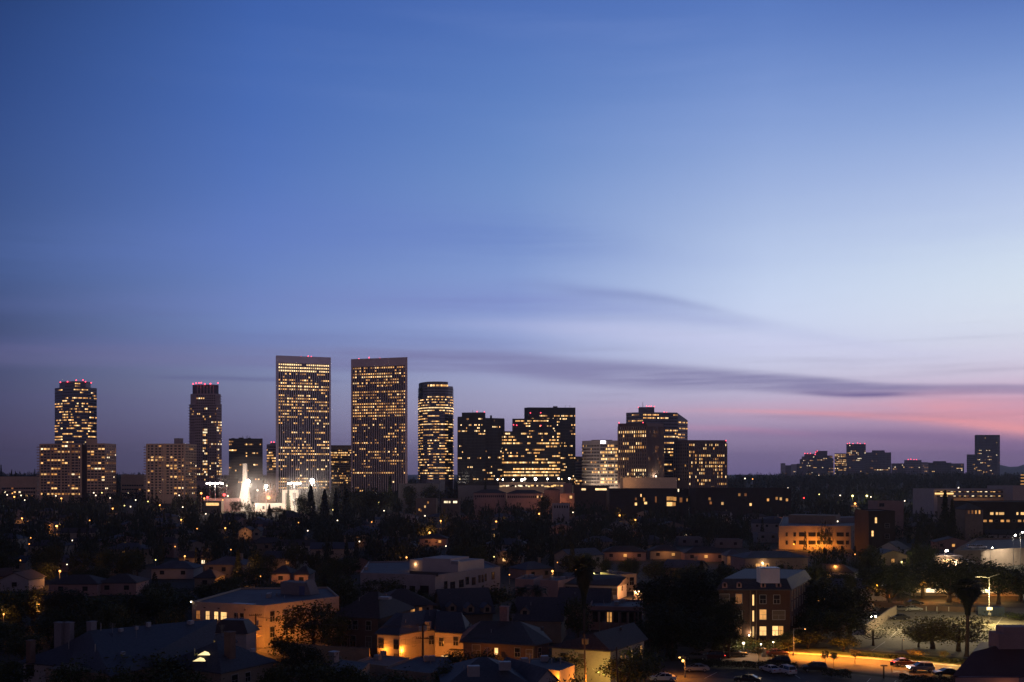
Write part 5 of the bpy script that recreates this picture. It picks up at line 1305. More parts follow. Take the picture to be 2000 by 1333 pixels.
CR = random.Random(9)
def clutter(hs_pts, z, n, roof):
    b = MB(); c = MB()
    for k in range(n):
        a, bb, s, t = hs_pts[0], hs_pts[1], CR.random(), CR.random(); p = V2(a)*(1-s) + V2(bb)*s + Vector((0, 2 + t*6))
        if k % 3 == 0: c.box((p.x,p.y,z+.45),(CR.uniform(.8,1.6),CR.uniform(.7,1.1),.9),CR.uniform(0,1))
        else: b.tube([(p.x,p.y,z),(p.x,p.y,z+CR.uniform(.4,1.1))], CR.uniform(.05,.12), 6)
    if b.f: b.build('vent_pipe', METAL, roof)
    if c.f: c.build('air_unit', ROOFBOX, roof)
for o in [o for o in scn.objects if o.parent is None and o.get('category') in ('house','apartment building','garage') and o.type == 'EMPTY']:
    rf = [c for c in o.children if c.name.startswith('roof')]; wl = [c for c in o.children if c.name.startswith('wall')]
    if not rf or not wl: continue
    zs = [v.co.z for v in rf[0].data.vertices]; flat = max(zs) - min(zs) < .6
    vs = [v.co for v in wl[0].data.vertices]; x0, x1 = min(v.x for v in vs), max(v.x for v in vs); y0, y1 = min(v.y for v in vs), max(v.y for v in vs); L = Vector(o.location)
    if flat: clutter([(L.x+x0+2, L.y+y0*.3, 0), (L.x+x1-2, L.y+y0*.3, 0)], max(zs)+L.z, 6, rf[0])
    else:
        b = MB(); ax = L.x + x0*.2 + x1*.3; ay = L.y + (y0+y1)/2; zt = max(zs)+L.z
        b.tube([(ax,ay,zt-.6),(ax,ay,zt+1.6)], .03, 5)
        for k in range(4): b.tube([(ax-.6+k*.08,ay,zt+1.5-k*.22),(ax+.6-k*.08,ay,zt+1.5-k*.22)], .02, 4)
        b.build('aerial', METAL, rf[0])
        q = MB(); q.tube([(L.x+x0*.4,L.y+y0*.3,zt-2.2),(L.x+x0*.4,L.y+y0*.3,zt-.9)], .09, 6); q.build('vent_pipe', METAL, rf[0])
def wire_run(label, pts, sag=.8, n=10, k=3):
    t = thing('power_line', label, 'cable', pts[0]); b = MB()
    for j in range(k):
        for a, c in zip(pts, pts[1:]):
            a = Vector(a) + Vector((j*.5-.5,0,-j*.15)); c = Vector(c) + Vector((j*.5-.5,0,-j*.15)); q = []
            for i in range(n+1):
                f = i/n; p = a.lerp(c, f); p.z -= sag*4*f*(1-f); q.append(p)
            b.tube(q, .022, 4)
    b.build('wire', BLACK, t)
wire_run('sagging wires from the left power pole to the transformer pole', [(XD(499,213),213,Z(1203,213)),(XD(826,186),186,Z(1222,186))])
wire_run('sagging wires running right from the transformer pole', [(XD(826,186),186,Z(1224,186)),(XD(1204,160),160,Z(1268,160))])

for px, py, e in ((1852,1300,420),(1815,1294,260),(1704,1284,160)):
    p = at(px, py, 0); point('tree_fill_light', (p.x, p.y-1.5, 1.6), e, (1,.62,.2), .3)  # added lights that warm the trees from below, with no lamp there
# ------------------------------------------------------------------ cars: body, glasshouse, wheels (> tyre, rim), lamps
TYRE = mat('tyre rubber', (.012,.012,.012), .9, .2, 4); RIM = mat('alloy rim', (.35,.35,.36), .3, .1, 4, metal=.8)
def paint(name, c): 
    if name in MC: return MC[name]
    m, t, b = principled(name); b.inputs['Base Color'].default_value = (*c, 1); b.inputs['Roughness'].default_value = .35; b.inputs['Coat Weight'].default_value = .7
    b.inputs['Metallic'].default_value = .2; MC[name] = m; return m
CG = glass('car glass', (.01,.012,.016), .05); HLOFF = mat('headlamp lens', (.5,.5,.5), .15, .05, 2); TLOFF = mat('tail lamp lens', (.25,.01,.01), .2, .05, 2)
HLON = emi('headlamp lit', (1,.86,.62), 60); TLON = emi('tail lamp lit', (1,.05,.04), 9)
def car(px, py, head, label, col, kind='sedan', lit=None, group=None, ang=None):
    """px,py: photo point of its middle on the ground; head: heading in degrees (0 = nose to the right, 90 = away)"""
    p = at(px, py, 0); t = thing('parked_car' if not lit else 'moving_car', label, 'car', (p.x, p.y, .05), group, R(head))
    if kind == 'sedan': L, W, H, prof = 4.7, 1.82, 1.45, [(-2.33,.35),(-2.35,.75),(-2.2,.98),(-1.65,1.03),(1.0,.98),(1.9,.88),(2.3,.70),(2.34,.35)]; cab = [(-1.75,1.0),(-1.0,1.43),(.15,1.45),(1.05,.98)]
    else: L, W, H, prof = 4.7, 1.9, 1.75, [(-2.28,.4),(-2.32,.85),(-2.25,1.1),(-1.6,1.12),(1.1,1.10),(1.95,1.03),(2.28,.82),(2.32,.4)]; cab = [(-2.22,1.08),(-1.95,1.72),(.25,1.76),(1.15,1.10)]
    b = MB(); hw = W/2
    def ring(pr, y, inset=0.0): return [(x*(1-inset), y, z) for x, z in pr]
    # lower body: four sections across the width, rounded sides
    secs = [(-hw, .05, .06), (-hw+.10, 0, 0), (hw-.10, 0, 0), (hw, .05, .06)]
    n = len(prof); base = len(b.v)
    for y, ins, dn in secs: b.v += [(x*(1-ins*.6), y, z - dn*(z > .6)) for x, z in prof]
    for k in range(3):
        for i in range(n-1): a = base+k*n+i; b.f.append((a, a+1, a+n+1, a+n)); b.m.append(0)
        b.f.append((base+k*n, base+(k+1)*n, base+(k+1)*n+n-1, base+k*n+n-1)); b.m.append(0)
    b.f.append(tuple(base+i for i in range(n))[::-1]); b.m.append(0); b.f.append(tuple(base+3*n+i for i in range(n))); b.m.append(0)
    for o_ in (): pass
    body = b.build0('body', col, t)
    g = MB(); lo, hi = hw-.10, hw-.32
    c = cab; 
    for s in (-1, 1): g.face([(c[0][0],s*lo,c[0][1]),(c[3][0],s*lo,c[3][1]),(c[2][0],s*hi,c[2][1]-.05),(c[1][0],s*hi,c[1][1]-.05)][::s])
    g.face([(c[3][0],-lo,c[3][1]),(c[3][0],lo,c[3][1]),(c[2][0],hi,c[2][1]-.05),(c[2][0],-hi,c[2][1]-.05)]); g.face([(c[0][0],lo,c[0][1]),(c[0][0],-lo,c[0][1]),(c[1][0],-hi,c[1][1]-.05),(c[1][0],hi,c[1][1]-.05)])
    g.build0('windows', CG, t)
    r = MB(); r.hull8([(c[1][0]-.04,-hi-.02,c[1][1]-.06),(c[2][0]+.06,-hi-.02,c[2][1]-.06),(c[2][0]+.06,hi+.02,c[2][1]-.06),(c[1][0]-.04,hi+.02,c[1][1]-.06),(c[1][0]+.1,-hi+.1,c[1][1]+.02),(c[2][0]-.1,-hi+.1,c[2][1]+.02),(c[2][0]-.1,hi-.1,c[2][1]+.02),(c[1][0]+.1,hi-.1,c[1][1]+.02)])
    for s in (-1,1):
        for (x0,z0),(x1,z1) in ((c[0],c[1]),(c[3],c[2]),((-.35,1.0),(-.4,c[1][1]))): r.tube([(x0,s*(lo+.01),z0),(x1,s*(hi+.02),z1-.04)], .04, 5)
    r.build0('roof', col, t)
    for x in (-1.42, 1.42):
        for s in (-1,1):
            w = MB(); y = s*(hw-.10); w.tube([(x,y-.11,.33),(x,y+.11,.33)], .33, 14); wo = w.build0('wheel', TYRE, t)
            w = MB(); w.tube([(x,y+s*.10,.33),(x,y+s*.13,.33)], .20, 10); w.build0('rim', RIM, wo)
    for s in (-1,1):
        w = MB(); w.box((2.24,s*(hw-.38),.70 if kind == 'sedan' else .82),(.16,.42,.16)); w.build0('headlight', HLON if lit in ('head','both') else HLOFF, t)
        w = MB(); w.box((-2.27,s*(hw-.32),.80 if kind == 'sedan' else .92),(.14,.40,.18)); w.build0('taillight', TLON if lit in ('tail','both') else TLOFF, t)
    if lit in ('head','both'):
        q = Vector((math.cos(R(head)), math.sin(R(head)), 0)); point('headlight_beam', Vector((p.x,p.y,.75)) + q*2.6, 350, (1,.85,.6), .1, 70, Vector((p.x,p.y,0)) + q*14)
    return t
def _b0(s, name, m, parent):
    """build with vertices already in the parent's own space"""
    me = bpy.data.meshes.new(name); me.from_pydata(s.v, [], s.f); me.materials.append(m); me.update()
    ob = bpy.data.objects.new(name, me); COL.objects.link(ob); ob.parent = parent; return ob
MB.build0 = _b0
WHITE = paint('white car paint', (.6,.6,.6)); SILV = paint('silver car paint', (.30,.31,.33)); BLK = paint('black car paint', (.012,.012,.016)); DKR = paint('dark red car paint', (.06,.012,.014)); GRY = paint('grey car paint', (.08,.08,.09))
car(1294,1331,180,'white saloon parked alone at the lower left of the near car park', WHITE)
car(1504,1314,110,'left of two white cars parked nose-out behind the hedge', WHITE)
car(1534,1317,112,'right of two white cars parked nose-out, with roof bars', WHITE, 'suv')
car(1520,1299,168,'dark estate car between the two white cars and the street', BLK, 'suv')
car(1460,1334,158,'black saloon cut by the bottom edge of the picture', BLK)
car(1590,1312,175,'black four-wheel drive under the orange street light', BLK, 'suv')
car(1518,1282,8,'dark saloon standing at the kerb by the utility cabinet', DKR)
car(1392,1289,178,'dark car with glowing tail lights on the street behind the hedge', DKR, 'suv', 'both')
car(1357,1289,178,'leading car of two with red tail lights on the street', GRY, 'sedan', 'tail')
car(1436,1283,5,'dark saloon on the street beside the lit entrance', BLK)
car(1360,1312,178,'silver car half hidden by the twin-headed lamp', SILV)
car(1758,1211,175,'black saloon in the far car park, nearest the ramp wall', BLK)
car(1784,1194,5,'silver saloon parked along the back of the far car park', SILV)
car(1757,1194,175,'small dark car behind the black saloon in the far car park', GRY)
car(1766,1301,5,'dark red car with red tail lights by the verge', DKR, 'sedan', 'tail')
car(1798,1312,178,'pale estate car by the kerb with one bright lamp', SILV, 'suv', 'head')
car(1848,1321,178,'black car half behind the red-roofed building', BLK)
car(1706,1208,250,'car coming down the ramp with both headlights on', GRY, 'sedan', 'head')
car(1786,1182,3,'dark car passing behind the orange-lit wall', BLK)
# ------------------------------------------------------------------ middle distance: larger buildings
PROTECT = []      # photo rectangles that nearer trees must not cover
def prot(x0, x1, y0, y1, d): PROTECT.append((x0, x1, y0, y1, d))
def mid(name, label, cat, px0, px1, top, d, dep, wall, roofm, kind='flat', rh=3, base=None, **k):
    A = (XD(px0, d), d); B = (XD(px1, d), d); g = gz(A[0], d); h = Z(top, d)
    hs = House(name, label, cat, rect_from(A, B, dep), h, wall, roofm, kind, rh, z0=g, parapet=.5, **k)
    prot(px0, px1, top - 3, base or (top + ((HOR + (CAM_H - g) * F / d) - top) * .6), d); hs.d = d; return hs
def grid(hs, e, rows, cols, lit, z0, z1, w=1.2, h=1.3, f0=.04, f1=.96, seed=1, pal=HOME, frame=TRIMD):
    rg = random.Random(seed)
    for r in range(rows):
        for c in range(cols):
            on = rg.random() < lit
            hs.win(e, f0 + (f1-f0)*(c+.5)/cols, z0 + (z1-z0)*r/max(1,rows-1) if rows > 1 else z0, w, h, rg.choices(pal, (3,3,3,1))[0] if on else None, frame=frame, bars=False)
# beige clinic with its base lit orange
h = House('beige_block', 'wide beige flat-roofed block, its foot lit bright orange', 'office building', [at(1521,1030,11), at(1662,1030,11), at(1697,1022,11), at(1680,1012,11), at(1530,1010,11)], 11, W_CREAM, R_BLUE, 'flat', parapet=.6)
for row, z in ((0,6.4),(1,2.4)):
    for fr, w in ((.11,1.0),(.22,1.3),(.33,3.6),(.46,3.6),(.55,1.6),(.68,4.6),(.85,3.6),(.95,1.6)): h.win(0, fr, z, w, 2.0, CURT if w > 4 and row == 0 else None, frame=TRIMW, bars=False)
for k in range(6):
    for z in (1.5,4.5,7.5): h.win(1, .12+.15*k, z, 1.2, 1.4)
q = rect_from(at(1540,1022,11), at(1632,1024,11), 14); b = MB(); b.prism(q, 11.1, 15.4); b.build('penthouse', W_TAN, h.roof)
b = MB(); q2 = rect_from(at(1634,1022,11), at(1690,1020,11), 10); b.prism(q2, 11.1, 13.8); b.build('penthouse', W_GREY, h.roof)
p = at(1636,1021,12); b = MB(); b.ball((p.x,p.y,12.6), .35, 0, 8, 5); b.tube([(p.x,p.y,11),(p.x,p.y,12.4)], .06, 5, 1); b.build('roof_lamp', [DOT_W, METAL], h.roof)
prot(1521,1697,1004,1064,500)
for px, e in ((1530,260),(1560,500),(1585,1300),(1605,1500),(1625,500),(1645,110)): point('wall_light', (XD(px,500.5), 500.5, 2.2), e, ORANGE, .3)
# dark slender block on its right with two lit slots
h = mid('dark_block', 'tall dark block with two narrow lit windows, right of the beige block', 'apartment building', 1697, 1748, 1000, 480, 20, W_DARK, R_BLUE)
h.win(0,.27,Z(1022,480),.9,2.6,HOME[1],frame=TRIMD); h.win(0,.14,Z(1048,480),.9,2.6,HOME[1],frame=TRIMD); h.win(0,.7,12,2,2); h.win(0,.7,7,2,2)

# right edge, upper
h = mid('parking_structure', 'long white multi-storey car park with lit decks at the right edge', 'car park building', 1824, 1980, 957, 760, 40, W_WHITE, R_BLUE)
g0 = gz(XD(1900,760),760)
for r in range(2):
    z = Z(968,760) + r*3.2 - 1.2; b = MB(); b.slab(h.poly[0]+Vector((2,0)), h.poly[1]-Vector((1,0)), z, z+1.2, .01, .05, Vector((0,-1))); b.build('deck_opening', TRIMD, h.root)
    for k in range(16):
        q = h.poly[0].lerp(h.poly[1], .08+.055*k+.01*((k*7+r*3) % 3)); b = MB(); b.slab(q, q+Vector((1.6,0)), z+.5, z+.95, .06, .12, Vector((0,-1))); b.build('deck_light', HOME[(k*5+r) % 4] if (k+r) % 5 else WARM[2], h.root)
q = rect_from(P(1826,962,758).xy, P(1862,962,758).xy, 2); b = MB(); b.slab(q[0], q[1], Z(966,758), Z(963,758), .0, .3, Vector((0,-1))); b.build('ramp_glow', HOME[1], h.root)  # self-glowing strip: the light on the ramp is put into its material
h = mid('office_block', 'white block with stair tower cut by the right edge of the picture', 'office block', 1978, 2050, 951, 745, 40, W_WHITE, R_BLUE)
grid(h, 0, 3, 8, .2, 4, 14, 2, 1.4, seed=5, pal=WARM)
for k in range(4): b = MB(); p = P(1999, 928+k*6, 720); b.box((p.x+4,p.y,p.z),(9,6,.5)); b.build('balcony', HOME[0], h.root)  # slabs glow by themselves, lamplight put into their material
h = mid('tan_building', 'tan flat-roofed building with one square lit window, below the car park building', 'office building', 1862, 1960, 974, 640, 24, W_TAN, R_BLUE)
h.win(0,.32,Z(986,640),3.4,2.0,HOME[1],bars=False); h.win(0,.7,Z(985,640),1.4,1.4); h.win(0,.85,Z(985,640),1.4,1.4)
point('wall_light', (XD(1900,632), 630, 9), 4000, (1,.5,.2), .4)
h = mid('dark_office', 'dark office with a row of yellow-lit windows near the right edge', 'office building', 1900, 2060, 982, 560, 24, W_DARK, R_BLUE)
for px, w in ((1937,1.8),(1947,1.2),(1956,2.8),(1987,1.0),(1999,3.0)): h.win(0, (px-1900)/160, Z(1006,560), w, 1.4, HOME[1], bars=False)
for k in range(12): h.win(0, .08+.07*k, Z(1020,560), 1.8, 1.2, HOME[0] if k % 3 else None, bars=False)
h = mid('cream_house', 'small dome-roofed house with lit arched windows below the tan building', 'house', 1885, 1920, 995, 520, 12, W_TAN, R_BROWN, 'hip', 3)
for k in range(4): h.win(0,.2+.2*k,Z(1004,520),.8,1.8,HOME[0] if k > 1 else HOME[2],bars=False)
h = mid('pinkish_building', 'low pinkish building with a square window in the dark band at right', 'house', 1714, 1765, 981, 600, 16, W_PINK, R_BROWN); h.win(0,.16,Z(990,600),3,2)
# rooftop car park of the shop at right
h = House('shop_building', 'store with a floodlit rooftop car park at the right edge', 'shop', [at(1863,1080,6), at(1915,1080,6), at(2080,1070,6), at(2060,1052,6), at(1905,1056,6)], 6, W_TAN, mat('pale concrete deck', (.17,.16,.145), .9, .2, .3), 'flat', parapet=1.0)
prot(1830,2000,1045,1105,400)
h2 = mid('lit_shop', 'brightly lit shop under the rooftop car park', 'shop', 1826, 1880, 1088, 392, 10, W_WHITE, R_TILE, base=1105)
b = MB(); b.slab(XYa := Vector((XD(1842,392),392)), Vector((XD(1874,392),392)), Z(1098,392), Z(1093,392), .0, .3, Vector((0,-1))); b.build('lit_fascia', emi('shop fascia light', (1,.62,.25), 2.2, .2), h2.root)
point('shop_light', (XD(1858,386), 384, Z(1102,386)), 2200, (1,.6,.28), .4)
h2 = mid('small_shop', 'small shop with a red tiled roof right of the lit shop front', 'shop', 1880, 1905, 1098, 378, 8, W_WHITE, R_TILE, base=1112); h2.win(0,.4,Z(1103,378),2.0,1.0,WARM[2],bars=False)
for px, py, e, sz, lb in ((1845,1076,5000,.55,'dazzling white floodlight over the shop front'),(1979,1046,6000,.4,'twin white mast lamp above the rooftop car park, near the right edge'),(1993,1040,6000,.35,'white mast lamp at the very right edge above the rooftop car park'),(1934,1070,700,.25,'orange lamp on the rooftop car park')):
    d = 392 if px == 1845 else 405; x = XD(px,d); t = street_lamp(x, d, Z(py,d), lb, (.8,0), emi('white mast lamp', (1,.9,.75), 60), e, (1,.85,.62), size=sz)
for px, lb in ((1900,'white van on the rooftop car park'),(1915,'pale car on the rooftop car park')):
    p = at(px, 1072, 6.1); t = car(px, 1072, 0, lb, WHITE, 'suv'); t.location = (p.x, p.y, 6.15)
# white spot-lit corner at far right edge
point('forecourt_light', (XD(1990,330), 330, 5), 5000, (1,.88,.6), .4)
# flats behind the far car park
h = House('lit_flats', 'two-storey flats with lit ground floor behind the far car park trees', 'apartment building', rect_from(at(1780,1119,7), at(1990,1120,7), 14), 7, W_CREAM, R_BLUE, 'flat', z0=0)
for k in range(12): h.win(0,.05+.082*k,4.2,2.2,1.3,(None,HOME[1],None,HOME[2])[k % 4],bars=False)
for k in range(9): h.win(0,.08+.1*k,1.0,3.4,1.3,(HOME[1],HOME[3],HOME[1],HOME[2],None)[k % 5],bars=False)
point('flat_light', (XD(1960,300), 300, 4), 700, (1,.62,.22)); point('flat_light', (XD(1835,300), 300, 3), 500, (1,.6,.2))
h = House('blue_roof_house', 'pale blue-roofed house left of the brick apartment house, middle distance', 'house', rect_from(at(1455,1090,5), at(1578,1088,5), 14), 5, W_PINK, R_BLUE, 'hip', 2.0); h.win(0,.2,1.5,1.6,1.2,HOME[0]); h.win(0,.35,1.5,1.6,1.2,HOME[0]); h.porch(0,.28,2.6,DOT_Y,150,(1,.7,.3),.4)
prot(1455,1578,1076,1100,430)
h = House('white_stucco_house', 'white blue-lit gable house in the middle distance at right', 'house', rect_from(at(1712,1072,6), at(1760,1074,6), 12), 6, W_WHITE, R_BROWN, 'gfront', 3); h.win(0,.5,3,1.4,1.4)
h = House('white_box_building', 'tiny white cube building left of the pink houses beyond the brick house', 'house', rect_from(at(1485,1122,5), at(1510,1122,5), 7), 5, W_WHITE, R_BLUE, 'flat') if False else None
# row behind: long low lit roofs right of centre
for (x0,x1,top,d,lb,wl,lit) in ((1180,1262,1078,395,'long low pink-walled house with an orange glow, right of centre',W_PINK,1),(1270,1330,1076,400,'low yellow-lit wall and roof right of the pink-walled house',W_CREAM,1),(1338,1420,1080,410,'low pinkish terrace lit orange between dark trees right of centre',W_PINK,1),(1420,1452,1086,400,'little orange-lit house left of the blue roof',W_CREAM,1),
    (1480,1520,1043,620,'small white flat house at the foot of the dark rise',W_WHITE,0),(1325,1372,1052,560,'long grey flat roof in front of the dark mid-rises',W_GREY,0),(1395,1450,1056,560,'grey flat-roofed house among dark trees right of centre',W_GREY,0),
    (820,872,1052,620,'long pink-lit low house in the middle distance',W_PINK,1),(530,566,1120,330,'pink-lit house with two dark windows behind the yellow-lit tree',W_PINK,1),(575,602,1122,335,'dark-doored pink house right of the pink-lit one',W_PINK,1),(466,492,1037,600,'gabled cream house with a bright lit window, left middle distance',W_CREAM,1),(494,508,1038,600,'small gabled cream house beside the lit-window house',W_CREAM,0),
    (0,56,1132,325,'white gabled house at the left edge',W_WHITE,0),(95,190,1140,300,'long low reddish-walled house, left middle distance',W_PINK,0),(190,266,1138,305,'lavender-walled house with a chimney, left middle distance',W_PINK,0),(296,378,1110,370,'pale blue-roofed bungalow, left middle distance',W_WHITE,0),(380,420,1128,335,'small dark house with a white chimney, left middle distance',W_TAN,0)):
    hh_ = 3.8; d = (CAM_H - hh_ - (1 if top < 1050 else 0)) * F / (top - HOR)
    h = mid('low_house', lb, 'house', x0, x1, top, d, 11, wl, R_BLUE if 'blue' in lb or 'flat' in lb else R_BROWN, 'flat' if 'flat' in lb else ('gfront' if 'gable' in lb and x1-x0 < 60 else 'hip'), 2.2, base=top+12)
    L = (x1-x0)*d/F
    for k in range(max(1,int(L/5))): h.win(0,(k+.5)/max(1,int(L/5)),Z(top,d)-2.2,1.4,1.2,HOME[0] if lit and k % 3 == 1 else None,frame=TRIMD)
    if lit: point('porch_light', (XD((x0+x1)/2,d), d-3.5, 3.2), 170, (1,.40,.12), .3)
# ------------------------------------------------------------------ band in front of the towers
h = mid('podium', 'beige windowless podium in front of the brown-piered tower', 'building', 1217, 1322, 934, 1120, 30, tanc, R_BLUE)
point('wall_light', (XD(1225,1112),1106,Z(945,1112)), 1500, (1,.55,.25), .6); 
h = mid('brick_mid_rise', 'dark brick mid-rise with a glowing orange central bay', 'apartment building', 1190, 1345, 956, 880, 26, W_DARK, R_BLUE)
for px, py, w, hh, m in ((1306,974,3.4,3.2,0),(1312,974,3.4,3.2,0),(1318,975,2.6,3.2,0),(1308,985,5,3.4,1),(1316,985,3,3,0),(1330,977,2.2,4,2),(1258,976,1.4,3,0),(1252,968,1,2.4,1),(1261,983,2.4,2,1),(1242,985,1.8,2.4,1),(1242,975,1.4,2,2),(1281,976,1.4,5,2),(1325,958,1,2.4,3),(1362,977,1,2.5,0)):
    h.win(0, min(.98,(px-1190)/155), Z(py,880)-hh/2, w, hh, HOME[m], bars=False)

h = mid('brick_mid_rise', 'dark brick mid-rise with a few amber windows, right of the glowing bay', 'apartment building', 1358, 1545, 955, 860, 26, W_DARK, R_BLUE)
for px, py, m in ((1386,975,0),(1388,983,2),(1411,984,1),(1444,967,0),(1466,986,1),(1456,967,2),(1500,977,0),(1517,974,0),(1525,975,1),(1537,977,0)): h.win(0, (px-1358)/187, Z(py,860)-1, 1.8, 2.2, HOME[m], bars=False)

h = mid('lit_strip_building', 'low dark building with a strip of bright windows, below the white curved block', 'building', 1120, 1190, 950, 960, 20, W_BROWN, R_BLUE)
for px, w in ((1140,4),(1166,3),(1172,4),(1178,4),(1184,3)): h.win(0, (px-1120)/70, Z(958,960), w, 1.8, WARM[2], bars=False)
h = mid('car_park_building', 'open car park deck with many small white lamps, foot of the black complex', 'car park building', 975, 1105, 944, 1020, 30, tand, R_BLUE)
rg = random.Random(5)
for k in range(24):
    px = 978 + k*5.1 + rg.uniform(-2,2); w = rg.uniform(1,3.4); h.win(0, (px-975)/130, Z(950,1020)-rg.uniform(0,1), w, 1.4, rg.choice([WARM[2],HOME[3],WARM[1],None]), bars=False)
b = MB()
for px, py, s in ((972,937,.7),(982,937,.7),(1003,937,.7),(1019,938,1.3),(1025,936,1.0),(1046,936,1.4),(1069,936,.9),(1091,935,.8),(1112,935,.8)):
    p = P(px, py, 1030); b.ball(p, s, 0, 8, 5); b.tube([p, (p.x,p.y,Z(946,1030))], .15, 5, 1)
b.build('deck_lamp', [emi('white deck lamp', (1,.9,.75), 14), METAL], h.root)
point('deck_light', P(1046,934,1026), 9000, (1,.85,.6), .8)
h = mid('pink_building', 'pink-lit block with a pitched roof, middle of the band before the towers', 'building', 1063, 1094, 957, 940, 18, W_PINK, R_TILE, 'hip', 2, base=974)
h = mid('pink_building', 'pink square tower block beside the car park deck', 'building', 1101, 1117, 945, 945, 12, W_PINK, R_BLUE, base=965)
h = mid('pink_building', 'low pink hall with one bright window, right of the pink-lit block', 'building', 1094, 1122, 965, 920, 12, W_PINK, R_TILE, base=978); h.win(0,.75,Z(974,920),2.2,2.4,HOME[1],bars=False)
for px in (1070,1082,1098): point('wall_light', (XD(px,914), 910, Z(980,914)), 900, (1,.40,.16), .5)
h = mid('school_building', 'long pink many-windowed building with dark roof, left of the pink-lit block', 'school', 990, 1062, 964, 930, 18, W_PINK, R_BROWN, 'hip', 3, base=978)
for k in range(18): h.win(0,.04+.053*k,Z(973,930),1.2,2.0,HOME[1] if k in (15,17) else None,bars=False)
h = mid('school_building', 'left wing of the long pink many-windowed building', 'school', 925, 988, 963, 935, 18, W_PINK, R_BROWN, 'hip', 3, base=977)
for k in range(15): h.win(0,.05+.062*k,Z(972,935),1.2,2.0,None,bars=False)
for px in (960,1014,1040): point('wall_light', (XD(px,922), 918, Z(978,922)), 160, (1,.5,.4), .5)
h = mid('white_house', 'small white house with six dark windows below the pink-lit block', 'house', 1080, 1112, 985, 780, 12, W_WHITE, R_BLUE); 
for k in range(6): h.win(0,.12+.15*k,Z(993,780),1.0,2.0)
h = mid('grey_building', 'long pale grey windowless hall right of the twin towers', 'building', 778, 856, 946, 1080, 24, W_GREY, R_BLUE, base=958)
h = mid('grey_building', 'low grey hall left of the dark pair of towers', 'building', 895, 975, 950, 1060, 24, W_GREY, R_BLUE, base=960)
h = mid('shop_row', 'small row of bright shops under the curved tower', 'shop', 862, 898, 976, 880, 10, W_TAN, R_BROWN)
for px in (869,873,878,887,891): h.win(0, (px-862)/36, Z(983,880), 1.6, 1.8, HOME[3], bars=False)
h = mid('reddish_flats', 'reddish flats with scattered amber windows left of the shop row', 'apartment building', 812, 852, 975, 860, 14, W_TAN, R_BROWN)
for px, py, m in ((819,998,0),(830,992,1),(836,984,0),(822,1000,2)): h.win(0, (px-812)/40, Z(py,860), 1.3, 1.8, HOME[m], bars=False)
h = mid('far_flats', 'low pale flats on the tree line at the left edge', 'apartment building', 0, 72, 932, 1250, 20, tand, R_BLUE)
grid(h, 0, 3, 14, .12, 10, 19, 2.4, 1.8, seed=21)
h = mid('far_flats', 'low pale flats between the two tan condominium blocks', 'apartment building', 236, 282, 928, 1300, 20, tand, R_BLUE)
grid(h, 0, 3, 9, .08, 12, 22, 2.4, 1.8, seed=22)
# construction site under floodlights
CW = mat('fresh white concrete', (.62,.58,.52), .8, .12, .15)
g0 = gz(XD(480,1010), 1010); t = thing('white_pylon', 'tall white tapering pylon glaring under floodlights', 'pylon', (XD(478,1010),1010,g0)); b = MB()
D_ = 1010
prof = [(-12,1000,12),(-10,975,10.2),(-5.5,950,6.5),(-3.2,936,4.2),(-2.8,906,3.6)]
for (a0,p0,a1),(b0,p1,b1) in zip(prof, prof[1:]):
    z0, z1 = Z(p0,D_), Z(p1,D_); x0, x1, x2, x3 = [XD(478+v, D_) for v in (a0,a1,b0,b1)]
    b.hull8([(x0,D_-2,z0),(x1,D_-2,z0),(x1,D_+3,z0),(x0,D_+3,z0),(x2,D_-1.5,z1),(x3,D_-1.5,z1),(x3,D_+2,z1),(x2,D_+2,z1)])
b.build('shaft', CW, t)
h = mid('white_hall', 'white unfinished hall blazing with floodlight beside the pylon', 'building', 490, 572, 985, 1000, 20, CW, CW); h.win(0,.3,3,2,3); h.win(0,.7,3,2,3)
h = mid('white_hall', 'white portal frame with tall openings under the floodlights', 'building', 551, 583, 958, 1015, 12, CW, CW)
for fr in (.3,.75): h.win(0, fr, Z(984,1015), 3.2, Z(963,1015)-Z(984,1015), mat('portal recess', (.2,.17,.15), .9, .1, 1), bars=False)
h = mid('white_hall', 'low stepped white terrace right of the blazing hall', 'building', 572, 612, 989, 990, 20, CW, CW)
h = mid('site_shed', 'low site shed with a yellow-lit front left of the pylon', 'shed', 398, 432, 980, 960, 8, W_TAN, R_BLUE); h.win(0,.5,Z(988,960),12,2.6,HOME[1],bars=False)
h = mid('long_shed', 'long low pinkish roof left of the pylon', 'shed', 398, 466, 975, 1000, 10, W_PINK, W_PINK)
for px, py, e, sz, lb, w in ((485,941,18000,2.0,'brightest floodlight mast beside the white pylon',3),(520,950,9000,1.2,'floodlight mast between pylon and left twin tower',4),(420,945,4500,1.4,'floodlight mast with a wide lamp bar, leftmost of the masts',15),(575,945,6000,1.5,'floodlight mast with a wide lamp bar before the left twin tower',11),(610,940,11000,2.0,'brilliant floodlight mast above the dark conifers',3)):
    d = 985; x = XD(px,d); g = gz(x,d); t = thing('floodlight_mast', lb, 'floodlight', (x,d,g)); z = Z(py,d); b = MB(); b.tube([(x,d,g),(x,d,z)], [.35,.2], 8); b.build('pole', METAL, t)
    b = MB(); n = max(1,int(w/2.5))
    for k in range(n+1): b.ball((x + (k/max(1,n)-.5)*w*(w > 4), d-.6, z + (k % 2)*.5), sz*(.6 if w > 4 else 1), 0, 10, 6, (1,.6,.8))
    b.box((x, d+.1, z), (max(w,2), .4, .8), 0, 1); b.build('lamp_bank', [emi('floodlight', (1,.93,.84), 30), METAL], t)
    point('floodlight', (x, d-1.2, z-2.5), e, (1,.86,.70), 1.5)
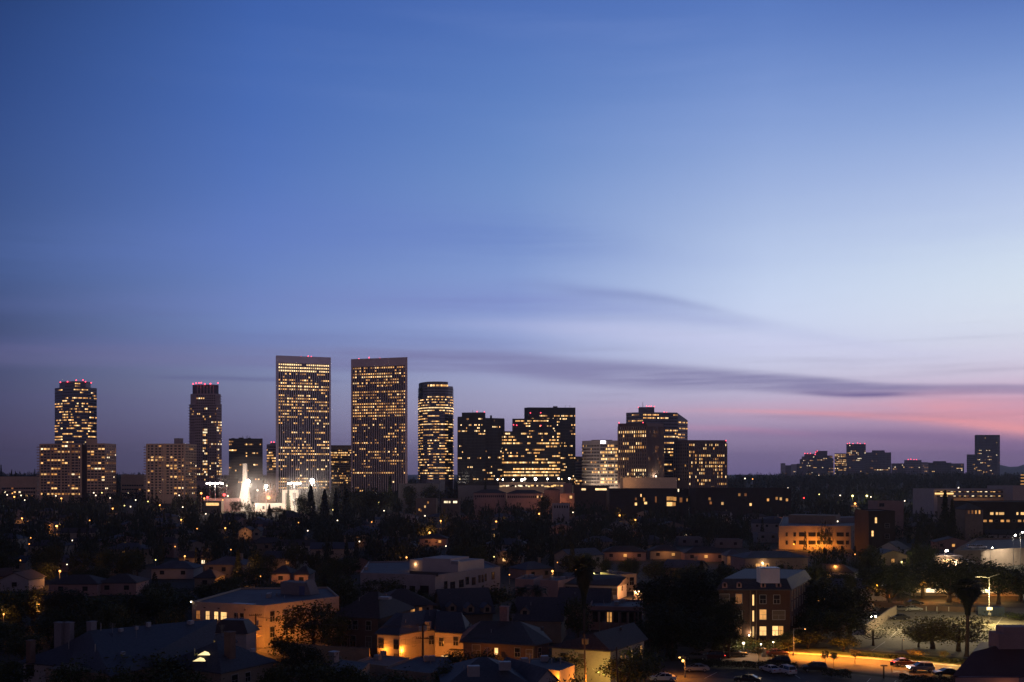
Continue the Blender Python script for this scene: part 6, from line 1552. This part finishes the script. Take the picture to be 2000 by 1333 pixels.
for px, py, s, m, e in ((525,973,1.6,DOT_O,9000),(435,977,.7,DOT_O,0),(503,958,1.0,emi('dull lamp', (.9,.8,.7), 2.5),0),(405,972,1.1,DOT_R,1500),(438,967,1.3,DOT_R,1500),(445,969,.8,DOT_W,0),(410,948,.7,DOT_W,0),(443,949,.7,DOT_W,0),(393,964,1.1,DOT_O,3000),(399,974,.9,DOT_O,0)):
    d = 990; x = XD(px,d); g = gz(x,d); t = thing('site_lamp', {id(DOT_R):'red warning lamp at the floodlit site',id(DOT_O):'orange lamp around the floodlit site'}.get(id(m), 'white lamp around the floodlit site'), 'lamp', (x,d,g), 'small lamps around the floodlit site'); z = Z(py,d)
    b = MB(); b.tube([(x,d,g),(x,d,z-.4)], .12, 6); b.build('pole', METAL, t); b = MB(); b.ball((x,d,z), s, 0, 8, 5); b.build('globe', m, t); prot(px-4,px+4,py-4,py+4,d)
    if e: point('site_light', (x,d-2.5,z+1), e, (1,.3,.1) if m is DOT_O else (1,.1,.08), .8)
prot(395,640,930,998,980)
for px, py, dd, e in ((500,985,978,5000),(540,982,976,6000),(570,975,980,5000),(600,985,972,4000),(476,975,992,5000)): point('site_fill_light', P(px, py, dd), e, (1,.84,.66), .8)  # added low lights to brighten hall and pylon, without lamp bodies

# ------------------------------------------------------------------ lamps scattered through the dark streets
LAMPS = [(14,967,'w'),(28,971,'o2'),(41,968,'w'),(48,981,'w'),(109,969,'w'),(43,1013,'o2'),(111,1028,'o3'),(141,1056,'w'),(220,994,'o2'),(175,1017,'o'),(243,988,'y'),(255,990,'w'),(265,977,'w'),(183,963,'w'),(199,963,'y'),(187,968,'w'),(215,973,'w'),(289,982,'y'),(312,987,'o2'),(350,968,'w'),(326,981,'w'),(357,991,'w'),(402,1004,'w'),(354,1016,'o2'),(383,1059,'o3'),(342,1068,'o'),(361,1087,'o2'),(304,1094,'y'),(131,1103,'w'),(117,1116,'o3'),(179,1170,'w'),(77,1182,'o3'),(7,1200,'o2'),
 (440,1032,'o2'),(515,1065,'o2'),(451,1074,'o'),(464,1117,'o3'),(509,1126,'o'),(601,1037,'w'),(659,1017,'w'),(650,996,'y'),(726,1020,'o'),(702,1058,'w'),(739,981,'y2'),(751,966,'w2'),(750,998,'w'),(758,985,'w'),(792,985,'w'),(819,999,'o2'),(830,1008,'w'),(893,999,'o2'),(861,1018,'o2'),(839,1041,'o3'),(871,1067,'w'),(949,966,'o2'),(935,985,'w'),
 (1014,975,'w2'),(1053,1004,'o2'),(969,1019,'o2'),(1082,978,'o3'),(1096,976,'y2'),(1119,1001,'w'),(1210,1007,'o2'),(1232,998,'w'),(1344,996,'w'),(1452,999,'w2'),(1281,931,'w2'),(965,1088,'y'),(995,1123,'o'),(1079,1116,'o3'),(1125,1112,'o'),(1160,1121,'y2'),
 (1497,955,'w'),(1529,955,'w'),(1539,954,'w'),(1570,973,'r'),(1600,966,'y'),(1641,968,'w'),(1665,969,'y3'),(1693,969,'y3'),(1701,971,'w'),(1670,984,'o3'),(1767,982,'w'),(1791,982,'y2'),(1817,974,'o'),(1731,998,'y'),(1639,1020,'w'),(1761,1098,'y2'),(1630,1106,'o2'),(1489,1100,'y3'),(1872,953,'w'),(1961,956,'w2'),(1988,955,'w2'),(1749,1060,'o'),(1612,1160,'o2'),(1598,1175,'o2'),(1620,1180,'y'),(1723,1142,'w'),(1790,1118,'y'),(1455,935,'w'),(1470,936,'o')]
LR = random.Random(31)
for _ in range(30):
    px, py = LR.uniform(0, 1990), 960 + 150*LR.random()**1.6
    if all(abs(px-a) > 9 or abs(py-b) > 6 for a, b, k in LAMPS) and not any(x0-4 < px < x1+4 and y0-4 < py < y1+6 for x0, x1, y0, y1, dd in PROTECT): LAMPS.append((int(px), int(py), LR.choice(('o','o','o','o','w','o2'))))
KD = {'w': (DOT_W, (1,.85,.6), 'pale'), 'o': (DOT_O, (1,.38,.08), 'orange'), 'y': (DOT_Y, (.95,.85,.25), 'yellowish'), 'r': (DOT_R, (1,.05,.05), 'red')}
for px, py, k in LAMPS:
    lv = int(k[1]) if len(k) > 1 else 1; m, c, nm = KD[k[0]]; hgt = 5.0
    d = min(1180, (CAM_H - hgt) * F / (py - HOR) if py > 975 else 1000 + (975-py)*9); x = XD(px, d); g = gz(x, d); z = Z(py, d)
    if z - g < 2: z = g + 3
    s = (.34 + .24*lv) * d / 1000
    side = 'left' if px < 700 else 'right' if px > 1400 else 'middle'
    t = thing('street_lamp', '%s %s lamp %s %s' % (('small','bright','glaring')[lv-1], nm, band_of(py), under(px)), 'street lamp', (x, d, g), '%s %s lamps %s %s' % (('small','bright','glaring')[lv-1], nm, band_of(py), under(px)))
    b = MB(); b.tube([(x,d,g-.1),(x,d,z-s)], .08, 6); b.build('pole', METAL, t); b = MB(); b.ball((x,d,z), s, 0, 8, 6); b.build('globe', m, t)
    if lv >= 2: point('street_lamp_or_fill_light', (x, d-s-.6, z+.2), 180*lv**2*(d/500), c, .3)
    prot(px-4, px+4, py-5, py+5, d)
# ------------------------------------------------------------------ trees one can tell apart
near = [
 ('round0',283,1276,166,150,'dark round tree in front of the long slate roof, bottom left'),('round1',140,1292,160,110,'shadowy tree before the bottom left slate-roofed house'),('round2',18,1290,163,90,'dark tree at the bottom left corner'),('round3',225,1298,158,90,'low dark tree at the bottom edge between slate roofs and rounded tree'),('round2',360,1312,156,100,'dark shrubby tree under the two glowing roof lights'),('big0',590,1250,176,78,'tall dark tree right of the hip-roofed house at the bottom'),('round1',628,1288,163,120,'broad dark tree at the bottom edge below the alley wall'),('round0',542,1296,160,80,'dark tree at the bottom edge left of the alley wall'),
 ('round3',613,1172,211,112,'leafy tree standing in front of the flat-roofed cream flats, backlit orange'),('bush',552,1236,206,60,'bush at the foot of the orange-lit flats'),('round2',655,1200,206,60,'thin tree at the end of the backlit row by the brown flats'),
 ('round0',690,1300,162,80,'dark bush-like tree under the shed roof at the bottom'),('round3',780,1310,157,120,'wide dark tree at the bottom edge below the zig-zag flats'),('round1',898,1270,180,56,'round bush left below the brown brick flats'),('round3',944,1266,178,62,'larger round bush against the brown brick flats'),('round2',868,1300,166,64,'dark tree at the bottom between two flat roofs'),
 ('round1',1129,1168,224,68,'dense round tree in front of the arcade row, beside the tall palm'),('fan',1140,1098,196,46,'tall fan palm rising in the middle of the near houses'),('feather',1018,1140,262,58,'left feather palm before the pink houses'),('feather',1050,1138,264,58,'right feather palm before the pink houses'),
 ('round2',742,1130,290,80,'dark tree left below the white corner building'),('round1',868,1152,262,60,'dark tree right below the white corner building'),('bush',905,1156,272,100,'hedge-like bush along the white corner building'),('bush',955,1142,282,90,'bush at the right end of the white corner building'),('column0',1003,1176,228,22,'narrow tree beside the brick chimney'),
 ('round3',1103,1272,174,74,'leafy tree in front of the blue awning'),('round0',1222,1282,172,92,'dark tree covering the corner of the hip-roofed flats'),('round1',1258,1262,178,80,'dark tree right of the pale leaning pole'),('bush',1112,1314,160,60,'bush lit orange at the bottom edge beside the lit wall'),('bush',1086,1322,158,30,'little dark bush in front of the lit gable end'),
 ('big0',1292,1114,228,120,'left crown of the great dark tree mass left of the brick apartment house'),('big1',1355,1112,232,130,'tallest crown of the great dark tree mass left of the brick apartment house'),('big0',1395,1160,216,90,'dark tree touching the left end of the brick apartment house'),('big1',1305,1180,208,120,'lower front crown of the great dark tree mass'),('big0',1362,1196,206,120,'front right crown of the great dark tree mass'),('big1',1270,1210,204,80,'leftmost front tree of the great dark mass'),('big0',1424,1160,206,56,'dark tree covering the left windows of the brick apartment house'),('round3',1412,1224,207,60,'small dark tree at the street side of the dark mass'),
 ('big0',1614,1128,238,120,'big dark tree right behind the brick apartment house'),('big1',1660,1148,232,100,'big dark tree above the ramp'),('big0',1594,1182,224,90,'dark tree at the right corner of the brick apartment house'),('round0',1640,1192,222,84,'dark tree over the side street'),('round2',1578,1228,217,66,'tree glowing orange behind the tall street lamp'),('round1',1648,1236,214,66,'orange-tinted tree at the side street corner'),('round3',1540,1232,214,44,'tree in the front garden of the brick apartment house'),
 ('bush',1470,1240,212,36,'leafy shrub shining by the entrance lamps'),('bush',1420,1250,210,50,'dark shrub left of the entrance lamps'),('bush',1512,1246,212,40,'shrub right of the entrance lamps'),('bush',1440,1244,213,40,'shrub beside the glaring white lamp'),
 ('bare',1706,1206,221,92,'nearly leafless tree at the near edge of the far car park'),('olive',1822,1203,217,132,'left of two bushy trees on the verge by the far car park'),('olive',1872,1199,214,134,'right of two bushy trees on the verge, its trunk catching the light'),('olive',1794,1222,219,62,'small bushy tree at the left of the verge pair'),('fan',1888,1138,208,66,'tall shaggy palm standing before the far car park'),
 ('young',1482,1262,203,26,'thin young street tree before the utility cabinet'),('young',1612,1268,195,18,'left of two thin young trees by the clipped hedge block'),('young',1628,1270,195,20,'right of two thin young trees by the clipped hedge block'),('young',1670,1266,200,26,'thin young tree right of the clipped hedge block'),('young',1788,1268,204,34,'thin leafy young tree by the red tail lights'),('young',1845,1270,203,26,'young tree with a white trunk on the verge'),
 ('big0',1738,1096,288,110,'dark tree with a pale trunk behind the ramp'),('bare',1771,1150,278,40,'pale pollarded tree lit orange behind the far car park'),('big1',1854,1092,296,100,'dark spreading tree behind the far car park, in the middle'),('round0',1802,1096,306,96,'dark tree left behind the far car park'),('round2',1950,1104,292,96,'dark tree behind the blue container'),('round3',1904,1086,306,90,'dark tree behind the tall lamp post'),('big0',1992,1100,300,84,'dark tree at the right edge behind the far car park'),('bush',1990,1196,262,64,'clipped green bush at the right edge of the far car park'),
 ('big0',66,1150,252,110,'dark tree in the left dark belt, above the chimneys'),('big1',128,1152,246,110,'dark tree in the left dark belt, second from the edge'),('round0',192,1166,238,100,'dark tree in the left dark belt, lower crown'),('big0',262,1160,240,100,'dark tree in the left dark belt, above the long slate roof'),('round2',318,1152,252,110,'dark tree in the left dark belt, left of the flat-roofed flats'),('round1',352,1156,262,70,'dark tree touching the flat-roofed cream flats'),('round3',18,1172,240,84,'dark tree in the left dark belt, at the left edge'),
 ('round2',464,1112,332,34,'small tree shining yellow around a street lamp'),('column0',280,1024,560,9,'slim cypress in the left middle distance'),('column1',331,1026,560,10,'slim cypress right of its twin, left middle distance'),
 ('cone0',607,948,820,36,'tallest of the dark conifers before the left twin tower'),('cone1',634,956,815,34,'second dark conifer right of the tallest one'),('cone0',656,953,830,20,'slender conifer between the twin towers'),('cone1',677,955,830,30,'dark conifer before the right twin tower'),('round1',590,966,810,30,'dark broad tree left of the tallest conifer'),('cone0',563,948,985,14,'conifer in front of the left twin tower edge'),('cone1',762,930,1090,20,'conifer at the right foot of the right twin tower'),('cone0',526,985,900,16,'dark ragged pine before the blazing hall'),('round3',540,990,900,36,'low dark tree before the blazing hall'),('column0',487,984,930,9,'left of a pair of cypresses at the white pylon'),('column1',494,980,930,10,'right of a pair of cypresses at the white pylon'),('round2',462,978,940,24,'dark tree left at the foot of the white pylon'),
 ('round1',716,956,900,44,'round tree before the right twin tower'),('round0',742,960,900,40,'dark tree right of the round one before the right twin tower'),('round2',800,948,1000,30,'dark tree by the long grey hall'),('round3',842,945,1000,40,'dark tree before the curved tower'),('cone1',948,938,1050,16,'conifer left of the dark pair of towers'),('round0',1063,968,860,26,'dark tree before the pink-lit block'),
 ('cone0',2,908,1350,12,'conifer tip at the left edge'),('cone1',23,917,1350,8,'left of two small conifers on the left sky line'),('cone0',30,920,1350,8,'right of two small conifers on the left sky line'),('cone1',68,916,1350,10,'conifer beside the wide condominium'),('round1',1542,1034,520,36,'round dark tree before the left end of the beige block'),('round3',1662,1052,520,30,'dark tree before the right end of the beige block'),('cone1',1846,958,540,36,'tall dark conifer right of the dark blocks'),('cone0',1860,975,520,30,'second conifer behind the tall dark one'),
 ('big1',1505,1140,320,0,'')]
for k, px, top, d, w, lb in near:
    if w: treep(k, px, top, d, w, lb)
# ------------------------------------------------------------------ small houses between the trees
prot(375,620,1130,1262,260); prot(705,976,1085,1150,340); prot(1000,1290,1118,1165,330); prot(1400,1580,1100,1290,235); prot(1640,2000,1180,1300,300); prot(655,850,1150,1290,250); prot(1085,1255,1165,1320,260); prot(900,1075,1160,1300,270)
prot(95,266,1128,1156,300)
def inside(x, y, poly):
    c = False; n = len(poly)
    for i in range(n):
        a, b = poly[i], poly[(i+1) % n]
        if (a.y > y) != (b.y > y) and x < (b.x-a.x)*(y-a.y)/(b.y-a.y)+a.x: c = not c
    return c
FB = [(min(p.x for p in q)-1, max(p.x for p in q)+1, min(p.y for p in q)-1, max(p.y for p in q)+1) for q in FOOT]
CLEAR = [[at(px,py,0).xy for px,py in q] for q in ([(1300,1262),(1600,1276),(2120,1305),(2120,1346),(1300,1290)], [(1655,1290),(1620,1245),(1690,1180),(2120,1178),(2120,1300)], [(1500,1300),(1500,1255),(1700,1175),(1730,1185),(1640,1290)], [(560,1244),(730,1272),(950,1296),(1010,1330),(500,1290)])]
def free(x, y, r):
    if any(a-r < x < b+r and c-r < y < d+r for a, b, c, d in FB): return False
    return not any(inside(x, y, q) for q in CLEAR)
def hides(px, w, top, base, d):
    return any(d < D and px+w/2 > x0 and px-w/2 < x1 and top < y1 and base > y0 for x0, x1, y0, y1, D in PROTECT)
HR = random.Random(42); placed = []; kinds = {}
def small_house(i, x, d, lit, sx, sy, rz, wall, roofm, kind):
    A = Vector((x, d)); u = Vector((math.cos(rz), math.sin(rz))); n = Vector((-u.y, u.x))
    q = [A-u*sx/2-n*sy/2, A+u*sx/2-n*sy/2, A+u*sx/2+n*sy/2, A-u*sx/2+n*sy/2]; g = gz(x, d); hh = g + HR.choice((3.4,3.8,6.2,6.6))
    cnm = {W_WHITE:'white',W_PINK:'pinkish',W_CREAM:'cream',W_TAN:'tan'}[wall]
    px = 1000 + x/d*F; py = HOR + (CAM_H-3)*F/d
    rn = {'hip':'hipped','gable':'gabled','gfront':'end-gabled'}[kind]
    lb = '%s %s %s house %s %s' % ('window-lit' if lit else 'unlit', cnm, rn, band_of(py), under(px)); gr = lb
    h = House('small_house', lb, 'house', q, hh, wall, roofm, kind, 2.2, z0=g, group=gr, foot=False)
    m = max(2, int(sx/4.5))
    for k in range(m): h.win(0, (k+.5)/m, hh-2.4, 1.3, 1.3, HR.choice(HOME) if lit and k == 1 else None, frame=TRIMD, bars=False)
    if lit and HR.random() < .6: point('porch_light', (A.x, A.y-sy/2-2.6, g+2.4), 45*(d/400), (1,.42,.14), .3)
    if HR.random() < .4: h.chimney((A.x+u.x*sx*.3, A.y+u.y*sx*.3), hh, hh+3.2, .8, W_TAN)
n = 0
for i in range(4000):
    if n >= 160: break
    d = 300 * (2.9 ** HR.random()); px = HR.uniform(-60, 2060); x = XD(px, d)
    if not free(x, d, 9) or any((x-a)**2 + (d-b)**2 < 20**2 for a, b in placed): continue
    if any((x-a)**2 + (d-b)**2 < (r+8)**2 for a, b, r in TREES): continue
    top = HOR + (CAM_H - 8)*F/d; 
    if hides(px, 16*F/d, top, HOR + CAM_H*F/d, d): continue
    placed.append((x, d)); n += 1
    small_house(n, x, d, HR.random() < .38, HR.uniform(11,18), HR.uniform(8,11), HR.choice((0,.12,-.15,.6,-.5)), HR.choice((W_WHITE,W_PINK,W_CREAM,W_TAN)), HR.choice((R_BROWN,R_BLUE,R_SLATE,R_BROWN)), HR.choice(('hip','gable','gfront','hip')))
# ------------------------------------------------------------------ the tree mass: nearest as trees, the rest as one far-off wood
cand = []
FR = random.Random(77); cell = {}
for i in range(60000):
    if len(cand) > 6800: break
    if i % 3 == 0: d = FR.uniform(200, 620)
    else: d = 420 * (6.4 ** FR.random())
    px = FR.uniform(-90, 2090); x = XD(px, d)
    far_ = d > 1150; r = FR.uniform(2.6, 5.2) * (1.0 if d < 1150 else 1.5); h = FR.uniform(6.5, 13.5) * (.85 if d < 340 else 1.0)
    if far_: h = FR.uniform(9, 17)
    if px > 1420 and d > 1500: h = FR.uniform(11, 16) + (2.5 if px < 1900 else 0)
    if d < 1150 and not free(x, d, r*.7): continue
    if any((x-a)**2 + (d-b)**2 < (r*.6+9)**2 for a, b in placed if abs(d-b) < 20): continue
    g = gz(x, d); top = HOR + (CAM_H - g - h)*F/d; base = HOR + (CAM_H - g)*F/d
    if hides(px, 2*r*F/d*.85, top, base, d): continue
    sp = r*(1.15 if d < 1000 else .9); ck = (int(x//12), int(d//12)); bad = False
    for a in (-1,0,1):
        for b_ in (-1,0,1):
            for (qx, qy, qr) in cell.get((ck[0]+a, ck[1]+b_), ()):
                if (x-qx)**2 + (d-qy)**2 < ((sp+qr)*.72)**2: bad = True
    if bad: continue
    cell.setdefault(ck, []).append((x, d, sp)); cand.append((d, x, r, h, px))
cand.sort()
NI = max(0, 292 - NTREE[0])
G3 = lambda px: 'left' if px < 700 else 'right' if px > 1400 else 'middle'
for d, x, r, h, px in cand[:NI]:
    k = FR.choice(('round0','round1','round2','round3','round0','round2','column0','cone0'))
    rr = r if 'round' in k else (1.3 if 'col' in k else 2.6)
    nm = {'r':'broad dark tree','c':'pointed dark tree'}[k[0]]
    nm = {'round0':'broad dark tree','round1':'round dark tree','round2':'uneven dark tree','round3':'tall-crowned dark tree','column0':'slim dark cypress','cone0':'pointed dark conifer'}[k]
    if h < 8.5: nm = 'low ' + nm
    lb = '%s %s %s' % (nm, band_of(HOR + (CAM_H-3)*F/d), under(px))
    tree(k, x, d, h*(1.15 if k[0]=='c' else 1), 2*rr, lb, lb)
def low_variants(nc, per, leaf):
    out = []
    for s in range(8):
        if s % 4 == 3: V = crown_cone(300+s, .55, 1.0, 0.0, 7, leaf*.9, nc*per, .85)
        else: V = crown_round(300+s, 1.0, 1.0, .12, nc, per, leaf, 1.1)
        out.append(V)
    return out
lvA = low_variants(26, 11, .085); lvB = low_variants(14, 6, .16)
AV = []; rng = np.random.default_rng(5)
for d, x, r, h, px in cand[NI:]:
    V = (lvA if d < 640 else lvB)[FR.randrange(8)].copy(); a = FR.uniform(0, 6.28); c, s = math.cos(a), math.sin(a)
    if d >= 640 or True:
        x_, y_ = V[:,0]*r, V[:,1]*r; W = np.stack([x_*c - y_*s + x, x_*s + y_*c + d, V[:,2]*h + gz(x, d)], 1)
    AV.append(W)
V = np.concatenate(AV); me = np_mesh('wood', V, [LEAFD]); o = bpy.data.objects.new('wood', me); COL.objects.link(o); o['kind'] = 'stuff'; o['label'] = 'dark wood of countless garden trees reaching to the horizon'
print('trees', NTREE[0], 'cand', len(cand), 'quads', len(V)//4, 'houses', n)
for p in PROTO.values():
    if not any(True for k, q in PROTO.items() if q is p and k in used_proto):
        for c in list(p.children): bpy.data.objects.remove(c)
        bpy.data.objects.remove(p)
# ------------------------------------------------------------------ the air between here and the far hills
def haze():
    b = MB()
    b.hull8([(-15000,-2500,-3),(15000,-2500,-3),(15000,8300,-3),(-15000,8300,-3),(-15000,-2500,205),(15000,-2500,205),(15000,8300,205),(-15000,8300,205)])
    m = bpy.data.materials.new('evening air'); m.use_nodes = True; t = m.node_tree; t.nodes.clear()
    v = t.nodes.new('ShaderNodeVolumePrincipled'); o = t.nodes.new('ShaderNodeOutputMaterial')
    v.inputs['Color'].default_value = (.8,.8,.85,1); v.inputs['Density'].default_value = 5.5e-5; v.inputs['Anisotropy'].default_value = .55
    t.links.new(v.outputs[0], o.inputs['Volume'])
    b.build('haze', m)['kind'] = 'stuff'
haze()
def glow_mist():  # volume spheres added to spread a glow round the floodlights
    m = bpy.data.materials.new('floodlit dust'); m.use_nodes = True; t = m.node_tree; t.nodes.clear()
    v = t.nodes.new('ShaderNodeVolumePrincipled'); o = t.nodes.new('ShaderNodeOutputMaterial')
    v.inputs['Color'].default_value = (.85,.8,.78,1); v.inputs['Density'].default_value = .003; v.inputs['Anisotropy'].default_value = .2
    t.links.new(v.outputs[0], o.inputs['Volume'])
    for px, py, d, r, sq in ((485,948,985,30,(1,.6,1)),(612,948,985,26,(1,.6,1)),(545,968,988,52,(1,.35,.36))):
        b = MB(); b.ball(P(px, py, d), r, 0, 24, 14, sq); b.build('glow_mist', m)['kind'] = 'stuff'
glow_mist()
